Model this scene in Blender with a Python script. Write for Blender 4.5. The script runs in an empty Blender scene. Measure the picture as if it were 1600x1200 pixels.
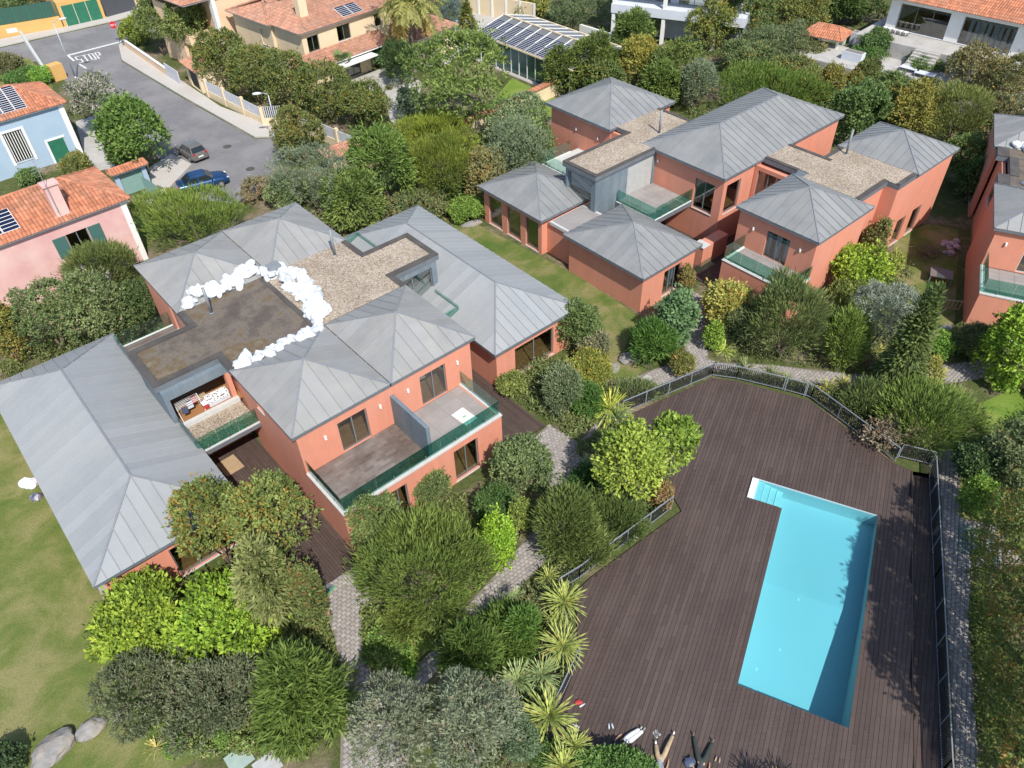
import bpy, bmesh, math, random
import numpy as np
from mathutils import Vector, Matrix

# ------------------------------------------------------------------ camera, sky, sun, exposure
SC = bpy.context.scene
COL = SC.collection
R = math.radians
CAM_H, FPX, PITCH, ROLL = 33.0, 1187.96, 0.7493125, 0.03293465
_f = np.array([0, math.cos(PITCH), -math.sin(PITCH)])
_x = np.array([1.0, 0, 0]); _d = np.array([0, -math.sin(PITCH), -math.cos(PITCH)])
CX = _x*math.cos(ROLL)+_d*math.sin(ROLL); CD = _d*math.cos(ROLL)-_x*math.sin(ROLL)
cd = bpy.data.cameras.new('camera'); cam = bpy.data.objects.new('camera', cd); COL.objects.link(cam)
cd.sensor_width = 36; cd.lens = FPX/1600*36; cd.clip_end = 2000; cd.clip_start = 0.5
_m = Matrix(((CX[0], -CD[0], -_f[0], 0), (CX[1], -CD[1], -_f[1], 0), (CX[2], -CD[2], -_f[2], CAM_H), (0, 0, 0, 1)))
cam.matrix_world = _m
SC.camera = cam

SUN_EL = R(49.5); SUN_DIR = Vector((0.359*math.cos(SUN_EL), -0.933*math.cos(SUN_EL), math.sin(SUN_EL))).normalized()
W = bpy.data.worlds.new('World'); SC.world = W; W.use_nodes = True
nt = W.node_tree; nt.nodes.clear()
sky = nt.nodes.new('ShaderNodeTexSky'); sky.sky_type = 'NISHITA'; sky.sun_disc = False
sky.sun_elevation = SUN_EL; sky.sun_rotation = math.atan2(SUN_DIR.x, SUN_DIR.y)
bg = nt.nodes.new('ShaderNodeBackground'); bg.inputs['Strength'].default_value = 0.15
wo = nt.nodes.new('ShaderNodeOutputWorld')
nt.links.new(sky.outputs[0], bg.inputs[0]); nt.links.new(bg.outputs[0], wo.inputs[0])
sd = bpy.data.lights.new('sun', 'SUN'); sd.energy = 4.4; sd.angle = R(0.53); sd.color = (1.0, 0.955, 0.88)
so = bpy.data.objects.new('sun', sd); COL.objects.link(so)
so.rotation_euler = (-SUN_DIR).to_track_quat('-Z', 'Y').to_euler(); so.location = (40, -60, 90)
SC.view_settings.view_transform = 'Standard'; SC.view_settings.look = 'None'
SC.view_settings.exposure = 0.30; SC.view_settings.gamma = 1.0
SC.cycles.max_bounces = 6; SC.cycles.diffuse_bounces = 3; SC.cycles.glossy_bounces = 2
SC.cycles.transmission_bounces = 4; SC.cycles.transparent_max_bounces = 12
SC.cycles.caustics_reflective = False; SC.cycles.caustics_refractive = False

# ------------------------------------------------------------------ survey helpers
def ray(px, py):
    v = CX*(px-800)+CD*(py-600)+_f*FPX
    return v
def at(px, py, z=0.0):                       # point of the site at height z under a sighting
    d = ray(px, py); t = (z-CAM_H)/d[2]
    return Vector((d[0]*t, d[1]*t, z))
def depth(p):
    return float(np.dot(np.array(p)-np.array([0, 0, CAM_H]), _f))
A1 = 0.694985
class Frame:
    def __init__(s, ang): s.a = ang; s.c = math.cos(ang); s.s = math.sin(ang)
    def w(s, u, v, z=0): return Vector((u*s.c-v*s.s, u*s.s+v*s.c, z))
    def l(s, p): return (p[0]*s.c+p[1]*s.s, -p[0]*s.s+p[1]*s.c)
F1 = Frame(A1)                               # the two orange houses
F2 = Frame(A1+R(24.2))                       # pool terrace
F3 = Frame(A1+R(24.2)-R(90))                 # third orange house

rng = random.Random(7)
nrg = np.random.default_rng(11)

# ------------------------------------------------------------------ mesh helpers
class MB:
    def __init__(s, org=(0, 0, 0)): s.v = []; s.f = []; s.m = []; s.o = org; s.k = 0
    def add(s, vs, fs):
        b = len(s.v); o = s.o
        s.v += [(p[0]-o[0], p[1]-o[1], p[2]-o[2]) for p in vs]
        s.f += [tuple(b+i for i in f) for f in fs]; s.m += [s.k]*len(fs)
        return s
    def box(s, x0, x1, y0, y1, z0, z1):
        return s.add([(x0, y0, z0), (x1, y0, z0), (x1, y1, z0), (x0, y1, z0), (x0, y0, z1), (x1, y0, z1), (x1, y1, z1), (x0, y1, z1)],
                     [(3, 2, 1, 0), (4, 5, 6, 7), (0, 1, 5, 4), (1, 2, 6, 5), (2, 3, 7, 6), (3, 0, 4, 7)])
    def bar(s, a, b, w, h, up=(0, 0, 1)):     # beam from a to b, w wide, h high (centred)
        a = Vector(a); b = Vector(b); d = (b-a).normalized(); up = Vector(up)
        if abs(d.dot(up)) > .99: up = Vector((0, 1, 0))
        x = d.cross(up).normalized()*w/2; y = x.cross(d).normalized()*h/2
        vs = [p+i*x+j*y for p in (a, b) for i, j in ((-1, -1), (1, -1), (1, 1), (-1, 1))]
        return s.add(vs, [(0, 1, 2, 3), (7, 6, 5, 4), (0, 4, 5, 1), (1, 5, 6, 2), (2, 6, 7, 3), (3, 7, 4, 0)])
    def tube(s, a, b, r0, r1=None, n=8, cap=True):
        r1 = r0 if r1 is None else r1
        a = Vector(a); b = Vector(b); d = (b-a).normalized()
        up = Vector((0, 0, 1)) if abs(d.z) < .9 else Vector((1, 0, 0))
        x = d.cross(up).normalized(); y = x.cross(d)
        vs = []
        for p, r in ((a, r0), (b, r1)):
            for i in range(n):
                t = 2*math.pi*i/n; vs.append(p+x*math.cos(t)*r+y*math.sin(t)*r)
        fs = [(i, (i+1) % n, n+(i+1) % n, n+i) for i in range(n)]
        if cap: fs += [tuple(range(n))[::-1], tuple(range(n, 2*n))]
        return s.add(vs, fs)
    def prism(s, poly, z0, z1):               # poly: ccw list of (x,y)
        n = len(poly)
        ar = sum(poly[i][0]*poly[(i+1) % n][1]-poly[(i+1) % n][0]*poly[i][1] for i in range(n))
        if ar < 0: poly = poly[::-1]
        vs = [(p[0], p[1], z0) for p in poly]+[(p[0], p[1], z1) for p in poly]
        return s.add(vs, [tuple(range(n))[::-1], tuple(range(n, 2*n))]+[(i, (i+1) % n, n+(i+1) % n, n+i) for i in range(n)])
    def mesh(s, name, mats):
        me = bpy.data.meshes.new(name)
        me.from_pydata([tuple(p) for p in s.v], [], s.f)
        mats = mats if isinstance(mats, (list, tuple)) else [mats]
        for m in mats: me.materials.append(m)
        if len(mats) > 1: me.polygons.foreach_set('material_index', s.m)
        me.update(); return me
    def build(s, name, mats, parent=None, smooth=False):
        me = s.mesh(name, mats)
        if smooth: me.polygons.foreach_set('use_smooth', [True]*len(me.polygons))
        return link(name, me, parent)
def link(name, me, parent=None):
    o = bpy.data.objects.new(name, me); COL.objects.link(o)
    if parent is not None: o.parent = parent
    return o
def tag(o, label=None, cat=None, group=None, kind=None):
    if label: o['label'] = label
    if cat: o['category'] = cat
    if group: o['group'] = group
    if kind: o['kind'] = kind
    return o
def empty(name, loc, rz=0, label=None, cat=None, group=None):
    o = bpy.data.objects.new(name, None); COL.objects.link(o); o.empty_display_size = .3
    o.location = loc; o.rotation_euler = (0, 0, rz)
    return tag(o, label, cat, group)
def copy_tree(o, parent=None):
    c = o.copy(); COL.objects.link(c); c.parent = parent
    for ch in list(o.children): copy_tree(ch, c)
    return c
def smoothed(o):
    o.data.polygons.foreach_set('use_smooth', [True]*len(o.data.polygons)); return o

# ------------------------------------------------------------------ materials
def srgb(r, g, b):
    f = lambda c: (c/255/12.92 if c/255 <= .04045 else ((c/255+.055)/1.055)**2.4)
    return (f(r), f(g), f(b))
def nodes(name):
    m = bpy.data.materials.new(name); m.use_nodes = True; t = m.node_tree; t.nodes.clear()
    out = t.nodes.new('ShaderNodeOutputMaterial')
    return m, t, out
def N(t, typ, **kw):
    n = t.nodes.new(typ)
    for k, v in kw.items():
        if k.startswith('_'): setattr(n, k[1:], v)
        else: n.inputs[k.replace('__', ' ')].default_value = v
    return n
def ramp(t, stops):
    n = t.nodes.new('ShaderNodeValToRGB'); e = n.color_ramp.elements
    while len(e) < len(stops): e.new(.5)
    for i, (p, c) in enumerate(stops): e[i].position = p; e[i].color = (*c, 1)
    return n
def mixc(t, a, b, fac, mode='MIX'):
    n = t.nodes.new('ShaderNodeMix'); n.data_type = 'RGBA'; n.blend_type = mode
    for s, v in ((0, fac), (6, a), (7, b)):
        if hasattr(v, 'links'): t.links.new(v, n.inputs[s])
        elif s == 0: n.inputs[0].default_value = v
        else: n.inputs[s].default_value = (*v, 1)
    return n.outputs[2]
def mat(name, c1, c2=None, scale=1.0, rough=.8, bump=0.0, bscale=40.0, rand=None, island=None, metal=0.0, c3=None, s3=.25, lo=.35, hi=.65, stretch=None, spec=.5, a3=.6, streak=0):
    """noise between c1 and c2; big soft patches of c3; rand/island = per object / per piece value jitter"""
    m, t, out = nodes(name)
    L = t.links.new
    tc = N(t, 'ShaderNodeTexCoord'); vec = tc.outputs['Object']
    if stretch:
        mp = N(t, 'ShaderNodeMapping'); mp.inputs['Scale'].default_value = stretch[:3]
        if len(stretch) > 3: mp.inputs['Rotation'].default_value = (0, 0, stretch[3])
        L(vec, mp.inputs[0]); vs = mp.outputs[0]
    else: vs = vec
    if c2 is None: c2 = tuple(x*.86 for x in c1)
    n1 = N(t, 'ShaderNodeTexNoise', Scale=scale, Detail=6.0, Roughness=.62); L(vs, n1.inputs['Vector'])
    rp = ramp(t, [(lo, c1), (hi, c2)]); L(n1.outputs[0], rp.inputs[0]); col = rp.outputs[0]
    if c3:
        n3 = N(t, 'ShaderNodeTexNoise', Scale=s3, Detail=4.0, Roughness=.6); L(vec, n3.inputs['Vector'])
        r3 = ramp(t, [(.44, (0, 0, 0)), (.62, (a3, a3, a3))]); L(n3.outputs[0], r3.inputs[0])
        col = mixc(t, col, c3, r3.outputs[0])
    if streak:                                 # rain streaks and dirt running down the face
        ms = N(t, 'ShaderNodeMapping'); ms.inputs['Scale'].default_value = (2.2, 2.2, .16); L(vec, ms.inputs[0])
        n4 = N(t, 'ShaderNodeTexNoise', Scale=1.0, Detail=5.0, Roughness=.7); L(ms.outputs[0], n4.inputs['Vector'])
        r4 = ramp(t, [(.38, (1, 1, 1)), (.72, (1-streak, 1-streak*1.05, 1-streak*1.1))]); L(n4.outputs[0], r4.inputs[0])
        col = mixc(t, col, r4.outputs[0], 1.0, 'MULTIPLY')
    if rand or island:
        if rand: oi = N(t, 'ShaderNodeObjectInfo'); val = oi.outputs['Random']; am = rand
        else: oi = N(t, 'ShaderNodeNewGeometry'); val = oi.outputs['Random Per Island']; am = island
        mr = N(t, 'ShaderNodeMapRange'); mr.inputs[3].default_value = 1-am; mr.inputs[4].default_value = 1+am; L(val, mr.inputs[0])
        hs = N(t, 'ShaderNodeHueSaturation'); L(col, hs.inputs['Color']); L(mr.outputs[0], hs.inputs['Value'])
        col = hs.outputs[0]
    b = N(t, 'ShaderNodeBsdfPrincipled', Roughness=rough, Metallic=metal); L(col, b.inputs['Base Color'])
    b.inputs['Specular IOR Level'].default_value = spec
    if bump:
        nb = N(t, 'ShaderNodeTexNoise', Scale=bscale, Detail=4.0); L(vs, nb.inputs['Vector'])
        bp = N(t, 'ShaderNodeBump', Strength=bump, Distance=.03); L(nb.outputs[0], bp.inputs['Height']); L(bp.outputs[0], b.inputs['Normal'])
    L(b.outputs[0], out.inputs[0]); return m
def glass_mat(name, tint, refl=.06, rough=.0):
    m, t, out = nodes(name); L = t.links.new
    tr = N(t, 'ShaderNodeBsdfTransparent', Color=(*tint, 1)); gl = N(t, 'ShaderNodeBsdfGlossy', Roughness=rough)
    lw = N(t, 'ShaderNodeLayerWeight', Blend=.5)
    pw = N(t, 'ShaderNodeMath', _operation='POWER'); pw.inputs[1].default_value = 3.5; L(lw.outputs['Facing'], pw.inputs[0])
    ml = N(t, 'ShaderNodeMath', _operation='MULTIPLY_ADD'); ml.inputs[1].default_value = .75; ml.inputs[2].default_value = refl; L(pw.outputs[0], ml.inputs[0])
    mx = N(t, 'ShaderNodeMixShader'); L(ml.outputs[0], mx.inputs[0]); L(tr.outputs[0], mx.inputs[1]); L(gl.outputs[0], mx.inputs[2])
    L(mx.outputs[0], out.inputs[0]); return m

SAL = (.67, .268, .175)
M = dict(
    salmon=mat('salmon_render', SAL, tuple(x*.93 for x in SAL), 1.2, .9, .15, 60, c3=(.61, .275, .19), s3=.35, a3=.6, streak=.10),
    zinc=mat('zinc_cool', (.232, .238, .236), (.195, .202, .204), .8, .5, rand=.07, c3=(.25, .252, .245), s3=.5, metal=.0, stretch=(1, 1, 1)),
    zincw=mat('zinc_warm', (.295, .288, .272), (.25, .25, .243), .9, .52, rand=.075, c3=(.275, .28, .28), s3=.6),
    zincl=mat('zinc_wing', (.30, .312, .318), (.258, .275, .285), .35, .48, rand=.07, c3=(.335, .34, .335), s3=.18),
    cap=mat('zinc_cap', (.22, .235, .25), (.19, .20, .215), 2, .5),
    fascia=mat('dark_fascia', (.15, .17, .19), (.12, .135, .155), 2, .55),
    bluewall=mat('slate_blue_render', (.17, .215, .25), (.145, .19, .225), 1.0, .7, c3=(.21, .25, .28), s3=.6, streak=.25),
    frame=mat('grey_aluminium', (.19, .20, .21), None, 3, .4),
    white=mat('white_paint', (.80, .80, .78), (.74, .74, .72), 2, .6),
    sill=mat('pale_stone_sill', (.55, .55, .53), (.48, .48, .46), 3, .7),
    kerb=mat('dark_kerb', (.075, .066, .06), (.055, .05, .046), 2, .9, c3=(.11, .10, .09), s3=1),
    wood=mat('timber_floor', (.36, .18, .075), (.29, .14, .055), 4, .5, stretch=(1, 12, 1)),
    dark=mat('dark_interior', (.05, .05, .052), None, 2, .9),
    curtain=mat('curtain', (.42, .48, .55), (.30, .36, .44), 6, .9, stretch=(8, 8, .2)),
    tilew=mat('wet_terrace_tile', (.115, .085, .072), (.145, .115, .10), .8, .6, island=.22, c3=(.24, .22, .205), s3=.45, a3=.6),
    tileg=mat('grey_terrace_tile', (.30, .275, .26), (.26, .24, .23), 1, .7, island=.05, c3=(.33, .31, .30), s3=.7),
    pane=glass_mat('window_glass', (.80, .85, .85), .12),
    green=glass_mat('green_glass', (.60, .84, .775), .10),
    greenp=glass_mat('pale_green_glass', (.74, .88, .83)),
    steel=mat('stainless_steel', (.55, .56, .57), None, 5, .3, metal=.8),
    galv=mat('galvanised_steel', (.40, .43, .46), (.33, .36, .39), 6, .45, metal=.3),
    bag=mat('white_plastic_bag', (.72, .745, .77), (.56, .60, .65), 3, .45, 1.0, 7, rand=.10),
    trunk=mat('bark', (.16, .12, .085), (.10, .075, .055), 6, .95, .5, 20),
    trunkg=mat('grey_bark', (.27, .24, .20), (.17, .15, .125), 6, .95, .5, 20),
)
def gravel_mat():
    m, t, out = nodes('roof_gravel'); L = t.links.new
    tc = N(t, 'ShaderNodeTexCoord')
    vo = N(t, 'ShaderNodeTexVoronoi', Scale=17.0); L(tc.outputs['Object'], vo.inputs['Vector'])
    bw = N(t, 'ShaderNodeSeparateColor'); L(vo.outputs['Color'], bw.inputs[0])
    rp = ramp(t, [(0, (.22, .165, .115)), (.35, (.40, .315, .23)), (.7, (.48, .395, .30)), (1, (.60, .55, .48))]); L(bw.outputs[0], rp.inputs[0])
    n = N(t, 'ShaderNodeTexNoise', Scale=.5, Detail=4.0); L(tc.outputs['Object'], n.inputs['Vector'])
    r2 = ramp(t, [(.35, (.78, .76, .74)), (.65, (1, 1, 1))]); L(n.outputs[0], r2.inputs[0])
    c = mixc(t, rp.outputs[0], r2.outputs[0], 1.0, 'MULTIPLY')
    b = N(t, 'ShaderNodeBsdfPrincipled', Roughness=.95); L(c, b.inputs['Base Color'])
    bp = N(t, 'ShaderNodeBump', Strength=.9, Distance=.05); L(vo.outputs['Distance'], bp.inputs['Height']); bp.invert = True; L(bp.outputs[0], b.inputs['Normal'])
    L(b.outputs[0], out.inputs[0]); return m
M['gravel'] = gravel_mat()
def membrane_mat():
    m, t, out = nodes('stained_roof_membrane'); L = t.links.new
    tc = N(t, 'ShaderNodeTexCoord'); v = tc.outputs['Object']
    n1 = N(t, 'ShaderNodeTexNoise', Scale=.42, Detail=8.0, Roughness=.68, Distortion=.15); L(v, n1.inputs['Vector'])
    rp = ramp(t, [(.30, (.070, .056, .048)), (.43, (.105, .085, .068)), (.52, (.155, .13, .105)), (.60, (.13, .090, .045)), (.72, (.23, .20, .165))]); L(n1.outputs[0], rp.inputs[0])
    n2 = N(t, 'ShaderNodeTexNoise', Scale=6, Detail=6.0, Roughness=.7); L(v, n2.inputs['Vector'])
    r2 = ramp(t, [(.3, (.8, .8, .8)), (.7, (1.15, 1.13, 1.1))]); L(n2.outputs[0], r2.inputs[0])
    c = mixc(t, rp.outputs[0], r2.outputs[0], 1.0, 'MULTIPLY')
    b = N(t, 'ShaderNodeBsdfPrincipled', Roughness=.75); L(c, b.inputs['Base Color'])
    L(b.outputs[0], out.inputs[0]); return m
M['membrane'] = membrane_mat()
# ------------------------------------------------------------------ ground and setting
def tess(loops):
    """triangles of a polygon with holes; loops of (x,y)"""
    from mathutils.geometry import tessellate_polygon
    L3 = [[Vector((q[0], q[1], 0)) for q in lp] for lp in loops]
    flat = [q for lp in L3 for q in lp]; out = []
    for t in tessellate_polygon(L3):
        a, b, c = (flat[i] for i in t); cr = (b-a).cross(c-a).z
        if abs(cr) > 1e-9: out.append(t if cr > 0 else (t[0], t[2], t[1]))
    return flat, out
def sheet(name, poly, z, m, parent=None, kind='structure', thick=0, holes=()):
    """flat polygon (world xy) laid at height z; thick > 0 gives it a real edge going down"""
    vs, fs = tess([poly, *holes]); vs = [(q.x, q.y, z) for q in vs]; fs = list(fs)
    if thick:
        n = len(poly); b = len(vs); vs += [(q[0], q[1], z-thick) for q in poly]
        ccw = sum(poly[i][0]*poly[(i+1) % n][1]-poly[(i+1) % n][0]*poly[i][1] for i in range(n)) > 0
        for i in range(n):
            f = (i, b+i, b+(i+1) % n, (i+1) % n); fs.append(f if ccw else f[::-1])
    me = bpy.data.meshes.new(name); me.from_pydata(vs, [], fs); me.materials.append(m); me.update()
    o = link(name, me, parent)
    if kind: o['kind'] = kind
    return o
def px(*pts, z=0.0): return [at(a, b, z) for a, b in pts]

def ground_mat():
    m, t, out = nodes('garden_soil'); L = t.links.new
    tc = N(t, 'ShaderNodeTexCoord'); v = tc.outputs['Object']
    n1 = N(t, 'ShaderNodeTexNoise', Scale=.22, Detail=8.0, Roughness=.65); L(v, n1.inputs['Vector'])
    n2 = N(t, 'ShaderNodeTexNoise', Scale=3.5, Detail=8.0, Roughness=.75); L(v, n2.inputs['Vector'])
    soil = ramp(t, [(.3, (.12, .09, .06)), (.5, (.21, .165, .115)), (.72, (.32, .265, .20))]); L(n2.outputs[0], soil.inputs[0])
    gr = ramp(t, [(.3, (.045, .06, .018)), (.55, (.085, .105, .035)), (.75, (.17, .155, .07))]); L(n2.outputs[0], gr.inputs[0])
    fa = ramp(t, [(.38, (0, 0, 0)), (.50, (1, 1, 1))]); L(n1.outputs[0], fa.inputs[0])
    c = mixc(t, soil.outputs[0], gr.outputs[0], fa.outputs[0])
    b = N(t, 'ShaderNodeBsdfPrincipled', Roughness=1.0); b.inputs['Specular IOR Level'].default_value = .1; L(c, b.inputs['Base Color'])
    bp = N(t, 'ShaderNodeBump', Strength=.7, Distance=.08); L(n2.outputs[0], bp.inputs['Height']); L(bp.outputs[0], b.inputs['Normal'])
    L(b.outputs[0], out.inputs[0]); return m
def lawn_mat(name, c1, c2, c3):
    m, t, out = nodes(name); L = t.links.new
    tc = N(t, 'ShaderNodeTexCoord'); v = tc.outputs['Object']
    n1 = N(t, 'ShaderNodeTexNoise', Scale=.38, Detail=7.0, Roughness=.62, Distortion=.4); L(v, n1.inputs['Vector'])
    r1 = ramp(t, [(.36, c1), (.48, c2), (.62, c3)]); L(n1.outputs[0], r1.inputs[0])
    n2 = N(t, 'ShaderNodeTexNoise', Scale=14.0, Detail=10.0, Roughness=.85); L(v, n2.inputs['Vector'])
    r2 = ramp(t, [(.3, (.40, .46, .40)), (.5, (1, 1, 1)), (.72, (1.55, 1.45, 1.35))]); L(n2.outputs[0], r2.inputs[0])
    c = mixc(t, r1.outputs[0], r2.outputs[0], 1.0, 'MULTIPLY')
    b = N(t, 'ShaderNodeBsdfPrincipled', Roughness=1.0); b.inputs['Specular IOR Level'].default_value = .15; L(c, b.inputs['Base Color'])
    bp = N(t, 'ShaderNodeBump', Strength=.8, Distance=.06); L(n2.outputs[0], bp.inputs['Height']); L(bp.outputs[0], b.inputs['Normal'])
    L(b.outputs[0], out.inputs[0]); return m
M['ground'] = ground_mat()
M['lawn'] = lawn_mat('dry_lawn', (.095, .145, .033), (.145, .175, .05), (.235, .225, .095))
M['lawn2'] = lawn_mat('green_lawn', (.085, .135, .03), (.135, .165, .045), (.24, .21, .10))
M['lawn3'] = lawn_mat('fresh_lawn', (.12, .20, .03), (.17, .25, .045), (.22, .26, .07))
M['asphalt'] = mat('asphalt', (.185, .18, .185), (.155, .152, .158), 1.5, .9, .4, 80, c3=(.225, .22, .22), s3=.22, a3=.9)
M['calcada'] = mat('limestone_cobble_pavement', (.52, .49, .45), (.40, .38, .35), 7, .9, .5, 18, c3=(.44, .40, .36), s3=.5)
M['concrete'] = mat('concrete', (.42, .40, .37), (.35, .335, .31), 2, .9, .2, 30, c3=(.47, .45, .42), s3=.6)
M['paver'] = mat('granite_sett', (.34, .31, .29), (.28, .26, .245), 3, .9, .3, 30, island=.14)
M['joint'] = mat('sandy_joint', (.22, .195, .165), (.17, .15, .13), 5, 1)
M['deck'] = mat('deck_board', (.080, .055, .046), (.064, .044, .037), 1.6, .62, .2, 30, island=.16, c3=(.094, .069, .059), s3=.22, stretch=(.6, 9, 1), a3=.5)
M['deckgap'] = mat('deck_underlay', (.018, .014, .012), None, 2, 1)

# the ground has an opening where the pool and the sunken walkway are dug in
def F2p(*pts): return [F2.w(p, q) for p, q in pts]
SW = px((1425, 736), (1460, 742), (1468, 900), (1482, 1240), (1428, 1240), (1426, 1115), z=0)
PP0, PP1, PQ0, PQ1, SQ1, SP0 = 18.0, 30.2, -6.6, -1.77, 0.0, 28.65
POOLHOLE = F2p((PP0-.1, PQ0-.1), (PP1+.1, PQ0-.1), (PP1+.1, SQ1+.1), (SP0-.1, SQ1+.1), (SP0-.1, PQ1+.1), (PP0-.1, PQ1+.1))
sheet('ground', [(-400, -60), (400, -60), (400, 700), (-400, 700)], 0, M['ground'], holes=[POOLHOLE, SW])

sheet('lawn', px((-60, 560), (0, 630), (15, 672), (150, 920), (182, 946), (232, 1100), (330, 1180), (240, 1215), (-120, 1215), (-300, 900)), .012, M['lawn'])
sheet('lawn', px((690, 340), (735, 345), (905, 432), (990, 488), (1003, 496), (985, 520), (975, 548), (1010, 575), (985, 596), (940, 590), (900, 545), (880, 470), (770, 400)), .012, M['lawn2'])
sheet('lawn', px((735, 200), (800, 122), (900, 168), (855, 185), (800, 215), (740, 250)), .012, M['lawn3'])
sheet('lawn', px((1395, 370), (1450, 350), (1498, 360), (1492, 500), (1470, 545), (1440, 520), (1400, 430)), .012, M['lawn2'])
sheet('lawn', px((1510, 640), (1600, 600), (1600, 700), (1530, 660)), .012, M['lawn3'])
sheet('lawn', px((1500, 745), (1600, 730), (1600, 835), (1540, 815), (1502, 808)), .012, M['lawn2'])
sheet('lawn', px((195, 335), (250, 315), (262, 335), (225, 400), (205, 380)), .012, M['lawn2'])
sheet('lawn', px((-20, 105), (45, 90), (80, 130), (90, 160), (-30, 180)), .012, M['lawn2'])
sheet('lawn', px((590, 960), (690, 900), (740, 925), (670, 1015), (605, 1082), (580, 1030)), .012, M['lawn3'])

# roads and pavements
sheet('road', px((-40, 84), (60, 62), (100, 52), (225, 25), (330, -20), (400, -40), (330, 20), (200, 62), (186, 72), (190, 96), (283, 152), (398, 217), (428, 216), (445, 235), (430, 262), (400, 310), (360, 318), (268, 306), (255, 252), (180, 185), (108, 131), (60, 96), (-40, 102)), .008, M['asphalt'])
sheet('pavement', px((-40, 70), (100, 43), (165, 27), (215, 14), (330, -35), (335, -28), (222, 23), (100, 51), (-40, 83)), .12, M['calcada'], thick=.12)
sheet('pavement', px((186, 72), (192, 66), (205, 75), (262, 113), (300, 138), (345, 168), (432, 201), (430, 215), (398, 215), (283, 150), (191, 95)), .13, M['calcada'], thick=.13)
sheet('pavement', px((256, 250), (268, 242), (300, 258), (262, 298), (246, 290), (205, 300), (200, 285)), .13, M['calcada'], thick=.13)
sheet('pavement', px((118, 190), (150, 180), (175, 225), (180, 262), (150, 268), (130, 235)), .016, M['concrete'])
sheet('path', px((228, 315), (243, 305), (262, 318), (247, 330)), .06, M['concrete'], thick=.05)
sheet('pavement', px((540, 125), (620, 100), (660, 130), (640, 200), (610, 190), (600, 150)), .016, M['concrete'])
sheet('pavement', px((690, 40), (760, 10), (800, 30), (750, 60), (700, 100), (660, 105)), .016, M['concrete'])
mk = M['roadpaint'] = mat('road_paint', (.70, .70, .68), (.52, .52, .50), 6, .8)
def strip(name, a, b, w, z):
    a = Vector(a); b = Vector(b); d = (b-a).normalized(); n = Vector((-d.y, d.x, 0))*w/2
    return sheet(name, [a-n, b-n, b+n, a+n], z, mk)
strip('stop_line', at(105, 87), at(190, 65), .45, .016)
strip('lane_line', at(116, 95.5), at(107, 87.5), .25, .020)
strip('lane_line', at(135, 107), at(123.5, 100), .22, .016)
# STOP lettering painted on the asphalt, strokes as thin sheets
s0 = at(123.5, 98.6); s1 = at(164.5, 89.6); sx = (s1-s0)/4.0; sy = at(123.5, 88.5)-at(126, 98.5); sy = sy-sx.normalized()*sy.dot(sx.normalized())
glyph = {'S': [(.8, 1, .1, 1), (.1, 1, .1, .5), (.1, .5, .8, .5), (.8, .5, .8, 0), (.8, 0, .1, 0)], 'T': [(0, 1, .9, 1), (.45, 1, .45, 0)],
         'O': [(.1, 0, .1, 1), (.1, 1, .8, 1), (.8, 1, .8, 0), (.8, 0, .1, 0)], 'P': [(.1, 0, .1, 1), (.1, 1, .8, 1), (.8, 1, .8, .5), (.8, .5, .1, .5)]}
mb = MB(); kz = 0
for i, ch in enumerate('STOP'):
    for (x0, y0, x1, y1) in glyph[ch]:
        kz += 1; a = s0+sx*(i+x0*.8)+sy*y0; b = s0+sx*(i+x1*.8)+sy*y1; d = (b-a).normalized(); n = Vector((-d.y, d.x, 0))*.085; a -= d*.07; b += d*.07
        z = .016+.004*(kz % 3)
        mb.add([(*p[:2], z) for p in (a-n, b-n, b+n, a+n)], [(0, 1, 2, 3)])
tag(mb.build('stop_lettering', mk), kind='structure')
for cxp, cyp, r in ((355, 229, .42), (391, 264, .42)):
    mb = MB(); c = at(cxp, cyp, .012); mb.tube(c, c+Vector((0, 0, .014)), r, r, 16)
    tag(mb.build('manhole_cover', M['kerb']), f"round dark iron manhole cover in the asphalt {'near' if cyp > 240 else 'behind'} the {'blue' if cyp > 240 else 'silver'} car's side", 'manhole cover')

# paved paths: a sandy bed and each sett on it
def inside(poly, x, y):
    c = False; n = len(poly)
    for i in range(n):
        x1, y1 = poly[i][:2]; x2, y2 = poly[(i+1) % n][:2]
        if (y1 > y) != (y2 > y) and x < (x2-x1)*(y-y1)/(y2-y1)+x1: c = not c
    return c
def paved(poly, ang, z=.02, sx=.26, sy=.20, m=None, bed=None):
    base = sheet('path', poly, z, bed or M['joint'])
    fr = Frame(ang); L = [fr.l(p) for p in poly]
    u0, u1 = min(p[0] for p in L), max(p[0] for p in L); v0, v1 = min(p[1] for p in L), max(p[1] for p in L)
    mb = MB(); j = 0; v = v0
    while v < v1:
        u = u0+(sx/2 if j % 2 else 0)
        while u < u1:
            if all(inside(L, *q) for q in ((u+.04, v+.04), (u+sx-.04, v+.04), (u+sx-.04, v+sy-.04), (u+.04, v+sy-.04))):
                g = .016; h = z+.025+rng.random()*.012; jj = lambda: rng.uniform(-.012, .012)
                c = [(u+g+jj(), v+g+jj()), (u+sx-g+jj(), v+g+jj()), (u+sx-g+jj(), v+sy-g+jj()), (u+g+jj(), v+sy-g+jj())]
                t = [fr.w(a+(.02 if a < u+sx/2 else -.02), b+(.02 if b < v+sy/2 else -.02), h) for a, b in c]; b_ = [fr.w(a, b, z) for a, b in c]
                mb.add(b_+t, [(4, 5, 6, 7), (0, 1, 5, 4), (1, 2, 6, 5), (2, 3, 7, 6), (3, 0, 4, 7)])
            u += sx
        v += sy; j += 1
    tag(mb.build('setts', m or M['paver'], base), kind='stuff')
    return base
paved(px((488, 908), (548, 864), (592, 928), (564, 955), (567, 1005), (578, 1045), (592, 1088), (640, 1215), (531, 1215), (535, 1050), (522, 995), (505, 945)), A1)
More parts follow.
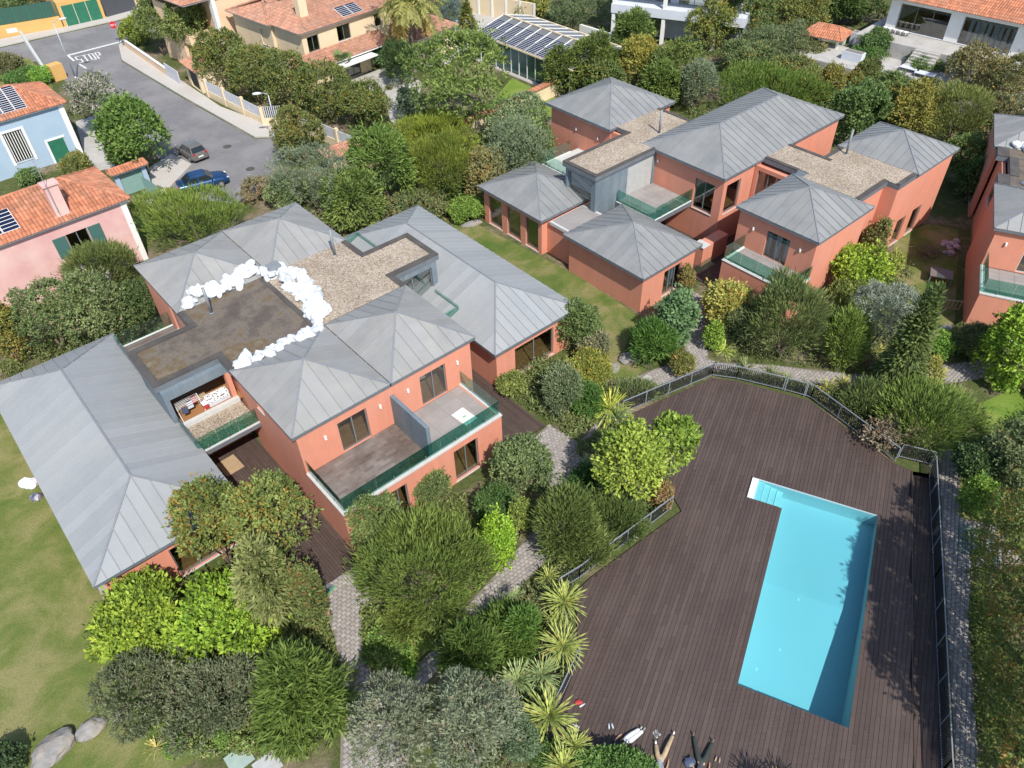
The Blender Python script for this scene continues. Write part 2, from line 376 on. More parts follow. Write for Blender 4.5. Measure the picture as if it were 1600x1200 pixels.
paved(px((592, 1088), (618, 1072), (676, 1016), (745, 930), (800, 868), (845, 815), (862, 767), (828, 690), (858, 663), (902, 690), (912, 770), (880, 830), (850, 880), (790, 940), (732, 985), (682, 1050), (625, 1115), (606, 1120)), A1)
paved(px((905, 692), (940, 648), (985, 596), (1020, 578), (1072, 560), (1070, 545), (1082, 455), (1112, 470), (1106, 560), (1130, 572), (1115, 580), (1040, 600), (965, 634), (925, 680)), A1)
paved(px((1106, 566), (1200, 570), (1290, 580), (1370, 588), (1450, 575), (1540, 560), (1600, 565), (1600, 590), (1545, 590), (1455, 604), (1400, 625), (1360, 610), (1290, 604), (1200, 588), (1110, 580)), A1)
paved(px((1466, 708), (1480, 690), (1497, 720), (1502, 810), (1556, 822), (1600, 880), (1560, 890), (1520, 885), (1512, 960), (1520, 1060), (1530, 1215), (1494, 1215), (1482, 1000)), A1+R(24))
paved(px((980, 596), (1015, 580), (1040, 590), (980, 615)), A1, z=.03, sx=.5, sy=.5, m=M['concrete'])

# ------------------------------------------------------------------ pool terrace: boards, basin, water
def clipboards(poly, holes, q0, q1, fr, bw, z, seg, gap=.014, th=.03, ext=None, off=0):
    L = [fr.l(p) for p in poly]
    def spans(q, P):
        xs = []; n = len(P)
        for i in range(n):
            (a, b), (c, d) = P[i][:2], P[(i+1) % n][:2]
            if (b > q) != (d > q): xs.append(a+(c-a)*(q-b)/(d-b))
        return sorted(xs)
    mb = MB(); q = q0; k = 0
    while q < q1:
        qa, qb = q+gap/2, q+bw-gap/2
        sa, sb = spans(qa, L), spans(qb, L)
        if len(sa) != len(sb): sa = sb = spans((qa+qb)/2, L)
        if sa:
            for i in range(0, len(sa), 2):
                iv = [((sa[i], sb[i]), (sa[i+1], sb[i+1]))]
                for (h0, h1, g0, g1) in holes:
                    nv = []
                    for (s, e) in iv:
                        if (qa+qb)/2 > g0 and (qa+qb)/2 < g1 and e[0] > h0 and s[0] < h1:
                            if s[0] < h0: nv.append((s, (h0, h0)))
                            if e[0] > h1: nv.append(((h1, h1), e))
                        else: nv.append((s, e))
                    iv = nv
                for (s, e) in iv:
                    p = math.floor(min(s)/seg)*seg+(k*.37*seg) % seg+off-seg
                    while p < max(e):
                        a0, a1 = max(p, s[0]), max(p, s[1]); b0, b1 = min(p+seg-.01, e[0]), min(p+seg-.01, e[1])
                        if b0 > a0+.03 and b1 > a1+.03:
                            zz = z+rng.uniform(-.003, .003)
                            vs = [fr.w(a0, qa, z-th), fr.w(b0, qa, z-th), fr.w(b1, qb, z-th), fr.w(a1, qb, z-th), fr.w(a0, qa, zz), fr.w(b0, qa, zz), fr.w(b1, qb, zz), fr.w(a1, qb, zz)]
                            mb.add(vs, [(4, 5, 6, 7), (0, 1, 5, 4), (1, 2, 6, 5), (2, 3, 7, 6), (3, 0, 4, 7)])
                        p += seg
        q += bw; k += 1
    return mb
DZ = .10
DECK = px((980, 650), (1113, 591), (1150, 596), (1264, 626), (1396, 724), (1425, 736), (1426, 1115), (1428, 1240), (820, 1240), (868, 1110), (905, 1030), (900, 925), (925, 902), (1066, 799), (1052, 775), z=DZ)
deck = empty('pool_deck', (0, 0, 0)); tag(deck, kind='structure')
mb = clipboards(DECK, [(PP0, PP1, PQ0, PQ1), (SP0, PP1, PQ1-.2, SQ1)], -12, 12, F2, .195, DZ, 3.1)
tag(mb.build('deck_boards', M['deck'], deck), kind='stuff')
# underlay as four strips round the basin
sheet('underlay', DECK, DZ-.034, M['deckgap'], deck, None, holes=[F2p((PP0-.02, PQ0-.02), (PP1+.02, PQ0-.02), (PP1+.02, SQ1+.02), (SP0-.02, SQ1+.02), (SP0-.02, PQ1+.02), (PP0-.02, PQ1+.02))])
mb = MB()                                    # edge board of the terrace
for i in range(len(DECK)):
    a, b = DECK[i].copy(), DECK[(i+1) % len(DECK)].copy()
    if i in (6, 7, 8): continue
    a.z = b.z = DZ-.05; mb.bar(a, b, .05, .14)
mb.build('edge_board', M['deck'], deck)
# sunken walkway along the right edge
low = empty('sunken_walkway', (0, 0, 0)); tag(low, kind='structure')
tag(clipboards(SW, [], -13, -6, F2, .195, -.30, 3.3).build('walkway_boards', M['deck'], low), kind='stuff')
mb = MB(); mb.add([(p[0], p[1], -.34) for p in SW], [tuple(range(len(SW)))]); mb.build('walkway_bed', M['deckgap'], low)
mb = MB()
for a, b in ((SW[0], SW[5]), (SW[5], SW[4])): mb.bar(Vector((a[0], a[1], -.12)), Vector((b[0], b[1], -.12)), .04, .36)
for a, b in ((SW[1], SW[2]), (SW[2], SW[3])): mb.bar(Vector((a[0], a[1], -.15)), Vector((b[0], b[1], -.15)), .06, .36)
mb.build('step_riser', M['deckgap'], low)

POOLC = (.56, .585, .60)
M['liner'] = mat('pool_liner', POOLC, tuple(c*.96 for c in POOLC), .6, .6, c3=(.57, .60, .64), s3=.3)
def water_mat():
    m, t, out = nodes('pool_water'); L = t.links.new
    tr = N(t, 'ShaderNodeBsdfTransparent', Color=(.47, .88, .95, 1)); gl = N(t, 'ShaderNodeBsdfGlossy', Roughness=.02)
    tc = N(t, 'ShaderNodeTexCoord'); n = N(t, 'ShaderNodeTexNoise', Scale=1.6, Detail=3.0); L(tc.outputs['Object'], n.inputs['Vector'])
    bp = N(t, 'ShaderNodeBump', Strength=.09, Distance=.1); L(n.outputs[0], bp.inputs['Height'])
    fr = N(t, 'ShaderNodeFresnel', IOR=1.33); L(bp.outputs[0], gl.inputs['Normal']); L(bp.outputs[0], fr.inputs['Normal'])
    mx = N(t, 'ShaderNodeMixShader'); L(fr.outputs[0], mx.inputs[0]); L(tr.outputs[0], mx.inputs[1]); L(gl.outputs[0], mx.inputs[2])
    L(mx.outputs[0], out.inputs[0]); return m
M['water'] = water_mat(); M['steppale'] = mat('pool_step', (.74, .75, .74), (.68, .70, .69), 2, .6)
pool = empty('swimming_pool', F2.w(24, -4.2, -1.6), F2.a, 'turquoise swimming pool with white corner steps set in the dark timber terrace', 'swimming pool')
PO = (24, -4.2, -1.6)
def zf(p): return -.85-(PP1-p)*.05 if p > 24.6 else (-1.13-(24.6-p)/6.6*1.15)   # floor falls towards the deep end
mb = MB(PO)
top = DZ-.03
mb.add([(PP0, PQ0, zf(PP0)), (24.6, PQ0, zf(24.6)), (PP1, PQ0, zf(PP1)), (PP1, PQ1, zf(PP1)), (24.6, PQ1, zf(24.6)), (PP0, PQ1, zf(PP0))], [(0, 1, 4, 5), (1, 2, 3, 4)])
mb.add([(PP0, PQ0, top), (PP1, PQ0, top), (PP1, PQ1, top), (PP0, PQ1, top), (PP0, PQ0, -2.4), (PP1, PQ0, -2.4), (PP1, PQ1, -2.4), (PP0, PQ1, -2.4), (SP0, PQ1, top), (SP0, PQ1, -2.4)],
       [(0, 4, 5, 1), (3, 7, 4, 0), (8, 9, 7, 3), (1, 5, 6, 2)])
mb.add([(SP0, PQ1, top), (SP0, SQ1, top), (PP1, SQ1, top), (PP1, PQ1, top), (SP0, PQ1, -2.4), (SP0, SQ1, -2.4), (PP1, SQ1, -2.4), (PP1, PQ1, -2.4)], [(1, 5, 4, 0), (2, 6, 5, 1), (3, 7, 6, 2)])
mb.build('basin', M['liner'], pool)
for i in range(5):
    mb = MB(PO); q0 = SQ1-.354*(i+1)+.02; mb.box(SP0+.004, PP1-.004, q0, SQ1-.36*i+.016, -1.2, -.005-.10*i)
    mb.build('step', M['steppale'], pool)
mb = MB(PO); wz = -.03
mb.add([(PP0, PQ0, wz), (PP1, PQ0, wz), (PP1, SQ1-.36, wz), (SP0, SQ1-.36, wz), (SP0, PQ1, wz), (PP0, PQ1, wz)], [(0, 1, 2, 3, 4, 5)])
mb.build('water', M['water'], pool)
for p, q in ((21.5, -3.4), (24.3, -3.7), (20.2, -2.6)):
    mb = MB(PO); mb.tube((p, q, zf(p)-.02), (p, q, zf(p)+.02), .09, .08, 10); mb.build('floor_inlet', M['white'], pool)

# ------------------------------------------------------------------ terrace railings: posts, rails, pickets
M['fence'] = mat('zinc_railing', (.30, .33, .36), (.24, .27, .30), 8, .45, metal=.2)
M['fenced'] = mat('railing_picket', (.045, .048, .052), None, 8, .5, metal=.2)
def railing(pts, label, h=1.05, z=.1, every=.115):
    o = pts[0]; root = empty('railing', (o.x, o.y, z), 0, label, 'railing', 'metal railings round the pool terrace')
    pk = MB(); n = 0
    for a, b in zip(pts[:-1], pts[1:]):
        a = Vector((a.x-o.x, a.y-o.y, 0)); b = Vector((b.x-o.x, b.y-o.y, 0)); L = (b-a).length; d = (b-a)/L
        up = Vector((0, 0, 1))
        r = MB(); r.bar(a+up*h, b+up*h, .05, .05); r.build('top_rail', M['fence'], root)
        r = MB(); r.bar(a+up*.1, b+up*.1, .05, .045); r.build('bottom_rail', M['fence'], root)
        k = max(1, round(L/1.9))
        for i in range(k+1):
            p = a+d*L*i/k; r = MB(); r.bar(p, p+up*(h-.026), .05, .05, (1, 0, 0)); r.build('post', M['fence'], root)
        m = int(L/every)
        for i in range(1, m):
            p = a+d*L*i/m; pk.bar(p+up*.125, p+up*(h-.027), .03, .05, (d.x, d.y, 0)); n += 1
    tag(pk.build('pickets', M['fenced'], root), kind='stuff')
railing(px((972, 648), (1112, 589), (1150, 594), (1222, 611)), 'metal picket railing along the terrace edge nearest the gravel path corner')
railing(px((1225, 612), (1255, 620)), 'short gate section of picket railing at the top of the terrace')
railing(px((1257, 620.5), (1266, 624), (1397, 722)), 'slanting picket railing in front of the feathery green shrub')
railing(px((1402, 716), (1452, 728)), 'short picket gate at the top of the sunken walkway')
railing(px((1454, 731), (1462, 900), (1475, 1200), (1478, 1240)), 'long picket railing beside the shaded sunken walkway', z=-.28, h=1.25)
railing(px((1048, 797), (905, 905), (874, 924)), 'picket railing under the bright yellow green tree, left of the terrace')
railing(px((905, 1030), (868, 1110)), 'short picket railing behind the spiky yuccas')
# ------------------------------------------------------------------ house kit
TW = .25
class House:
    def __init__(s, name, fr, ou, ov, label, cat='house'):
        s.fr = fr; s.o = (ou, ov, 0); s.root = empty(name, fr.w(ou, ov), fr.a, label, cat)
    def mb(s): return MB(s.o)
def wall(h, side, pos, a0, a1, z0, z1, openings=(), m=None, parent=None, name='wall', t=TW):
    """one wall slab with openings (a,b,zb,zt); side F/K face -v/+v, L/R face -u/+u; pos = outer face"""
    m = m or M['salmon']; mb = h.mb()
    A = sorted({a0, a1, *[x for o in openings for x in o[:2]]}); Z = sorted({z0, z1, *[x for o in openings for x in o[2:4]]})
    A = [x for x in A if a0 <= x <= a1]; Z = [x for x in Z if z0 <= x <= z1]
    solid = lambda i, j: 0 <= i < len(A)-1 and 0 <= j < len(Z)-1 and not any(o[0] <= (A[i]+A[i+1])/2 <= o[1] and o[2] <= (Z[j]+Z[j+1])/2 <= o[3] for o in openings)
    inn = t if side in 'FL' else -t
    def P(a, d, z): return (a, pos+d*inn, z) if side in 'FK' else (pos+d*inn, a, z)
    fl = side in 'FR'
    def Q(q, flip=False): mb.add(q, [(0, 1, 2, 3) if (fl != flip) else (3, 2, 1, 0)])
    for i in range(len(A)-1):
        for j in range(len(Z)-1):
            if not solid(i, j): continue
            a, b, c, d = A[i], A[i+1], Z[j], Z[j+1]
            Q([P(a, 0, c), P(b, 0, c), P(b, 0, d), P(a, 0, d)]); Q([P(a, 1, c), P(b, 1, c), P(b, 1, d), P(a, 1, d)], True)
            if not solid(i-1, j): Q([P(a, 1, c), P(a, 0, c), P(a, 0, d), P(a, 1, d)])
            if not solid(i+1, j): Q([P(b, 0, c), P(b, 1, c), P(b, 1, d), P(b, 0, d)])
            if not solid(i, j-1): Q([P(a, 1, c), P(b, 1, c), P(b, 0, c), P(a, 0, c)])
            if not solid(i, j+1): Q([P(a, 0, d), P(b, 0, d), P(b, 1, d), P(a, 1, d)])
    return mb.build(name, m, parent or h.root)
def window(h, side, pos, a, b, z0, z1, n=2, fm=None, pm=None, inset=.10, sill=True, fw=.06, bars=0):
    fm = fm or M['frame']; s = 1 if side in 'FL' else -1
    d0, d1 = sorted((pos+s*inset, pos+s*(inset+.07)))
    mb = h.mb()
    def bx(m_, x0, x1, e0, e1, c0, c1): m_.box(x0, x1, e0, e1, c0, c1) if side in 'FK' else m_.box(e0, e1, x0, x1, c0, c1)
    bx(mb, a+.002, a+fw, d0, d1, z0+.002, z1-.002); bx(mb, b-fw, b-.002, d0, d1, z0+.002, z1-.002)
    bx(mb, a+fw, b-fw, d0, d1, z1-fw, z1-.002); bx(mb, a+fw, b-fw, d0, d1, z0+.002, z0+fw)
    w = (b-a-fw*(n+1))/n
    for i in range(1, n): bx(mb, a+i*(w+fw), a+i*(w+fw)+fw, d0, d1, z0+fw, z1-fw)
    for k in range(bars): z = z0+(z1-z0)*(k+1)/(bars+1); bx(mb, a+fw, b-fw, d0+.01, d1-.01, z-.02, z+.02)
    f = mb.build('window', fm, h.root)
    for i in range(n):
        p = h.mb(); x0 = a+fw+i*(w+fw); bx(p, x0, x0+w, (d0+d1)/2-.006, (d0+d1)/2+.006, z0+fw, z1-fw); p.build('pane', pm or M['pane'], f)
    if sill:
        sl = h.mb(); e0, e1 = sorted((pos-s*.05, pos+s*(inset-.003))); bx(sl, a-.04, b+.04, *sorted((pos-s*.05, pos-s*.002)), z0-.07, z0-.012)
        bx(sl, a+.003, b-.003, *sorted((pos-s*.002, pos+s*(inset-.003))), z0-.05, z0-.004); sl.build('sill', M['sill'], f)
    return f
def block(h, u0, u1, v0, v1, z0, z1, op={}, m=None, sides='FKLR', floor=True):
    """op: side -> list of (a, b, zb, zt, panes); walls with openings, windows in them and a floor inside"""
    for sd in sides:
        o = op.get(sd, [])
        pos = {'F': v0, 'K': v1, 'L': u0, 'R': u1}[sd]
        rgn = (u0, u1) if sd in 'FK' else (v0+(TW if 'F' in sides else 0), v1-(TW if 'K' in sides else 0))
        wall(h, sd, pos, *rgn, z0, z1, [x[:4] for x in o], m)
        for x in o:
            if len(x) > 4 and x[4]: window(h, sd, pos, *x[:4], n=x[4])
    if floor:
        zz = [z0+.12] if z1-z0 < 4 else [z0+.12, 3.0]
        for z in zz: f = h.mb(); f.box(u0+TW+.01, u1-TW-.01, v0+TW+.01, v1-TW-.01, z-.1, z); f.build('floor', M['wood'], h.root)
def clip_strip(poly, s0, s1):
    def half(P, lim, sg):
        out = []
        for i in range(len(P)):
            a, b = P[i], P[(i+1) % len(P)]; da, db = sg*(a[0]-lim), sg*(b[0]-lim)
            if da >= 0: out.append(a)
            if da*db < 0: t = da/(da-db); out.append((a[0]+(b[0]-a[0])*t, a[1]+(b[1]-a[1])*t))
        return out
    return half(half(poly, s0, 1), s1, -1)
def hip_roof(h, u0, u1, v0, v1, ze, rise, rid, pw=.62, m=None, fh=.2, cap=None, soffit=True):
    """rid = (ua,va,ub,vb) ridge ends (equal: pyramid). standing-seam panels are children of the roof"""
    m = m or M['zinc']; C = [Vector((u0, v0, ze)), Vector((u1, v0, ze)), Vector((u1, v1, ze)), Vector((u0, v1, ze))]
    Ra, Rb = Vector((rid[0], rid[1], ze+rise)), Vector((rid[2], rid[3], ze+rise))
    alongv = abs(rid[3]-rid[1]) > abs(rid[2]-rid[0])
    if alongv: fc = [(0, 1, [Ra]), (1, 2, [Rb, Ra]), (2, 3, [Rb]), (3, 0, [Ra, Rb])]
    else: fc = [(0, 1, [Rb, Ra]), (1, 2, [Rb]), (2, 3, [Ra, Rb]), (3, 0, [Ra])]
    if (Ra-Rb).length < .01: fc = [(i, (i+1) % 4, [Ra]) for i in range(4)]
    mb = h.mb(); e = .012
    mb.box(u0+e, u1-e, v0+e, v1-e, ze-fh, ze-.012)
    roof = mb.build('roof', M['fascia'], h.root)
    for (i, j, tp) in fc:
        a, b = C[i], C[j]; ex = (b-a).normalized(); L = (b-a).length
        nrm = ex.cross(tp[0]-a).normalized(); up = nrm.cross(ex).normalized()
        P2 = [(0, 0), (L, 0)]+[((t-a).dot(ex), (t-a).dot(up)) for t in tp]
        k = max(2, round(L/pw)); w = L/k
        for q in range(k):
            c = clip_strip(P2, q*w+.004, (q+1)*w-.004)
            if len(c) < 3: continue
            mb = h.mb(); n = len(c)
            lo = [a+ex*x+up*y-nrm*.01 for x, y in c]; hi = [p+nrm*.03 for p in lo]
            mb.add(lo+hi, [tuple(range(n, 2*n))]+[(t, (t+1) % n, n+(t+1) % n, n+t) for t in range(n)])
            x = q*w
            if q > 0:
                ys = [y for xx, y in clip_strip(P2, x-.001, x+.03)]
                if ys and max(ys)-min(ys) > .15:
                    s = a+ex*(x+.012)+up*min(ys)+nrm*.035; t_ = a+ex*(x+.012)+up*(max(ys)-.03)+nrm*.035; mb.bar(s, t_, .022, .05, nrm)
            mb.build('panel', m, roof)
    seams = [(C[i], Ra if (C[i]-Ra).length < (C[i]-Rb).length else Rb) for i in range(4)]
    if (Ra-Rb).length > .01: seams.append((Ra, Rb))
    for s, t_ in seams:
        mb = h.mb(); o = Vector((0, 0, .035)); mb.bar(s+o, t_+o, .10, .035); mb.build('hip_cap', cap or M['cap'], roof)
    return roof
def flat_roof(h, rects, z, th, m, kerbs=(), name='flat_roof'):
    mb = h.mb()
    for (a, b, c, d) in rects: mb.box(a, b, c, d, z-th, z)
    r = mb.build(name, M['fascia'], h.root)
    for (a, b, c, d) in kerbs:
        k = h.mb(); k.box(a, b, c, d, z+.002, z+.10); k.build('kerb', M['kerb'], r)
    return r
def cover(h, roof, rects, z, m, name):
    mb = h.mb()
    for i, (a, b, c, d) in enumerate(rects): mb.add([(a, c, z), (b, c, z), (b, d, z), (a, d, z)], [(0, 1, 2, 3)])
    return mb.build(name, m, roof)
def glass_rail(h, pts, z, hgt=1.0, pm=None, maxw=1.5, base=True, name='glass_railing'):
    """run of frameless glass panes with small steel clamps; pts in the house frame"""
    rail = None; mb = h.mb()
    for (a, b) in zip(pts[:-1], pts[1:]):
        a3, b3 = Vector((*a, z)), Vector((*b, z)); L = (b3-a3).length; d = (b3-a3)/L
        if base: mb.bar(a3+Vector((0, 0, .03)), b3+Vector((0, 0, .03)), .10, .06)
    rail = mb.build(name, M['white'], h.root)
    for (a, b) in zip(pts[:-1], pts[1:]):
        a3, b3 = Vector((*a, z)), Vector((*b, z)); L = (b3-a3).length; d = (b3-a3)/L
        n = max(1, math.ceil(L/maxw)); w = L/n
        for i in range(n):
            p = h.mb(); s = a3+d*(i*w+.015)+Vector((0, 0, hgt/2+.06)); e = a3+d*((i+1)*w-.015)+Vector((0, 0, hgt/2+.06))
            p.bar(s, e, .014, hgt); p.build('pane', pm or M['green'], rail)
            nn = Vector((-d.y, d.x, 0)); c = h.mb(); q = a3+d*((i+.5)*w); c.bar(q+Vector((0, 0, .06)), q+Vector((0, 0, .30)), .07, .05, d); c.build('clamp', M['steel'], rail)
    return rail
def wall_lamp(h, side, pos, a, z):
    s = -1 if side in 'FL' else 1; mb = h.mb()
    c = Vector((a, pos+s*.075, z)) if side in 'FK' else Vector((pos+s*.075, a, z))
    mb.tube(c-Vector((0, 0, .11)), c+Vector((0, 0, .11)), .07, .07, 10)
    b = Vector((a, pos+s*.02, z)) if side in 'FK' else Vector((pos+s*.02, a, z))
    mb.bar(b-Vector((0, 0, .05)), b+Vector((0, 0, .05)), .05, .05); mb.build('wall_lamp', M['white'], h.root)
def pipe(h, u, v, z, hgt=1.9, r=.085):
    mb = h.mb(); mb.tube((u, v, z), (u, v, z+hgt), r, r, 12); mb.tube((u, v, z), (u, v, z+.06), r*1.7, r*1.7, 12); mb.build('flue_pipe', M['cap'], h.root, True)
def slab(h, a, b, c, d, z0, z1, m, name): 
    mb = h.mb(); mb.box(a, b, c, d, z0, z1); return mb.build(name, m, h.root)
def tile_floor(h, u0, u1, v0, v1, z, tu, tv, m, name='terrace_floor', brick=True):
    base = slab(h, u0, u1, v0, v1, z-.08, z-.012, M['joint'], name)
    mb = h.mb(); j = 0; v = v0
    while v < v1-.02:
        u = u0-(tu/2 if (brick and j % 2) else 0)
        while u < u1-.02:
            a, b = max(u, u0)+.006, min(u+tu, u1)-.006
            if b > a+.03: mb.add([(a, v+.006, z), (b, v+.006, z), (b, min(v+tv, v1)-.006, z), (a, min(v+tv, v1)-.006, z)], [(0, 1, 2, 3)])
            u += tu
        v += tv; j += 1
    tag(mb.build('floor_tiles', m, base), kind='stuff'); return base
def patio(poly, ang, label=None, z=.1, bw=.16):
    d = sheet('patio', poly, z-.035, M['deckgap'], thick=.06); fr = Frame(ang); L = [fr.l(p) for p in poly]
    mb = clipboards(poly, [], min(p[1] for p in L), max(p[1] for p in L), fr, bw, z, 2.6)
    tag(mb.build('deck_boards', M['deck'], d), kind='stuff')

# ------------------------------------------------------------------ house 1: the near twin house
h = H1 = House('villa', F1, 13.8, 36.0, 'near orange twin villa with beige zinc hip roofs and white bags on its flat roof')
T = .15
# front (C) two storeys, balcony on the projecting ground floor
wall(h, 'F', 26.75, 8.3, 19.3, 3.0, 5.82, [(10.55, 12.3, 3.02, 5.2), (15.75, 17.5, 3.02, 5.2)])
window(h, 'F', 26.75, 10.55, 12.3, 3.02, 5.2, 2, sill=False); window(h, 'F', 26.75, 15.75, 17.5, 3.02, 5.2, 2, sill=False)
wall(h, 'L', 8.3, 27.0, 33.2, 0, 5.82, [(30.6, 31.3, 4.6, 5.2)]); wall(h, 'R', 19.3, 27.0, 33.2, 0, 5.82)
window(h, 'L', 8.3, 30.6, 31.3, 4.6, 5.2, 1)
wall(h, 'F', 23.2, 8.3, 18.5, 0, 3.02, [(10.9, 12.0, .15, 2.5), (15.1, 16.75, .15, 2.55)])
window(h, 'F', 23.2, 10.9, 12.0, .15, 2.5, 2); window(h, 'F', 23.2, 15.1, 16.75, .15, 2.55, 2)
wall(h, 'L', 8.3, 23.45, 27.0, 0, 3.02); wall(h, 'R', 18.5, 23.45, 26.75, 0, 3.02); wall(h, 'F', 26.76, 18.5, 19.3, 0, 2.99)
slab(h, 8.56, 18.25, 23.5, 33, .02, .12, M['wood'], 'floor'); slab(h, 8.56, 19.0, 27.02, 33, 2.85, 2.98, M['wood'], 'floor')
tile_floor(h, 8.5, 13.78, 23.42, 26.74, 3.0, .6, .2, M['tilew']); tile_floor(h, 14.0, 18.3, 23.42, 26.74, 3.0, 1.2, .9, M['tileg'], brick=False)
mb = h.mb(); mb.box(8.26, 18.54, 23.16, 23.42, 3.02, 3.11); mb.box(8.26, 8.50, 23.42, 26.75, 3.02, 3.11); mb.box(18.30, 18.54, 23.42, 26.75, 3.02, 3.11); mb.build('ledge', M['sill'], h.root)
glass_rail(h, [(8.4, 26.7), (8.4, 23.3), (18.42, 23.3), (18.42, 26.7)], 3.11, .95, maxw=2.2, base=False)
mb = h.mb(); mb.box(13.78, 14.0, 23.5, 26.74, 3.0, 5.1); mb.build('balcony_divider', M['bluewall'], h.root)
for a in (9.75, 13.1, 14.9, 18.3): wall_lamp(h, 'F', 26.75, a, 4.8)
slab(h, 8.56, 13.6, 29, 29.1, 3.0, 5.7, M['white'], 'partition'); slab(h, 14.1, 19, 29.6, 29.7, 3.0, 5.7, M['white'], 'partition')
hip_roof(h, 8.05, 13.87, 26.6, 33.35, 6.0, 1.32, (10.95, 30, 10.95, 30), .74, M['zincw'])
hip_roof(h, 13.93, 19.62, 26.6, 33.35, 6.0, 1.32, (16.78, 30, 16.78, 30), .74, M['zincw'])
slab(h, 13.86, 13.94, 26.62, 33.3, 5.8, 5.97, M['deckgap'], 'gutter')
# back (B)
block(h, 8.3, 19.45, 40.4, 46.8, 0, 5.82, {'L': [(41.6, 43.0, 3.1, 5.2, 2)]})
hip_roof(h, 8.05, 14.05, 40.2, 47.0, 6.0, 1.32, (11.05, 43.6, 11.05, 43.6), .74, M['zincw'])
hip_roof(h, 14.11, 19.7, 40.2, 47.0, 6.0, 1.32, (16.9, 43.6, 16.9, 43.6), .74, M['zincw'])
slab(h, 14.04, 14.12, 40.25, 46.9, 5.8, 5.97, M['deckgap'], 'gutter')
# middle core
block(h, 8.5, 19.2, 33.2, 40.4, 0, 5.65, {}, sides='LR', floor=False)
# left arm: slate box with an open loggia on its front; right arm with glass front
wall(h, 'L', 4.62, 34.95, 38.5, 2.4, 5.65, (), M['bluewall']); wall(h, 'K', 38.5, 4.62, 8.5, 2.4, 5.65, [(5.4, 7.6, 3.2, 5.2)], M['bluewall'])
window(h, 'K', 38.5, 5.4, 7.6, 3.2, 5.2, 2, sill=False)
slab(h, 4.87, 8.5, 34.4, 38.25, 3.0, 3.12, M['wood'], 'floor')
slab(h, 4.62, 8.3, 34.5, 34.95, 5.05, 5.64, M['bluewall'], 'lintel')
slab(h, 4.62, 4.87, 34.5, 34.94, 2.4, 5.04, M['bluewall'], 'pier'); slab(h, 8.02, 8.29, 34.5, 34.95, 3.1, 5.04, M['salmon'], 'pier')
mb = h.mb(); mb.box(4.75, 8.28, 34.22, 34.48, 2.95, 3.28); mb.build('sill', M['sill'], h.root)
slab(h, 4.7, 8.28, 31.85, 34.21, 2.72, 3.0, M['fascia'], 'balcony_slab')
mb = h.mb(); mb.add([(4.82, 32.0, 3.006), (8.27, 32.0, 3.006), (8.27, 34.2, 3.006), (4.82, 34.2, 3.006)], [(0, 1, 2, 3)]); mb.build('balcony_gravel', M['gravel'], h.root)
mb = h.mb(); mb.box(4.7, 8.28, 31.85, 31.99, 3.002, 3.06); mb.box(4.7, 4.81, 31.99, 34.2, 3.002, 3.06); mb.build('ledge', M['sill'], h.root)
glass_rail(h, [(4.76, 34.2), (4.76, 31.92), (8.26, 31.92)], 3.06, .95, maxw=1.2, base=False)
wall(h, 'R', 22.9, 34.95, 38.05, 2.4, 5.65, [(35.3, 37.6, 3.1, 5.2)], M['bluewall']); window(h, 'R', 22.9, 35.3, 37.6, 3.1, 5.2, 2)
wall(h, 'K', 38.05, 19.2, 22.9, 2.4, 5.65, (), M['bluewall'])
slab(h, 19.3, 22.64, 34.4, 37.79, 3.0, 3.12, M['wood'], 'floor')
wall(h, 'F', 34.7, 19.2, 22.9, 2.4, 5.65, [(19.5, 22.5, 3.1, 5.25)], M['bluewall']); window(h, 'F', 34.7, 19.5, 22.5, 3.1, 5.25, 2, sill=False)
slab(h, 19.35, 22.35, 31.6, 34.69, 2.72, 2.98, M['sill'], 'balcony_slab')
glass_rail(h, [(19.5, 31.7), (22.25, 31.7), (22.25, 34.2)], 2.98, .95, maxw=1.4)
# terraces behind the arms
slab(h, 4.7, 8.28, 38.52, 43.8, 2.7, 2.98, M['fascia'], 'terrace_slab')
tile_floor(h, 4.85, 8.28, 38.55, 43.65, 3.0, 2.4, .18, M['tilew'])
glass_rail(h, [(4.76, 38.6), (4.76, 43.74), (8.25, 43.74)], 3.0, 1.0, maxw=1.8, pm=M['greenp'])
slab(h, 19.47, 22.4, 38.1, 43.6, 2.7, 2.98, M['sill'], 'terrace_slab')
glass_rail(h, [(19.5, 43.5), (22.3, 43.5), (22.3, 38.2)], 2.98, 1.0, maxw=1.8)
# flat roof
KW = .38
fr = flat_roof(h, [(8.06, 19.65, 33.36, 40.19), (4.45, 8.06, 34.8, 38.65), (19.65, 23.12, 34.66, 38.1)], 5.98, .33, None,
    kerbs=[(4.45, 4.45+KW, 34.8, 38.65), (4.45+KW, 8.06, 34.8, 34.8+KW), (4.45+KW, 8.45, 38.65-KW, 38.65), (8.06, 8.06+KW, 38.65, 40.19), (8.06, 8.06+KW, 33.36, 34.8+KW),
           (23.12-KW, 23.12, 34.66, 38.1), (19.65, 23.12-KW, 34.66, 34.66+KW), (19.3, 23.12-KW, 38.1-KW, 38.1), (19.27, 19.65, 38.1, 40.19), (19.27, 19.65, 33.36, 34.66+KW)])
for w_, d_ in (((4.45, 34.8), (8.06, 38.65)),): pass
cover(h, fr, [(8.07, 13.6, 33.37, 40.18), (4.84, 8.07, 35.19, 38.26)], 5.986, M['membrane'], 'membrane')
cover(h, fr, [(13.6, 19.64, 33.37, 40.18), (19.64, 22.73, 35.05, 37.71)], 6.03, M['gravel'], 'gravel_layer')
mb = h.mb(); mb.box(13.3, 13.62, 33.4, 40.1, 5.988, 6.02); mb.build('membrane_lap', M['kerb'], fr)
pipe(h, 9.6, 38.9, 5.98, 1.8); pipe(h, 18.2, 39.2, 5.98, 1.9)
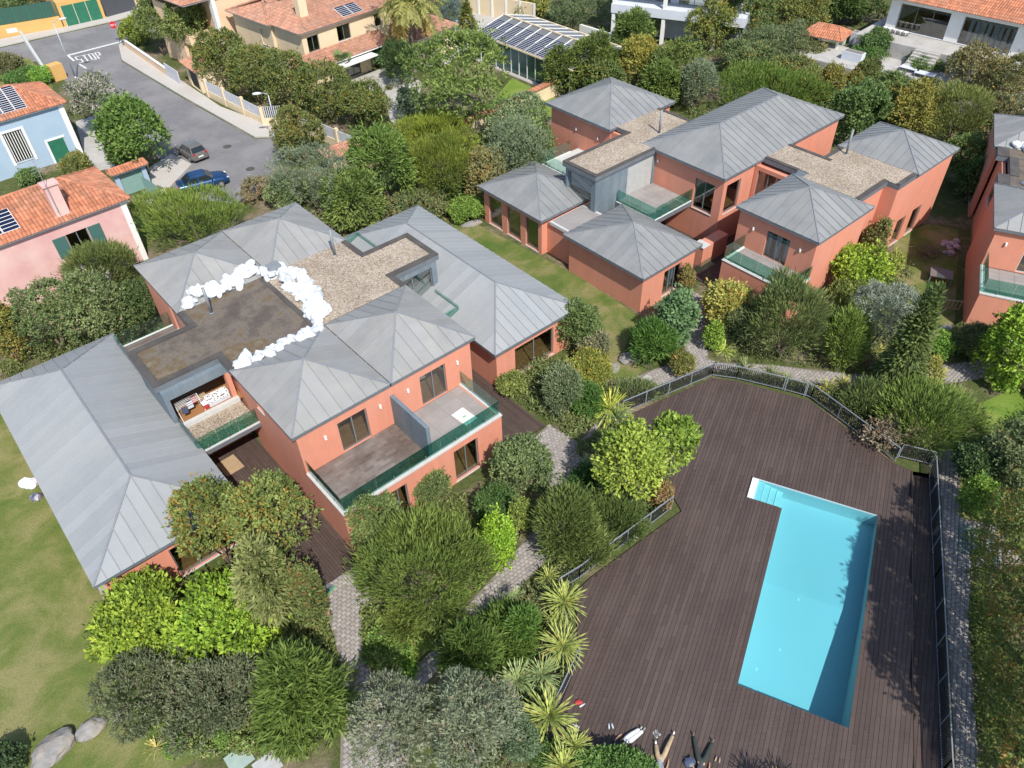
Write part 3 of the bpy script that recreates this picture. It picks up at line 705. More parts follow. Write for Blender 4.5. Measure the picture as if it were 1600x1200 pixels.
mb = h.mb(); mb.box(13.9, 14.7, 39.5, 40.15, 6.03, 6.75); mb.build('roof_vent', M['cap'], h.root)
# wings
block(h, -2.0, 4.65, 27.7, 44.7, 0, 3.12, {'F': [(1.0, 4.2, .1, 2.3, 3)], 'R': [(29, 31, .2, 2.2, 2)]})
hip_roof(h, -2.38, 4.98, 27.17, 45.1, 3.3, 1.5, (1.33, 31.0, 1.33, 41.5), .60, M['zincl'])
block(h, 21.74, 28.1, 27.5, 44.4, 0, 3.12, {'F': [(23.25, 26.55, .2, 2.42, 2)], 'L': []})
hip_roof(h, 21.33, 28.4, 27.08, 44.7, 3.3, 1.42, (24.95, 31.25, 24.95, 41.1), .60, M['zincl'])
slab(h, 19.3, 21.75, 33.0, 44, 0, 2.7, M['salmon'], 'link_wall'); slab(h, 4.65, 8.3, 34.6, 44, 0, 2.7, M['salmon'], 'link_wall')
patio([F1.w(a, b) for a, b in ((4.7, 22.4), (8.27, 22.4), (8.27, 34.4), (4.7, 34.4))], A1+R(90))
patio([F1.w(a, b) for a, b in ((18.55, 23.1), (21.7, 23.1), (21.7, 33), (19.35, 33), (19.35, 26.7), (18.55, 26.7))], A1+R(90))
slab(h, -2.5, -2.02, 27.3, 45, -.02, .02, M['paver'], 'gravel_margin')

# ------------------------------------------------------------------ house 2: the far twin house
h = H2 = House('villa', F1, 47.0, 33.0, 'far orange villa with blue grey zinc roofs and gravel flat roofs')
block(h, 34.12, 39.7, 36.8, 43.7, 0, 3.12, {'L': [(37.2, 38.65, .1, 2.6, 1), (39.25, 40.85, .1, 2.6, 1), (41.5, 43.1, .1, 2.6, 1)]})
hip_roof(h, 33.68, 39.85, 36.42, 43.9, 3.3, 1.35, (36.76, 40.2, 36.76, 40.2), .66)
block(h, 34.12, 39.7, 26.68, 33.8, 0, 3.12, {'F': [(36.4, 38.3, .3, 2.4, 3)]})
hip_roof(h, 33.64, 39.88, 26.28, 34.02, 3.3, 1.4, (36.76, 30.15, 36.76, 30.15), .66)
for k in range(2): slab(h, 36.6+k*1.0, 37.1+k*1.0, 27.2, 27.23, .35, 2.35, M['curtain'], 'curtain')
slab(h, 34.7, 38.0, 33.82, 36.78, 0, 2.7, M['salmon'], 'link_wall'); slab(h, 34.55, 38.2, 34.04, 36.4, 2.7, 2.95, M['sill'], 'link_roof')
cover(h, H2.root, [(34.75, 38.0, 34.1, 36.35)], 2.956, M['tileg'], 'link_roof_deck')
block(h, 44.6, 52.0, 39.9, 46.9, 0, 5.82, {})
hip_roof(h, 44.16, 52.25, 39.6, 47.2, 6.0, 1.55, (48.25, 43.4, 48.25, 43.4), .66)
for a in (43.75, 41.2): wall_lamp(h, 'L', 44.6, a, 4.65)
block(h, 44.6, 59.7, 28.45, 35.9, 0, 5.82, {'L': [(29.2, 31.0, 2.5, 4.95, 2)], 'F': [(45.05, 46.75, 2.7, 5.1, 1), (49.2, 51.6, 3.0, 5.2, 3)]})
hip_roof(h, 44.2, 60.0, 28.2, 36.2, 6.0, 1.6, (48.4, 32.2, 56.0, 32.2), .66)
wall_lamp(h, 'L', 44.6, 34.7, 5.0)
# projecting slate box
wall(h, 'L', 37.9, 35.0, 38.2, 2.5, 5.65, [(35.45, 38.0, 2.75, 5.35)], M['bluewall']); window(h, 'L', 37.9, 35.45, 38.0, 2.75, 5.35, 1, inset=.15, fm=M['bluewall'], sill=False, fw=.1)
wall(h, 'F', 35.0, 38.15, 44.6, 2.5, 5.65, [(41.4, 44.3, 2.7, 5.4)], M['bluewall'], t=.2); wall(h, 'K', 38.2, 38.15, 44.6, 2.5, 5.65, (), M['bluewall'], t=.2)
slab(h, 41.42, 44.28, 35.03, 35.1, 2.72, 5.38, mat('grey_screen', (.42, .43, .42), None, 2, .7), 'screen')
slab(h, 38.0, 44.5, 35.25, 37.95, 2.5, 2.62, M['wood'], 'floor'); slab(h, 38.25, 38.28, 35.55, 37.9, 4.1, 5.3, M['curtain'], 'blind'); slab(h, 38.22, 38.245, 35.55, 37.9, 3.55, 3.65, M['sill'], 'blind_rail')
block(h, 44.7, 50.0, 35.9, 39.9, 0, 5.6, {}, sides='LR', floor=False)
fr = flat_roof(h, [(37.68, 45.0, 34.85, 38.35), (45.0, 50.2, 36.22, 39.62)], 5.98, .33, None,
    kerbs=[(37.68, 38.0, 34.85, 38.35), (38.0, 44.33, 34.85, 35.1), (38.0, 45.0, 38.05, 38.35), (49.9, 50.2, 36.22, 39.62)])
cover(h, fr, [(38.0, 45.0, 35.1, 38.05), (45.0, 49.9, 36.24, 39.6)], 6.02, M['gravel'], 'gravel_layer')
pipe(h, 46.6, 36.5, 5.98, 1.9)
# roof terrace with green glass
slab(h, 40.2, 44.58, 31.0, 34.98, 2.62, 2.98, M['fascia'], 'terrace_slab'); tile_floor(h, 40.3, 44.57, 31.1, 34.97, 3.0, .6, .6, M['tileg'], brick=False)
glass_rail(h, [(40.25, 34.9), (40.25, 31.05), (44.5, 31.05)], 3.0, 1.0, maxw=1.6)
glass_rail(h, [(40.3, 38.4), (40.3, 43.45), (43.6, 43.45)], 3.0, 1.0, maxw=1.8, pm=M['greenp']); slab(h, 40.2, 44.58, 38.4, 43.5, 2.6, 2.98, M['sill'], 'terrace_slab')
# front right (e) with balcony on its left face
block(h, 42.1, 48.2, 19.2, 25.2, 0, 5.82, {'L': [(21.05, 22.85, 3.02, 5.05, 2)]})
for k in range(3): slab(h, 42.5, 42.53, 21.1+k*.75, 21.5+k*.75, 3.1, 5.0, M['curtain'], 'curtain')
hip_roof(h, 41.75, 48.4, 18.92, 25.4, 6.0, 1.45, (45.1, 22.2, 45.1, 22.2), .66)
for a in (23.9, 20.2): wall_lamp(h, 'L', 42.1, a, 4.75)
wall(h, 'L', 39.7, 19.0, 24.4, 0, 3.0); wall(h, 'F', 19.2, 39.95, 42.1, 0, 3.0); wall(h, 'K', 24.4, 39.95, 42.1, 0, 3.0)
slab(h, 39.66, 42.08, 18.96, 24.44, 3.002, 3.05, M['sill'], 'ledge'); tile_floor(h, 39.95, 42.08, 19.2, 24.2, 3.07, .9, .45, M['tileg'], brick=False)
glass_rail(h, [(42.05, 24.35), (39.78, 24.35), (39.78, 19.05), (42.05, 19.05)], 3.06, 1.0, maxw=1.4)
# back right (f) and the gravel roofs between
block(h, 52.3, 60.5, 19.25, 25.4, 0, 5.62, {'F': [(54.3, 55.6, .1, 2.3, 1), (56.6, 58.0, .1, 2.3, 1)]})
hip_roof(h, 54.7, 60.8, 19.05, 25.6, 6.0, 1.4, (57.75, 22.3, 57.75, 22.3), .66)
slab(h, 54.95, 60.48, 19.3, 25.38, 5.62, 5.82, M['salmon'], 'upstand')
wall(h, 'F', 20.3, 48.2, 52.3, 0, 5.62, [(48.4, 49.5, .1, 5.4)]); window(h, 'F', 20.3, 48.4, 49.5, .1, 5.4, 1, sill=False)
wall(h, 'L', 48.3, 25.2, 28.4, 0, 5.62, [(25.5, 28.1, 3.0, 5.3)]); window(h, 'L', 48.3, 25.5, 28.1, 3.0, 5.3, 3, sill=False)
fr = flat_roof(h, [(48.42, 54.68, 20.1, 25.3), (49.0, 52.3, 25.3, 28.22), (52.3, 54.68, 19.2, 20.1)], 5.98, .33, None,
    kerbs=[(49.0, 49.32, 25.42, 28.22), (52.0, 52.3, 24.6, 28.22), (52.3, 54.66, 25.0, 25.3), (48.42, 49.75, 20.1, 20.4), (49.75, 52.3, 20.1, 20.45), (52.3, 54.68, 19.2, 19.5)])
cover(h, fr, [(48.43, 52.3, 20.45, 24.6), (49.32, 52.0, 24.6, 28.2), (52.3, 54.66, 19.5, 25.0)], 6.02, M['gravel'], 'gravel_layer')
pipe(h, 53.9, 24.4, 5.98, 1.95)
slab(h, 48.6, 52.0, 25.4, 28.44, 0, 5.4, M['salmon'], 'link_wall')
slab(h, 41.6, 44.58, 27.3, 28.2, 0, 1.7, M['salmon'], 'garden_wall'); slab(h, 41.55, 42.4, 27.25, 28.25, 1.7, 1.76, M['sill'], 'coping')
patio([F1.w(a, b) for a, b in ((40.2, 24.6), (48.2, 25.3), (48.2, 28.4), (44.5, 28.4), (44.5, 34), (40.2, 34))], A1)

# ------------------------------------------------------------------ house 3: at the right edge, turned
h = H3 = House('villa', F3, 13.0, 60.0, 'orange villa cut by the right edge of the picture, white bags on its roof')
wall(h, 'F', 52.25, 10.15, 22.0, 3.0, 5.82, [(12.2, 14.2, 3.02, 5.2), (17.0, 19.0, 3.02, 5.2)])
window(h, 'F', 52.25, 12.2, 14.2, 3.02, 5.2, 2, sill=False, fm=M['sill']); window(h, 'F', 52.25, 17.0, 19.0, 3.02, 5.2, 2, sill=False)
wall(h, 'L', 10.15, 52.5, 58.4, 0, 5.82); wall(h, 'L', 10.15, 48.95, 52.5, 0, 3.02)
wall(h, 'F', 48.7, 10.15, 22, 0, 3.02, [(12.1, 15.5, .1, 2.45), (17, 20, .1, 2.4)]); window(h, 'F', 48.7, 12.1, 15.5, .1, 2.45, 2); window(h, 'F', 48.7, 17, 20, .1, 2.4, 2)
wall(h, 'L', 10.55, 58.4, 64.6, 0, 5.6, [(60.5, 62.4, 3.0, 5.0)]); wall(h, 'L', 10.15, 64.6, 70.8, 0, 5.82, [(66.2, 68.2, .2, 2.4)]); window(h, 'L', 10.15, 66.2, 68.2, .2, 2.4, 2); window(h, 'L', 10.55, 60.5, 62.4, 3.0, 5.0, 2)
wall(h, 'R', 22, 48.95, 70.8, 0, 5.6); wall(h, 'K', 70.8, 10.4, 21.7, 0, 5.82)
slab(h, 10.45, 21.6, 49.0, 70.5, .02, .12, M['wood'], 'floor'); slab(h, 10.85, 21.6, 52.6, 70.5, 2.85, 2.98, M['wood'], 'floor')
tile_floor(h, 10.4, 22, 49.0, 52.2, 3.0, .9, .45, M['tileg'], brick=False)
mb = h.mb(); mb.box(10.11, 22, 48.66, 48.94, 3.022, 3.11); mb.box(10.11, 10.39, 48.94, 52.2, 3.022, 3.11); mb.build('ledge', M['sill'], h.root)
glass_rail(h, [(10.25, 52.2), (10.25, 48.8), (21.9, 48.8)], 3.11, 1.0, maxw=1.9, base=False)
wall_lamp(h, 'F', 52.25, 11.0, 4.9); wall_lamp(h, 'F', 52.25, 15.2, 4.9)
hip_roof(h, 9.9, 15.85, 52.0, 58.4, 6.0, 1.35, (12.9, 55.2, 12.9, 55.2), .74, M['zincw']); hip_roof(h, 15.91, 22, 52.0, 58.4, 6.0, 1.35, (18.9, 55.2, 18.9, 55.2), .74, M['zincw'])
hip_roof(h, 9.9, 15.85, 64.6, 70.9, 6.0, 1.35, (12.9, 67.7, 12.9, 67.7), .74, M['zincw']); hip_roof(h, 15.91, 22, 64.6, 70.9, 6.0, 1.35, (18.9, 67.7, 18.9, 67.7), .74, M['zincw'])
fr = flat_roof(h, [(10.1, 22, 58.42, 60.0), (10.9, 22, 60.0, 63.0), (10.1, 22, 63.0, 64.58)], 5.98, .33, None,
    kerbs=[(10.1, 10.9, 58.42, 60.0), (10.9, 11.5, 60.0, 63.0), (10.1, 10.9, 63.0, 64.58)])
cover(h, fr, [(10.9, 22, 58.43, 60.0), (11.5, 22, 60.0, 63.0), (10.9, 22, 63.0, 64.57)], 6.0, M['membrane'], 'membrane')
# ------------------------------------------------------------------ vegetation
def leaf_mat():
    m, t, out = nodes('foliage'); L = t.links.new
    oi = N(t, 'ShaderNodeObjectInfo'); at_ = N(t, 'ShaderNodeAttribute', _attribute_name='tint'); at2 = N(t, 'ShaderNodeAttribute', _attribute_name='accent')
    hs = N(t, 'ShaderNodeHueSaturation'); L(oi.outputs['Color'], hs.inputs['Color'])
    mr = N(t, 'ShaderNodeMapRange'); mr.inputs[3].default_value = .85; mr.inputs[4].default_value = 2.75; L(at_.outputs['Fac'], mr.inputs[0]); L(mr.outputs[0], hs.inputs['Value'])
    mh = N(t, 'ShaderNodeMapRange'); mh.inputs[3].default_value = .525; mh.inputs[4].default_value = .475; L(at_.outputs['Fac'], mh.inputs[0]); L(mh.outputs[0], hs.inputs['Hue'])
    # accent leaves (young orange growth, dead leaves, blossom): colour kept in a second attribute
    ac = N(t, 'ShaderNodeAttribute', _attribute_name='acol')
    col = mixc(t, hs.outputs[0], ac.outputs['Color'], at2.outputs['Fac'])
    d = N(t, 'ShaderNodeBsdfPrincipled', Roughness=.55); d.inputs['Specular IOR Level'].default_value = .25; L(col, d.inputs['Base Color'])
    tr = N(t, 'ShaderNodeBsdfTranslucent'); L(col, tr.inputs['Color'])
    mx = N(t, 'ShaderNodeMixShader'); mx.inputs[0].default_value = .26; L(d.outputs[0], mx.inputs[1]); L(tr.outputs[0], mx.inputs[2])
    L(mx.outputs[0], out.inputs[0]); return m
M['leaf'] = leaf_mat()
def unit(a): return a/np.maximum(np.linalg.norm(a, axis=1, keepdims=True), 1e-9)
def leaves(name, P, D, Nn, Ln, Wd, tint, acc, acol, parent, color, fold=.0):
    """one rhombic leaf per row, all in one crown mesh"""
    n = len(P); D = unit(D); S = unit(np.cross(D, Nn)); Nn = np.cross(S, D)
    V = np.empty((n, 4, 3), np.float32)
    V[:, 0] = P; V[:, 1] = P+D*(Ln*.5)[:, None]+S*(Wd*.5)[:, None]+Nn*(Wd*fold)[:, None]
    V[:, 2] = P+D*Ln[:, None]; V[:, 3] = P+D*(Ln*.5)[:, None]-S*(Wd*.5)[:, None]+Nn*(Wd*fold)[:, None]
    me = bpy.data.meshes.new(name); me.vertices.add(4*n); me.vertices.foreach_set('co', V.ravel())
    me.loops.add(4*n); me.loops.foreach_set('vertex_index', np.arange(4*n, dtype=np.int32))
    me.polygons.add(n); me.polygons.foreach_set('loop_start', np.arange(0, 4*n, 4, dtype=np.int32)); me.polygons.foreach_set('loop_total', np.full(n, 4, np.int32))
    a = me.attributes.new('tint', 'FLOAT', 'FACE'); a.data.foreach_set('value', np.clip(tint, 0, 1).astype(np.float32))
    a = me.attributes.new('accent', 'FLOAT', 'FACE'); a.data.foreach_set('value', acc.astype(np.float32))
    a = me.attributes.new('acol', 'FLOAT_COLOR', 'FACE'); c = np.ones((n, 4), np.float32); c[:, :3] = acol; a.data.foreach_set('color', c.ravel())
    me.materials.append(M['leaf']); me.update(); me.validate()
    o = link('crown', me, parent); o.color = (*color, 1); return o
KIND = dict(  # leaf length, width, coverage, lobes, lobe radius, outward, up, jitter, sprig
    broad=dict(L=.30, W=.15, cov=2.6, lob=26, lr=.34, out=.5, up=.25, jit=.8, sprig=6, flat=.75),
    small=dict(L=.15, W=.085, cov=2.6, lob=30, lr=.30, out=.5, up=.3, jit=.8, sprig=5, flat=.7),
    clip=dict(L=.14, W=.08, cov=3.2, lob=34, lr=.26, out=.6, up=.2, jit=.7, sprig=4, flat=.7),
    fine=dict(L=.36, W=.05, cov=3.4, lob=36, lr=.27, out=.75, up=.65, jit=.45, sprig=5, flat=.2),
    conifer=dict(L=.40, W=.07, cov=3.4, lob=46, lr=.24, out=.75, up=.3, jit=.75, sprig=7, flat=.3),
    cedar=dict(L=.34, W=.10, cov=3.0, lob=40, lr=.25, out=.9, up=-.1, jit=.5, sprig=7, flat=.6),
    olive=dict(L=.17, W=.05, cov=2.4, lob=34, lr=.27, out=.6, up=.3, jit=.8, sprig=7, flat=.4),
    sparse=dict(L=.20, W=.10, cov=1.5, lob=26, lr=.30, out=.5, up=.3, jit=.9, sprig=5, flat=.6),
)
def crown(kind, rx, ry, rz, zc, parent, color, acc=0.0, acol=(.5, .25, .05), seed=0, minleaf=0, shape='dome', floor=.05, cov=1.0):
    g = np.random.default_rng(seed); k = KIND[kind]; r = (rx+ry+rz)/3
    clump = {'broad': .75, 'small': .55, 'clip': .42, 'fine': .65, 'conifer': .6, 'cedar': .6, 'olive': .55, 'sparse': .5}[kind]*(1.0 if r < 2.2 else 1.0+.25*(r-2.2))
    lr0 = min(.42, max(.13, clump/r)); nl = int(min(110, max(14, 2.6/lr0**2)))
    U = unit(g.normal(size=(nl, 3)))
    if shape == 'dome': U[:, 2] = np.where(U[:, 2] < -.35, -U[:, 2], U[:, 2])
    lr = lr0*g.uniform(.6, 1.45, nl)
    ph = g.uniform(0, 6.28, 6); wob = 1+.13*np.sin(2.3*U[:, 0]+ph[0])*np.sin(2.1*U[:, 1]+ph[1])+.12*np.sin(3.7*U[:, 1]+ph[2])*np.sin(3.1*U[:, 2]+ph[3])+.08*np.sin(6*U[:, 0]+ph[4])
    C = U*((1.02-lr*.8)*g.uniform(.78, 1.0, nl)*wob)[:, None]
    ni = max(3, nl//5); C = np.vstack([C, unit(g.normal(size=(ni, 3)))*g.uniform(.1, .55, (ni, 1))]); lr = np.append(lr, lr0*1.3*np.ones(ni))
    if shape == 'cone':                        # upright crown tapering to a point
        nl = max(nl, 80); zz = 1-1.9*np.linspace(0.02, 1, nl)**.62; aa = g.uniform(0, 6.28, nl); rr = .80*((.98-zz)/1.9)**.8*np.sqrt(g.uniform(.2, 1, nl))
        C = np.stack([np.cos(aa)*rr, np.sin(aa)*rr, zz], 1); lr = .10+.20*(.97-zz)/1.9
    sc = np.array([rx, ry, rz]); area = 4*math.pi*((rx*ry)**1.6/3+(rx*rz)**1.6/3+(ry*rz)**1.6/3)**(1/1.6)
    L0 = max(k['L']*(.8 if r < 1 else 1), minleaf*1.6); W0 = max(k['W'], minleaf*.75 if k['W'] > .07 else minleaf*.45)
    if r < .8: L0 *= .75; W0 *= .8
    if r > 1.6: L0 *= .85; W0 *= .85
    n = int(min(9000, max(300, area*k['cov']*cov/(L0*W0*.5))))
    if n == 9000: bo = min(1.35, math.sqrt(area*k['cov']*cov/(L0*W0*.5)/9000)); L0 *= bo; W0 *= bo
    ns = n//k['sprig']+1
    w = lr**2; idx = g.choice(len(lr), ns*4, p=w/w.sum()); dirs = unit(g.normal(size=(ns*4, 3)))
    dirs[:, 2] = np.where((dirs[:, 2] < -.3) & (g.random(ns*4) < .7), -dirs[:, 2], dirs[:, 2])
    rad = lr[idx]*np.where(g.random(ns*4) < .8, g.uniform(.88, 1.05, ns*4), g.uniform(.4, .9, ns*4))
    stray = g.random(ns*4) < .10; rad = np.where(stray, lr[idx]*g.uniform(1.05, 1.55, ns*4), rad)
    Pn = C[idx]+dirs*rad[:, None]
    ok = np.ones(len(Pn), bool)
    for c_, l_ in zip(C, lr): ok &= np.linalg.norm(Pn-c_, axis=1) > l_*.72
    ok &= (np.einsum('ij,ij->i', dirs, unit(C[idx]+np.array([[0, 0, .25]]))) > -.15) | (g.random(len(Pn)) < .2)
    Pn, dirs, idx = Pn[ok][:ns], dirs[ok][:ns], idx[ok][:ns]
    P = Pn*sc; z0 = P[:, 2]+zc > floor; P, dirs, idx, Pn = P[z0], dirs[z0], idx[z0], Pn[z0]
    out = unit(dirs*.6+unit(Pn)*.6)
    lt = g.random(len(lr))
    low = np.sin(P[:, 0]*1.3+seed)*np.sin(P[:, 1]*1.1+seed*2)*np.sin(P[:, 2]*1.7+seed*3)
    ts = .5+.34*(lt[idx]-.5)+.16*low+g.normal(size=len(P))*.10
    a_s = (g.random(len(P)) < acc*(1.0+1.3*low)+0*ts) if acc else np.zeros(len(P), bool)
    q = k['sprig']; P = np.repeat(P, q, 0); out = np.repeat(out, q, 0); ts = np.repeat(ts, q); a_s = np.repeat(a_s, q); m = len(P)
    up = np.array([[0, 0, 1.0]])
    D = out*k['out']+up*k['up']+g.normal(size=(m, 3))*k['jit']*.6
    Nn = out*k['flat']+up*.35+g.normal(size=(m, 3))*(.35 if k['flat'] > .5 else .6)
    P = P+g.normal(size=(m, 3))*L0*.30
    Ln = L0*g.uniform(.65, 1.25, m); Wd = W0*g.uniform(.7, 1.25, m)
    acl = np.array(acol)[None, :]*g.uniform(.6, 1.25, (m, 1))
    P[:, 2] += zc
    return leaves('crown', P, D, Nn, Ln, Wd, ts+g.normal(size=m)*.09, np.where(a_s, g.uniform(.5, 1, m), 0), acl, parent, color)
def stems(parent, h, r, spread, n, m, seed=0, top=.8):
    g = random.Random(seed); mb = MB()
    if n == 0:
        mb.tube((0, 0, -.1), (0, 0, h), r, r*.6, 8)
    for i in range(n):
        a = 2*math.pi*i/n+g.uniform(-.4, .4); p = Vector((0, 0, -.1)); q = Vector((math.cos(a)*spread*.15, math.sin(a)*spread*.15, h*.35)); mb.tube(p, q, r, r*.75, 7)
        t = Vector((math.cos(a)*spread*.6, math.sin(a)*spread*.6, h*top)); mb.tube(q, t, r*.7, r*.3, 6)
        for k in range(2):
            b = a+g.uniform(-.9, .9); e = q.lerp(t, .55)+Vector((math.cos(b)*spread*.3, math.sin(b)*spread*.3, h*.22)); mb.tube(q.lerp(t, .4), e, r*.4, r*.15, 5)
    return mb.build('trunk', m, parent, True)
PSEED = [100]
def plant(name, kind, box, color, label, cat='shrub', acc=0, acol=(.5, .25, .05), stem=0.0, shape='dome', grp=None, zb=0.0, cov=1.0, rzmax=2.6, bark='trunk', rzr=None):
    """box: sighting of the crown; sized and placed on the ground from it. stem: clear height below the crown"""
    x0, y0, x1, y1 = box; cx, cy = (x0+x1)/2, (y0+y1)/2; hpx = (y1-y0)/2
    d = ray(cx, cy); phi = math.atan2(-d[2], math.hypot(d[0], d[1])); zc = zb+1.0
    for _ in range(6):
        p = at(cx, cy, zc); dp = depth(p); mpp = dp/FPX; rx = (x1-x0)/2*mpp; hm = hpx*mpp; ry = rx
        t = hm**2-(rx*math.sin(phi))**2
        rz = math.sqrt(t)/math.cos(phi) if t > 0 else 0
        if rz < .55*rx:
            rz = .55*rx; t2 = hm**2-(rz*math.cos(phi))**2
            if t2 < (.45*hm)**2: rz = hm*.75; t2 = hm**2-(rz*math.cos(phi))**2
            ry = max(math.sqrt(max(t2, 0))/math.sin(phi), .3*rx)
        rz = min(rz, rzmax*rx)
        if rzr: rz = rzr*rx
        zc = zb+stem+rz*(.92 if stem == 0 else 1.0)
        if shape == 'dome' and stem == 0: zc = zb+rz*.75
    PSEED[0] += 1; s = PSEED[0]; p = at(cx, cy, zc)
    root = empty(name, (p.x, p.y, zb), 0, label, cat, grp)
    mx_ = max(color); lime = color[1] > .20 and color[2] < .07
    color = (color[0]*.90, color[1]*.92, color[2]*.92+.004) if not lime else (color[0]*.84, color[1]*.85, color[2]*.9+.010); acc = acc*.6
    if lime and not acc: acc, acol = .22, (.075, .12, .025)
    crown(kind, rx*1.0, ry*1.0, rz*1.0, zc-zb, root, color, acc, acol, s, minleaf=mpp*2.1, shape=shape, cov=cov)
    h = zc-zb+(rz*.3 if stem == 0 else 0)
    stems(root, max(h, .4), max(.03, min(.16, rx*.045)), rx*.8, 3 if shape != 'cone' else 0, M[bark], s)
    return root
def rosette(name, px_, py_, rpx, color, label, trunk=.8, n=70, cat='shrub', grp=None, droop=.5, acol=(.55, .42, .12), width=.055, zb=0.0):
    """sword-leaved plant: long blades radiating from the top of a short trunk"""
    PSEED[0] += 1; g = np.random.default_rng(PSEED[0]); p = at(px_, py_, trunk+zb); R_ = rpx*depth(p)/FPX
    root = empty(name, (p.x, p.y, zb), 0, label, cat, grp)
    P, D, Nn, Ln, Wd, T_, A_ = [], [], [], [], [], [], []
    for i in range(n):
        a = g.uniform(0, 2*math.pi); el = g.beta(1.2, 1.6)*1.75-.25; ln = R_*g.uniform(.75, 1.08)
        d = np.array([math.cos(a)*math.cos(el), math.sin(a)*math.cos(el), math.sin(el)]); pos = np.array([0, 0, trunk])+d*R_*.06; w = R_*width*g.uniform(.8, 1.25)
        tt = .35+.4*max(0, el)/1.5+g.normal()*.12; ac = g.random() < (.25 if el < .1 else .04)
        for sgm in range(3):
            sl = ln/3; P.append(pos); D.append(d); Nn.append(np.array([-math.cos(a)*math.sin(el), -math.sin(a)*math.sin(el), math.cos(el)])+g.normal(size=3)*.1)
            Ln.append(sl*1.35); Wd.append(w*(1.0, 1.1, .8)[sgm]*1.25); T_.append(tt+.08*sgm); A_.append(.8 if ac else 0)
            pos = pos+d*sl; d = d-np.array([0, 0, droop*.33*math.cos(el)]); d = d/np.linalg.norm(d)
    c = leaves('crown', np.array(P), np.array(D), np.array(Nn), np.array(Ln), np.array(Wd), np.array(T_), np.array(A_), np.tile(np.array(acol), (len(P), 1)), root, color)
    mb = MB(); mb.tube((0, 0, -.1), (0, 0, trunk), max(.05, R_*.09), max(.04, R_*.07), 9); mb.build('trunk', M['trunkg'], root, True)
    return root
def palm(name, base, h, R_, color, label, n=46, fan=False, acc=.15, trunk_r=.22):
    """base: world point; arching pinnate fronds or stiff fans on a trunk"""
    PSEED[0] += 1; g = np.random.default_rng(PSEED[0]); root = empty(name, base, 0, label, 'palm')
    mb = MB(); k = 9
    for i in range(k): mb.tube((0, 0, h*i/k-.05), (0, 0, h*(i+1)/k), trunk_r*(1.1-.2*i/k), trunk_r*(.95-.2*i/k), 10, False)
    mb.build('trunk', M['trunkg'], root, True)
    P, D, Nn, Ln, Wd, T_, A_ = [], [], [], [], [], [], []
    for i in range(n):
        a = g.uniform(0, 2*math.pi); el = g.uniform(-.45, 1.25); d = np.array([math.cos(a)*math.cos(el), math.sin(a)*math.cos(el), math.sin(el)]); pos = np.array([0, 0, h]); old = el < .1 and g.random() < acc*3
        ln = R_*g.uniform(.8, 1.05); st = 14 if not fan else 3
        side = np.array([-math.sin(a), math.cos(a), 0])
        if fan:
            hub = pos+d*ln*.55; P.append(pos); D.append(d); Nn.append(np.cross(side, d)); Ln.append(ln*.55); Wd.append(.05); T_.append(.4); A_.append(0)
            for f in np.linspace(-1.5, 1.5, 15):
                dd = d*math.cos(f)+side*math.sin(f)-np.array([0, 0, .15]); P.append(hub); D.append(dd); Nn.append(np.cross(side, d)); Ln.append(ln*.5); Wd.append(ln*.09); T_.append(.5+g.normal()*.12); A_.append(.7 if old else 0)
            continue
        for s in range(st):
            sl = ln/st; P.append(pos); D.append(d); Nn.append(np.cross(side, d)); Ln.append(sl*1.3); Wd.append(.06); T_.append(.5); A_.append(.6 if old else 0)
            for sg in (-1, 1):
                for q in range(2):
                    dd = d*.55+side*sg*.8+g.normal(size=3)*.12-np.array([0, 0, .25]); P.append(pos+d*sl*q*.5); D.append(dd); Nn.append(np.cross(side, d)+g.normal(size=3)*.3); Ln.append(ln*.26*(1-.55*s/st)); Wd.append(.14); T_.append(.45+g.normal()*.15); A_.append(.7 if old else 0)
            pos = pos+d*sl; d = d-np.array([0, 0, .13*math.cos(el)+.03]); d = d/np.linalg.norm(d)
    leaves('crown', np.array(P), np.array(D), np.array(Nn), np.array(Ln), np.array(Wd), np.array(T_), np.array(A_), np.tile(np.array((.42, .27, .07)), (len(P), 1)), root, color)
    return root

YG = (.21, .27, .028); OL = (.125, .145, .042); DK = (.048, .085, .022); GR = (.135, .16, .095); MID = (.075, .125, .03); BL = (.15, .165, .10); LIME = (.17, .29, .02)
ORG = (.42, .20, .045); YEL = (.42, .33, .05); STRAW = (.40, .31, .17); WHITE = (.72, .68, .62)
# --- garden in front of the near villa
plant('photinia_tree', 'small', (275, 745, 385, 890), (.12, .145, .035), 'orange tipped green tree against the near villa left wing corner', 'tree', .30, (.38, .22, .05), stem=.8)
plant('photinia_tree', 'small', (362, 735, 490, 900), (.13, .16, .04), 'taller orange tipped tree rising over the timber patio', 'tree', .26, (.38, .24, .05), stem=.6)
plant('bushy_shrub', 'small', (452, 885, 512, 1000), (.10, .125, .035), 'rusty green shrub squeezed between pale conifer and paved path', 'shrub', .3, (.30, .17, .06))
plant('pale_conifer', 'cedar', (352, 822, 478, 990), (.19, .205, .06), 'pale olive feathery conifer between lime shrub and orange tipped trees', 'tree', shape='cone', rzr=1.7)
plant('lime_shrub', 'broad', (147, 905, 300, 1045), (.22, .29, .025), 'left half of the broad lime green shrub beside the lawn')
plant('lime_shrub', 'broad', (270, 893, 450, 1040), (.20, .30, .022), 'right half of the broad lime green shrub, below the villa window')
plant('grey_shrub', 'olive', (145, 1015, 290, 1150), (.105, .12, .058), 'dark grey green shrub with bare twigs beside the boulders', acc=.08, acol=(.3, .24, .16), cov=.85)
plant('grey_shrub', 'olive', (265, 1030, 410, 1165), (.10, .115, .058), 'dark grey green shrub under the lime shrub, touching the juniper', acc=.06, acol=(.3, .24, .16), cov=.85)
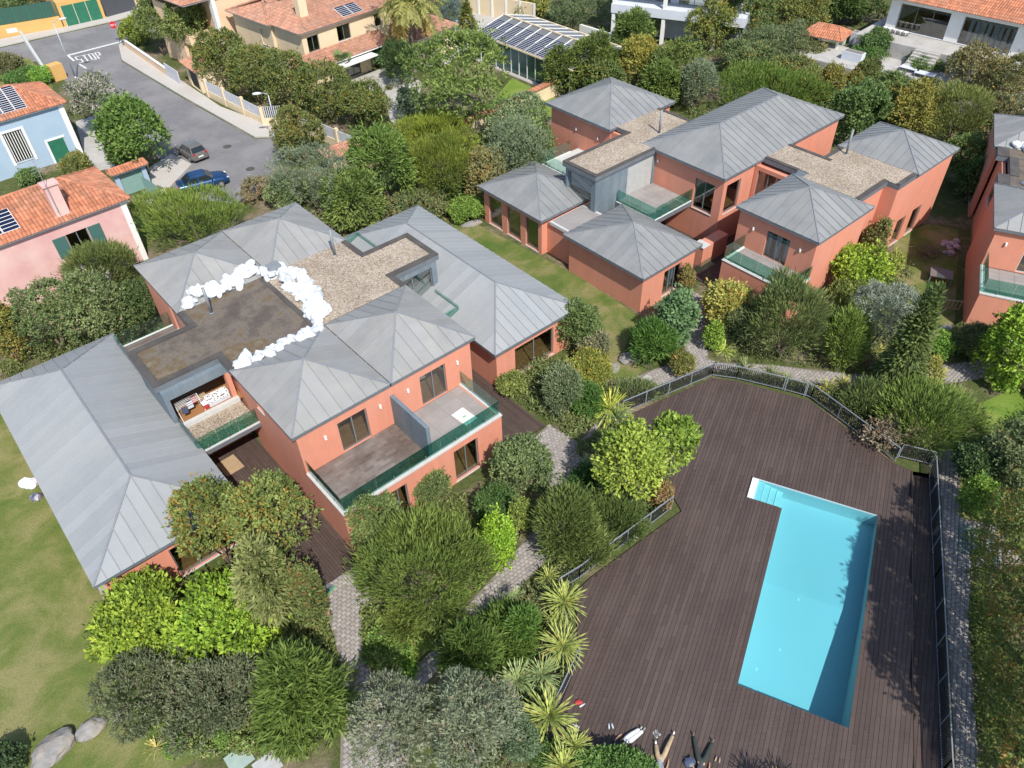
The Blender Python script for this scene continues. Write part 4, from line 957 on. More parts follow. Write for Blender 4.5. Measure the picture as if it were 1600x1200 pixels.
plant('juniper', 'conifer', (378, 950, 540, 1192), (.088, .128, .024), 'large dark green juniper with long fronds beside the paved path', 'shrub', shape='cone', rzr=1.25)
plant('round_shrub', 'clip', (550, 772, 644, 885), (.115, .15, .045), 'clipped round shrub at the near villa front corner')
plant('standard_shrub', 'clip', (643, 734, 704, 800), (.12, .15, .05), 'small rounded shrub under the glass balcony', acc=.05, acol=(.4, .3, .1))
plant('feathery_shrub', 'fine', (562, 798, 770, 1010), (.105, .14, .028), 'largest feathery green mound shrub in front of the balcony villa')
plant('feathery_shrub', 'fine', (605, 945, 655, 1005), (.12, .15, .03), 'low feathery shrub at the foot of the largest mound')
plant('ground_cover', 'small', (566, 945, 640, 1080), (.13, .21, .035), 'low weedy ground cover at the fork of the paved paths', rzr=.3)
plant('ground_cover', 'small', (600, 1010, 650, 1075), (.15, .27, .025), 'bright grassy tuft in the fork of the paths', rzr=.35)
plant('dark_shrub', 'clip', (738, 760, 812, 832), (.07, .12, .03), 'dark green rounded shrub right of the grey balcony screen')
plant('lime_ground_cover', 'small', (748, 810, 802, 900), (.20, .32, .02), 'bright lime ground cover at the edge of the largest mound')
plant('oleander_shrub', 'small', (760, 686, 862, 790), (.115, .15, .055), 'loose grey green shrub at the near villa right corner by the wide paving')
plant('yellow_shrub', 'small', (795, 775, 832, 852), (.17, .21, .035), 'yellowish shrub where the diagonal path bends')
plant('olive_tree', 'olive', (545, 1060, 690, 1215), BL, 'olive tree with bare pale branches at the bottom edge over the path', 'tree', .10, (.40, .34, .26), stem=1.2, cov=.7, bark='trunkg')
plant('olive_tree', 'olive', (665, 1050, 810, 1215), (.14, .16, .095), 'grey green olive tree at the bottom edge beside the yuccas', 'tree', .10, (.38, .30, .2), stem=1.0, cov=.75, bark='trunkg')
plant('spreading_juniper', 'conifer', (740, 950, 838, 1040), (.08, .125, .022), 'spreading dark juniper beside the diagonal path, upper clump')
plant('spreading_juniper', 'conifer', (695, 985, 780, 1078), (.078, .118, .022), 'spreading dark juniper beside the diagonal path, lower clump')
plant('garden_shrub', 'conifer', (795, 955, 836, 1012), (.08, .14, .025), 'small dark shrub left of the yucca row')
plant('garden_shrub', 'olive', (790, 1105, 840, 1215), (.10, .14, .07), 'grey shrub below the yucca row at the bottom edge')
plant('garden_shrub', 'small', (820, 1155, 880, 1200), (.07, .12, .03), 'low dark shrub under the largest yucca')
plant('bottom_hedge', 'clip', (905, 1172, 1020, 1235), (.10, .17, .04), 'clipped hedge top at the bottom edge beside the lying person', 'hedge')
YU = (.20, .235, .065)
for i, (x, y, r, t, lb) in enumerate([(882, 941, 34, 1.3, 'yellow green yucca at the terrace corner, topmost large one'), (865, 970, 18, .8, 'small yucca tucked under the topmost large yucca'), (880, 1010, 36, 1.3, 'full round yucca leaning over the terrace railing'),
        (847, 1055, 29, 1.1, 'grey green yucca behind the short railing'), (808, 1064, 31, 1.0, 'grey green yucca furthest from the terrace in the row'), (858, 1120, 42, 1.4, 'largest yucca with long yellow blades'),
        (899, 1166, 27, .9, 'yucca beside the clipped hedge at the bottom'), (880, 1198, 32, .8, 'yucca cut by the bottom edge of the picture'), (807, 930, 14, 1.6, 'small tall stemmed yucca beside the diagonal path'), (856, 903, 20, .8, 'yucca at the end of the left picket railing'), (775, 1120, 22, .5, 'dull yucca half hidden behind the olive tree')]):
    rosette('yucca', x, y, r*1.05, (YU if i in (0, 1, 2, 5, 6, 7, 9) else (.16, .205, .085)), lb, t, n=110 if r > 25 else 70, grp='yuccas beside the pool terrace')
for x, y, lb in ((1218, 1216, 'left yucca below the bottom edge whose shadow falls on the boards'), (1262, 1222, 'right yucca below the bottom edge whose shadow falls on the boards')): rosette('yucca', x, y+28, 36, YU, lb, 1.5, 90, zb=.1)
plant('lime_tree', 'broad', (928, 665, 1030, 792), (.205, .265, .032), 'larger bright yellow green tree overhanging the terrace railing', 'tree', .25, (.09, .13, .03), stem=.4)
plant('lime_tree', 'broad', (1010, 655, 1078, 745), (.19, .265, .03), 'smaller bright yellow green tree overhanging the terrace boards', 'tree', stem=1.2)
plant('rusty_shrub', 'sparse', (1015, 755, 1055, 800), (.22, .16, .07), 'rusty dry shrub at the terrace corner below the lime tree', acc=.4, acol=(.35, .14, .05))
rosette('flax', 953, 640, 34, (.30, .34, .06), 'pale yellow flax clump at the upper left railing end', .4, 120, droop=.2, width=.04); rosette('flax', 965, 655, 26, (.12, .16, .07), 'dark flax blades beside the pale yellow flax', .4, 60, droop=.3)
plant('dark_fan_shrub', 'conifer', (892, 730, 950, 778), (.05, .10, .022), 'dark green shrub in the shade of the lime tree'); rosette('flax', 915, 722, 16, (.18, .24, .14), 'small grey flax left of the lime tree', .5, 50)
plant('feathery_shrub', 'fine', (838, 772, 928, 885), (.105, .135, .035), 'feathery shrub between diagonal path and left picket railing', cov=.9)
plant('feathery_shrub', 'fine', (905, 768, 1002, 850), (.10, .135, .035), 'feathery shrub under the lime tree with white blossom', acc=.02, acol=WHITE)
plant('feathery_shrub', 'fine', (870, 830, 960, 890), (.12, .15, .04), 'low feathery shrub along the left picket railing')
plant('yellow_flowering_shrub', 'small', (875, 545, 955, 610), (.19, .20, .04), 'yellowish shrub with dry twigs at the near villa right wing', acc=.25, acol=(.45, .34, .06))
plant('grey_shrub', 'olive', (850, 575, 915, 655), (.12, .15, .07), 'grey green shrub beside the right timber patio', acc=.1, acol=(.4, .34, .25))
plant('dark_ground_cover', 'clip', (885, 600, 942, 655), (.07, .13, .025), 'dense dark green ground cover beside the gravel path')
plant('clipped_shrub', 'clip', (866, 470, 934, 562), (.10, .14, .042), 'tall clipped oval shrub at the right wing corner', rzmax=1.6)
plant('twiggy_shrub', 'sparse', (905, 520, 955, 575), (.16, .16, .08), 'twiggy half bare shrub on the narrow lawn', acc=.4, acol=STRAW)
plant('yellow_shrub', 'small', (778, 582, 822, 622), (.20, .23, .05), 'small yellow green shrub at the right wing wall')
plant('lavender', 'fine', (950, 592, 1036, 632), (.15, .18, .07), 'low greyish hedge along the railing and gravel path', rzr=.3, acc=.1, acol=(.3, .25, .2))
plant('small_photinia', 'small', (1047, 550, 1084, 594), (.16, .16, .04), 'small rusty shrub at the bend of the gravel path', acc=.25, acol=(.4, .25, .07))
# --- beds in front of the far villa
plant('dark_conifer_shrub', 'conifer', (985, 505, 1052, 575), (.065, .125, .02), 'low dark conifer shrub beside the pale boulders')
plant('pittosporum', 'broad', (1027, 460, 1085, 552), (.10, .165, .065), 'fresh green shrub standing before the far villa window')
plant('climber', 'small', (1060, 415, 1084, 465), (.17, .15, .05), 'rusty climber on the corner of the low far villa wing', acc=.3, acol=(.4, .2, .06))
plant('golden_shrub', 'broad', (1102, 438, 1172, 528), (.26, .26, .05), 'golden yellow shrub at the head of the paved walk', acc=.30, acol=(.5, .33, .10))
plant('lime_tuft', 'small', (1098, 502, 1127, 555), (.18, .27, .03), 'lime green tuft beside the paved walk'); rosette('flax', 1131, 549, 19, (.25, .32, .07), 'yellow green flax at the corner of the paved walk', .15, 70)
plant('wild_olive', 'fine', (1170, 445, 1290, 568), (.105, .13, .04), 'big dull green feathery shrub before the far villa balcony', stem=.2)
plant('dull_shrub', 'small', (1130, 480, 1190, 548), (.09, .11, .04), 'dull green shrub between golden shrub and big feathery shrub')
plant('fan_palm', 'fine', (1282, 488, 1352, 580), (.14, .19, .04), 'bushy dwarf fan palm beside the curved gravel path')
plant('lime_tree', 'broad', (1297, 382, 1384, 460), (.22, .30, .025), 'bright lime tree against the far villa end wall', 'tree', stem=.6)
plant('yellow_shrub', 'small', (1372, 395, 1408, 445), (.24, .26, .05), 'yellow shrub right of the bright lime tree at the end wall'); plant('climber', 'sparse', (1345, 345, 1385, 420), (.12, .13, .04), 'thin climber growing up the far villa recess', acc=.25, acol=(.3, .2, .1))
plant('olive_tree', 'olive', (1325, 437, 1434, 535), (.18, .20, .145), 'silver blue olive tree in the bed before the far villa', 'tree', stem=1.6, bark='trunkg')
plant('dull_shrub', 'small', (1290, 435, 1345, 495), (.13, .16, .04), 'olive green shrub between lime tree and silver olive tree')
plant('cypress', 'cedar', (1390, 438, 1462, 634), (.085, .112, .03), 'tall narrow cypress beside the silver olive tree', 'tree', shape='cone', rzmax=4.5)
plant('lime_tuft', 'small', (1440, 518, 1492, 566), (.15, .25, .03), 'small fresh green shrub at the third villa corner', acc=.04, acol=WHITE)
plant('dull_shrub', 'olive', (1497, 508, 1560, 572), (.13, .155, .06), 'grey green shrub against the third villa front wall')
plant('lime_shrub', 'broad', (1535, 485, 1625, 622), (.20, .30, .022), 'tall lime green shrub before the third villa window')
plant('golden_ground_cover', 'sparse', (1418, 560, 1468, 612), (.28, .27, .06), 'golden straw coloured shrub at the cypress foot', acc=.4, acol=YEL)
plant('feathery_shrub', 'fine', (1372, 600, 1520, 708), (.12, .165, .035), 'big feathery green shrub behind the slanting railing'); plant('feathery_shrub', 'fine', (1320, 600, 1392, 660), (.10, .13, .04), 'low feathery shrub left of the big one behind the slanting railing')
plant('dead_shrub', 'sparse', (1345, 655, 1430, 708), (.20, .16, .10), 'dead brown twigs under the big feathery shrub', acc=.6, acol=(.32, .25, .18))
for x, y, r, lb in ((1165, 578, 20, 'dark flax nearest the railing gate on the bed edge'), (1205, 586, 18, 'middle dark flax along the railing'), (1228, 592, 14, 'last dark flax along the railing'), (1292, 608, 20, 'yellow striped flax beside the slanting railing'), (1318, 600, 15, 'green flax next to the yellow striped flax'), (1355, 565, 14, 'reddish agave beside the curved path'), (1375, 550, 13, 'yellow agave at the silver olive tree foot')):
    rosette('flax', x, y, r, (.12, .15, .06) if 'dark' in lb else (.24, .25, .07) if 'yellow' in lb else (.16, .11, .08) if 'red' in lb else (.12, .18, .06), lb, .15, 46, droop=.35, width=.07)
plant('tall_hedge_shrub', 'small', (1538, 628, 1625, 820), (.11, .135, .055), 'tall grey green hedge shrub at the right edge', 'hedge', acc=.08, acol=(.3, .22, .1), rzmax=1.7)
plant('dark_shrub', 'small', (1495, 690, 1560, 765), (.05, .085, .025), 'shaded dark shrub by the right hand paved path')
plant('lime_tuft', 'small', (1500, 742, 1548, 818), (.16, .25, .03), 'bright green shrub at the paved path corner on the right')
def hedge_box(p0, p1, width, hgt, color, label, n=15000, acc=.2, acol=(.42, .22, .06), seed=1):
    """long clipped hedge: leaves over the faces of an uneven box, twigs inside"""
    g = np.random.default_rng(seed); d = p1-p0; Lh = d.length; o = empty('hedge', p0, math.atan2(d.y, d.x), label, 'hedge'); P = []; Nn = []
    for _ in range(n):
        t = g.random(); x = g.uniform(0, Lh); k = 1+.10*math.sin(x*1.7+seed)+.06*math.sin(x*4.1)
        if t < .42: y = g.uniform(0, width); z = hgt*k; nn = (0, 0, 1)
        elif t < .86: y = 0 if t < .78 else width; z = g.uniform(.05, hgt*k); nn = (0, -1 if y == 0 else 1, .15)
        else: y = g.uniform(.1, width); z = g.uniform(.2, hgt*k); nn = (0, 0, 1)
        b = .16*math.sin(x*2.6+z*2.1)+.12*math.sin(x*5.3-z*3.7+y*3); P.append((x, y+nn[1]*b, z+nn[2]*b*.7)); Nn.append(nn)
    P = np.array(P); Nn = np.array(Nn, float); m = len(P); P = P+g.normal(size=(m, 3))*.09; low = np.sin(P[:, 0]*1.9)*np.sin(P[:, 1]*2.3+P[:, 2]*2)
    D = g.normal(size=(m, 3))*.6+Nn*.5+np.array([[0, 0, .25]])
    leaves('crown', P, D, Nn+g.normal(size=(m, 3))*.5, .17*g.uniform(.6, 1.3, m), .10*g.uniform(.7, 1.3, m), .45+.15*low+g.normal(size=m)*.13, np.where(g.random(m) < acc*(1+1.2*low)*(P[:, 2] > hgt*.55), g.uniform(.4, 1, m), 0), np.array(acol)[None, :]*g.uniform(.6, 1.25, (m, 1)), o, color)
    mb = MB()
    for i in range(int(Lh/1.2)): mb.tube((.6+i*1.2, width/2, -.05), (.6+i*1.2+.1, width/2+.1, hgt*.85), .05, .03, 6)
    mb.build('trunk', M['trunk'], o); return o
hedge_box(at(1516, 835), at(1540, 1260), 3.2, 3.3, (.10, .125, .03), 'long orange tipped hedge along the right edge beside the terrace path', 17000, .32)
# ------------------------------------------------------------------ neighbouring houses
M.update(
    tile=mat('terracotta_tile', (.50, .20, .105), (.40, .155, .085), 1.5, .85, island=.22, c3=(.33, .19, .13), s3=.5, a3=.45),
    tilep=mat('pale_terracotta_tile', (.46, .235, .155), (.38, .19, .125), 1.5, .85, island=.18, c3=(.34, .22, .16), s3=.5, a3=.4),
    pink=mat('pink_render', (.66, .40, .375), (.60, .34, .325), .7, .9, c3=(.70, .49, .44), s3=.3, a3=.8),
    blue=mat('pale_blue_render', (.36, .47, .58), (.33, .44, .55), .7, .9),
    cream=mat('cream_render', (.74, .60, .40), (.68, .55, .37), .8, .9),
    peach=mat('peach_render', (.76, .55, .37), (.70, .49, .32), .8, .9),
    ochre=mat('ochre_render', (.62, .38, .13), (.56, .33, .11), .8, .9),
    gpaint=mat('green_paint', (.022, .16, .09), (.018, .13, .075), 2, .6),
    gshut=mat('green_shutter', (.06, .15, .13), None, 6, .6, stretch=(1, 1, 14)),
    solar=mat('solar_cell', (.010, .014, .035), (.014, .02, .05), 3, .15),
    greyroof=mat('grey_glazing_sheet', (.17, .175, .18), (.14, .145, .15), 1, .5),
    greenw=mat('pale_green_gate', (.22, .36, .32), (.19, .32, .29), 2, .6),
)
def tile_roof(h, u0, u1, v0, v1, ze, rise, rid, m=None, fasc=None, skip=(), cw=.26, rl=.42):
    """hip or gable roof of barrel tiles laid in columns; rid = (ua,va,ub,vb)"""
    m = m or M['tile']; C = [Vector((u0, v0, ze)), Vector((u1, v0, ze)), Vector((u1, v1, ze)), Vector((u0, v1, ze))]
    Ra, Rb = Vector((rid[0], rid[1], ze+rise)), Vector((rid[2], rid[3], ze+rise))
    fc = [(0, 1, [Rb, Ra]), (1, 2, [Rb]), (2, 3, [Ra, Rb]), (3, 0, [Ra])] if abs(rid[2]-rid[0]) >= abs(rid[3]-rid[1]) else [(0, 1, [Ra]), (1, 2, [Rb, Ra]), (2, 3, [Rb]), (3, 0, [Ra, Rb])]
    mb = h.mb(); mb.box(u0+.05, u1-.05, v0+.05, v1-.05, ze-.14, ze-.02); roof = mb.build('roof', fasc or M['white'], h.root)
    mb = h.mb(); base = [C[0], C[1], C[2], C[3], Ra, Rb]
    for (i, j, tp) in fc: P = [C[i], C[j]]+tp; mb.add([p-Vector((0, 0, .03)) for p in P], [tuple(range(len(P)))])
    mb.build('roof_deck', m, roof)
    mb = h.mb()
    for fi, (i, j, tp) in enumerate(fc):
        if fi in skip: continue
        a, b = C[i], C[j]; ex = (b-a).normalized(); L = (b-a).length; nrm = ex.cross(tp[0]-a).normalized(); up = nrm.cross(ex).normalized()
        P2 = [(0, 0), (L, 0)]+[((t-a).dot(ex), (t-a).dot(up)) for t in tp]
        k = round(L/cw); w = L/k
        for q in range(k):
            c = clip_strip(P2, (q+.5)*w-.01, (q+.5)*w+.01)
            if len(c) < 3: continue
            ym = max(y for _, y in c); y = -.06
            while y < ym-.05:
                y1 = min(y+rl, ym); x0 = q*w; pr = [(0, 0), (w*.25, .06), (w*.62, .06), (w*.85, .0), (w, -.02)]
                vs = [a+ex*(x0+x)+up*y+nrm*(z+.045) for x, z in pr]+[a+ex*(x0+x)+up*(y1+.02)+nrm*(z+.012) for x, z in pr]
                mb.add(vs, [(t, t+1, t+6, t+5) for t in range(4)]+[(0, 1, 2, 3)][::-1]); y += rl
    tag(mb.build('tiles', m, roof), kind='stuff')
    for s, t in [(C[i], Ra if (C[i]-Ra).length < (C[i]-Rb).length else Rb) for i in range(4)]+[(Ra, Rb)]:
        n = max(1, int((t-s).length/.4))
        if (t-s).length < .1: continue
        mb = h.mb()
        for i in range(n): mb.tube(s.lerp(t, i/n)+Vector((0, 0, .02)), s.lerp(t, (i+1.05)/n)+Vector((0, 0, .045)), .12, .10, 8)
        mb.build('ridge_tiles', m, roof)
    return roof
def solar_panels(h, a, eu, ev, nu, nv, w, l, name='solar_panel'):
    """a: corner; eu, ev unit vectors on the slope (house frame)"""
    nn = eu.cross(ev).normalized()
    for i in range(nu):
        for j in range(nv):
            s = a+eu*(i*(w+.03))+ev*(j*(l+.03))+nn*.12; mb = h.mb()
            mb.add([s, s+eu*w, s+eu*w+ev*l, s+ev*l, s-nn*.04, s+eu*w-nn*.04, s+eu*w+ev*l-nn*.04, s+ev*l-nn*.04], [(0, 1, 2, 3), (4, 5, 1, 0), (5, 6, 2, 1), (6, 7, 3, 2), (7, 4, 0, 3)])
            p = mb.build(name, M['white'], h.root)
            mb = h.mb(); k = 6
            for q in range(k):
                c0, c1 = l*q/k+.03, l*(q+1)/k-.015; o = nn*.006
                mb.add([s+eu*.03+ev*c0+o, s+eu*(w-.03)+ev*c0+o, s+eu*(w-.03)+ev*c1+o, s+eu*.03+ev*c1+o], [(0, 1, 2, 3)])
            mb.build('cells', M['solar'], p)
FN = Frame(R(41.5))
# pink house
h = House('house', FN, *FN.l(at(130, 300, 5.3)), 'pink house with terracotta roof, green shutters and a chimney at the left edge'); f_ = FN.l(at(203, 310, 5.3)); uE, vE = f_
b_ = FN.l(at(154, 261, 5.3))[1]; rv = (vE+b_)/2; UL = uE-16
block(h, UL, uE-.35, vE+.35, b_-.35, 0, 5.15, {'F': [(uE-5.05, uE-3.55, 2.6, 4.2, 2)]}, M['pink'], floor=False)
s_ = h.mb(); s_.box(uE-.75, uE-.33, vE+.32, vE+.348, 0, 5.1); s_.build('quoin', M['white'], h.root)
for a, b in ((uE-6.0, uE-5.1), (uE-3.5, uE-2.6)): slab(h, a, b, vE+.30, vE+.345, 2.6, 4.2, M['gshut'], 'shutter')
tile_roof(h, UL, uE, vE, b_, 5.3, 1.6, (UL+3, rv, uE-3.3, rv), skip=(3,))
ms = (b_-vE)/2; sl = Vector((0, ms, 1.6)).normalized()
solar_panels(h, Vector((uE-9.6, vE+.7, 5.3+.7/ms*1.6)), Vector((1, 0, 0)), sl, 2, 1, 1.1, 1.9)
c = FN.l(at(92, 322, 6.2)); mb = h.mb(); mb.box(c[0]-.45, c[0]+.45, c[1]-.35, c[1]+.35, 5.6, 7.9); mb.box(c[0]-.55, c[0]+.55, c[1]-.45, c[1]+.45, 7.9, 8.05); mb.build('chimney', M['pink'], h.root)
mb = h.mb(); mb.tube((c[0]-.3, c[1]-.6, 6), (c[0]-.3, c[1]-.6, 10.2), .025, .02, 6)
for k in range(5): mb.bar((c[0]-.75, c[1]-.6-.0, 9.2+k*.22), (c[0]+.15, c[1]-.6, 9.25+k*.22), .02, .02)
mb.build('aerial', M['galv'], h.root)
mb = h.mb(); mb.box(uE-5.5, uE-3.6, vE-.9, vE+.345, .0, 2.1); mb.build('porch', M['white'], h.root)
# blue house
h = House('house', FN, *FN.l(at(60, 160, 5)), 'pale blue house with white corner quoin and solar panels on terracotta roof'); uE, vE = FN.l(at(104, 160, 5.1)); b_ = FN.l(at(66, 129, 5.1))[1]; UL = uE-15; rv = (vE+b_)/2
block(h, UL, uE-.35, vE+.35, b_-.3, 0, 4.95, {'F': [(uE-6.1, uE-4.5, 1.1, 3.9, 2)]}, M['blue'], floor=False)
for k in range(7): slab(h, uE-6.0+k*.22, uE-5.93+k*.22, vE+.42, vE+.44, 1.2, 3.85, M['white'], 'window_bar')
slab(h, uE-6.35, uE-6.11, vE+.31, vE+.348, .9, 4.1, M['white'], 'surround'); slab(h, uE-4.49, uE-4.25, vE+.31, vE+.348, .9, 4.1, M['white'], 'surround'); slab(h, uE-6.1, uE-4.5, vE+.31, vE+.348, 3.91, 4.1, M['white'], 'surround')
slab(h, uE-.8, uE-.33, vE+.31, vE+.348, 0, 4.9, M['white'], 'quoin'); slab(h, uE-2.9, uE-1.5, vE+.30, vE+.345, 0, 2.1, M['gpaint'], 'door'); slab(h, uE-3.1, uE-2.92, vE+.30, vE+.346, 0, 2.3, M['white'], 'surround'); slab(h, uE-2.9, uE-1.3, vE+.30, vE+.346, 2.12, 2.3, M['white'], 'surround')
tile_roof(h, UL, uE, vE, b_, 5.1, 1.6, (UL+3, rv, uE-3.4, rv), skip=(3,)); ms = (b_-vE)/2; sl = Vector((0, ms, 1.6)).normalized()
solar_panels(h, Vector((uE-6.2, vE+.6, 5.1+.6/ms*1.6)), Vector((1, 0, 0)), sl, 3, 2, 1.0, 1.45)
# gate portal between them
p0 = at(214, 300); h = House('gate_portal', FN, *FN.l(p0), 'small tiled gate portal with pale green doors beside the pavement', 'gate'); u, v = FN.l(p0)
for a in (-1.2, 1.2): slab(h, u+a-.2, u+a+.2, v-.2, v+.2, 0, 2.3, M['blue'], 'post')
slab(h, u-.98, u+.98, v-.05, v+.05, .05, 2.1, M['greenw'], 'door'); tile_roof(h, u-1.6, u+1.6, v-.6, v+.6, 2.35, .3, (u-1.5, v, u+1.5, v))
h = House('garden_gate', FN, *FN.l(at(240, 300)), 'arched pale green metal gate panel beside the portal', 'gate'); u, v = FN.l(at(232, 308)); q = FN.l(at(262, 318))
mb = h.mb(); n = 8
for i in range(n):
    t0, t1 = i/n, (i+1)/n; z = lambda t: 2.0-.9*t*t; A = (u+(q[0]-u)*t0, v+(q[1]-v)*t0); B = (u+(q[0]-u)*t1, v+(q[1]-v)*t1)
    mb.add([(*A, .05), (*B, .05), (*B, z(t1)), (*A, z(t0)), (A[0], A[1]+.05, .05), (B[0], B[1]+.05, .05), (B[0], B[1]+.05, z(t1)), (A[0], A[1]+.05, z(t0))], [(0, 1, 2, 3), (7, 6, 5, 4), (3, 2, 6, 7)])
mb.build('gate_leaf', M['greenw'], h.root); slab(h, q[0]-.2, q[0]+.2, q[1]-.2, q[1]+.2, 0, 1.3, M['white'], 'post')
# ochre garden wall with garage doors across the street
def run_wall(name, a, b, hgt, th, m, label, cat='wall', cap=None, zb=0):
    d = (b-a); ang = math.atan2(d.y, d.x); o = empty(name, (a.x, a.y, zb), ang, label, cat); L = d.length
    mb = MB(); mb.box(0, L, 0, th, 0, hgt); mb.build('wall', m, o)
    if cap: mb = MB(); mb.box(-.03, L+.03, -.05, th+.05, hgt+.003, hgt+.07); mb.build('coping', cap, o)
    return o, L
o, L = run_wall('street_wall', at(-30, 66), at(100, 44), 1.5, .25, M['ochre'], 'ochre street wall with green mesh fence on top at the far left')
mb = MB(); mb.box(0, L-.3, .1, .14, 1.58, 3.4); mb.build('fence_mesh', mat('green_mesh', (.035, .10, .075), None, 3, .9), o)
for i in range(7): mb = MB(); mb.box(L*i/6-.05, L*i/6+.05, .06, .18, 1.5, 3.45); mb.build('post', M['gpaint'], o)
mb = MB(); mb.box(L-6.6, L-5.4, -.02, -.003, .5, 1.0); mb.build('meter_box', M['white'], o)
o, L = run_wall('garage_block', at(102, 43.5), at(166, 29), 3.1, 6, M['ochre'], 'ochre garage block with wide green doors at the top left', 'garage')
for i in range(3): mb = MB(); mb.box(.35+i*(L-.7)/3+.03, .35+(i+1)*(L-.7)/3-.03, -.05, -.004, .08, 2.6); d_ = mb.build('garage_door', M['gpaint'], o); mb = MB(); mb.box(.35+i*(L-.7)/3+.02, .35+i*(L-.7)/3+.05, -.06, -.051, .08, 2.6); mb.build('door_edge', M['white'], d_)
o, L = run_wall('sliding_gate', at(168, 28), at(214, 15.5), 2.7, .2, mat('charcoal_metal', (.07, .075, .085), None, 3, .5), 'charcoal sliding gate right of the green garage doors', 'gate')
run_wall('street_wall', at(215, 14), at(330, -25), 2.4, .25, M['cream'], 'cream street wall right of the charcoal gate')
run_wall('garden_wall', at(36, 62), at(78, 128), 1.0, .2, M['white'], 'low white garden wall along the street at the left', cap=M['sill'])
o, L = run_wall('gate_pillar', at(88, 128), at(106, 122), 1.7, 1.2, M['ochre'], 'ochre meter housing beside the low white garden wall', 'pillar')
# cream house with stepped terracotta roofs
a0 = at(469, 54, 6); a1 = at(572, 20, 6); FY = Frame(math.atan2(a1.y-a0.y, a1.x-a0.x)); ub, vb = FY.l(a0)
h = House('house', FY, ub+6, vb+5, 'cream two storey house with stepped terracotta roofs behind the tall palm')
ul, vl = FY.l(at(419, 40, 6)); ue = ub+17; uk, vk = FY.l(at(374, 20.6, 6))
block(h, ub+.4, ue, vb+.5, vb+10, 0, 5.85, {'F': [(ub+1.0, ub+2.5, 3.7, 5.3, 2), (ub+5.0, ub+6.8, 3.8, 5.4, 2), (ub+10.3, ub+11.3, 4.0, 5.4, 1)], 'L': []}, M['cream'], floor=False)
block(h, ul+.5, ub+.38, vl+.5, vl+8, 0, 5.85, {'L': [(vl+1.5, vl+2.8, 3.4, 5.0, 1)], 'F': []}, M['cream'], floor=False)
tile_roof(h, ub-.1, ue+.5, vb, vb+10.5, 6.0, 1.9, (ub+4.5, vb+5.2, ue-4, vb+5.2), M['tilep'], skip=(2,))
tile_roof(h, ul, ub+3, vl, vl+8.5, 5.95, 1.5, (ul+3.5, vl+4.2, ub+2, vl+4.2), M['tilep'], skip=(1, 2))
c = FY.l(at(472, 22, 7)); mb = h.mb(); mb.box(c[0]-.5, c[0]+.5, c[1]-.4, c[1]+.4, 6, 9.0); mb.box(c[0]-.6, c[0]+.6, c[1]-.5, c[1]+.5, 9.0, 9.15); mb.build('chimney', M['cream'], h.root)
sl = Vector((0, 5.2, 1.9)).normalized(); c = FY.l(at(534, 16, 6.9)); solar_panels(h, Vector((c[0], c[1], 6.0+(c[1]-vb)/5.2*1.9)), Vector((1, 0, 0)), sl, 2, 1, 1.4, 1.7)
# porch roof in front
e0 = FY.l(at(432, 112, 2.8)); e1 = FY.l(at(606, 70, 2.8)); ev_ = FY.l(at(497, 107, 2.8))[1]
mb = h.mb(); pu0, pu1 = ub-2.2, e1[0]+1
def ptile(u0, u1, v0, z0, v1, z1, m):
    mb = h.mb(); a = Vector((u0, v0, z0)); ex = Vector((1, 0, 0)); up = Vector((0, v1-v0, z1-z0)); Lh = up.length; up.normalize(); nn = ex.cross(up); k = round((u1-u0)/.26); w = (u1-u0)/k
    for q in range(k):
        y = -.05
        while y < Lh-.05:
            y1 = min(y+.42, Lh); pr = [(0, 0), (w*.25, .06), (w*.62, .06), (w*.85, 0), (w, -.02)]
            mb.add([a+ex*(q*w+x)+up*y+nn*(z+.045) for x, z in pr]+[a+ex*(q*w+x)+up*(y1+.02)+nn*(z+.012) for x, z in pr], [(t, t+1, t+6, t+5) for t in range(4)]); y += .42
    r = h.mb(); r.add([(u0, v0, z0-.16), (u1, v0, z0-.16), (u1, v1, z1-.16), (u0, v1, z1-.16), (u0, v0, z0-.02), (u1, v0, z0-.02), (u1, v1, z1-.02), (u0, v1, z1-.02)], [(3, 2, 1, 0), (4, 5, 6, 7), (0, 1, 5, 4), (1, 2, 6, 5), (2, 3, 7, 6), (3, 0, 4, 7)])
    ro = r.build('porch_roof', M['white'], h.root); tag(mb.build('tiles', m, ro), kind='stuff')
ptile(pu0, pu1, ev_, 2.8, vb+.49, 3.7, M['tilep'])
block(h, pu0+.4, pu1-2.5, ev_+1.2, vb+.4, 0, 2.6, {'F': [(pu1-7.5, pu1-4.0, .1, 2.2, 4)]}, M['cream'], floor=False, sides='FLR')
slab(h, pu1-8, pu1-3, ev_-1.0, ev_+1.2, 2.3, 2.42, M['white'], 'awning')
# low annexe right of the palm trunk
c0 = FY.l(at(655, 62, 3)); block(h, c0[0], c0[0]+6, c0[1]+.5, c0[1]+5, 0, 2.85, {'F': [(c0[0]+1, c0[0]+3.2, .2, 2.3, 3)]}, M['cream'], floor=False); tile_roof(h, c0[0]-.4, c0[0]+6.3, c0[1], c0[1]+5.3, 3.0, 1.2, (c0[0]+2.3, c0[1]+2.6, c0[0]+4, c0[1]+2.6), M['tilep'])
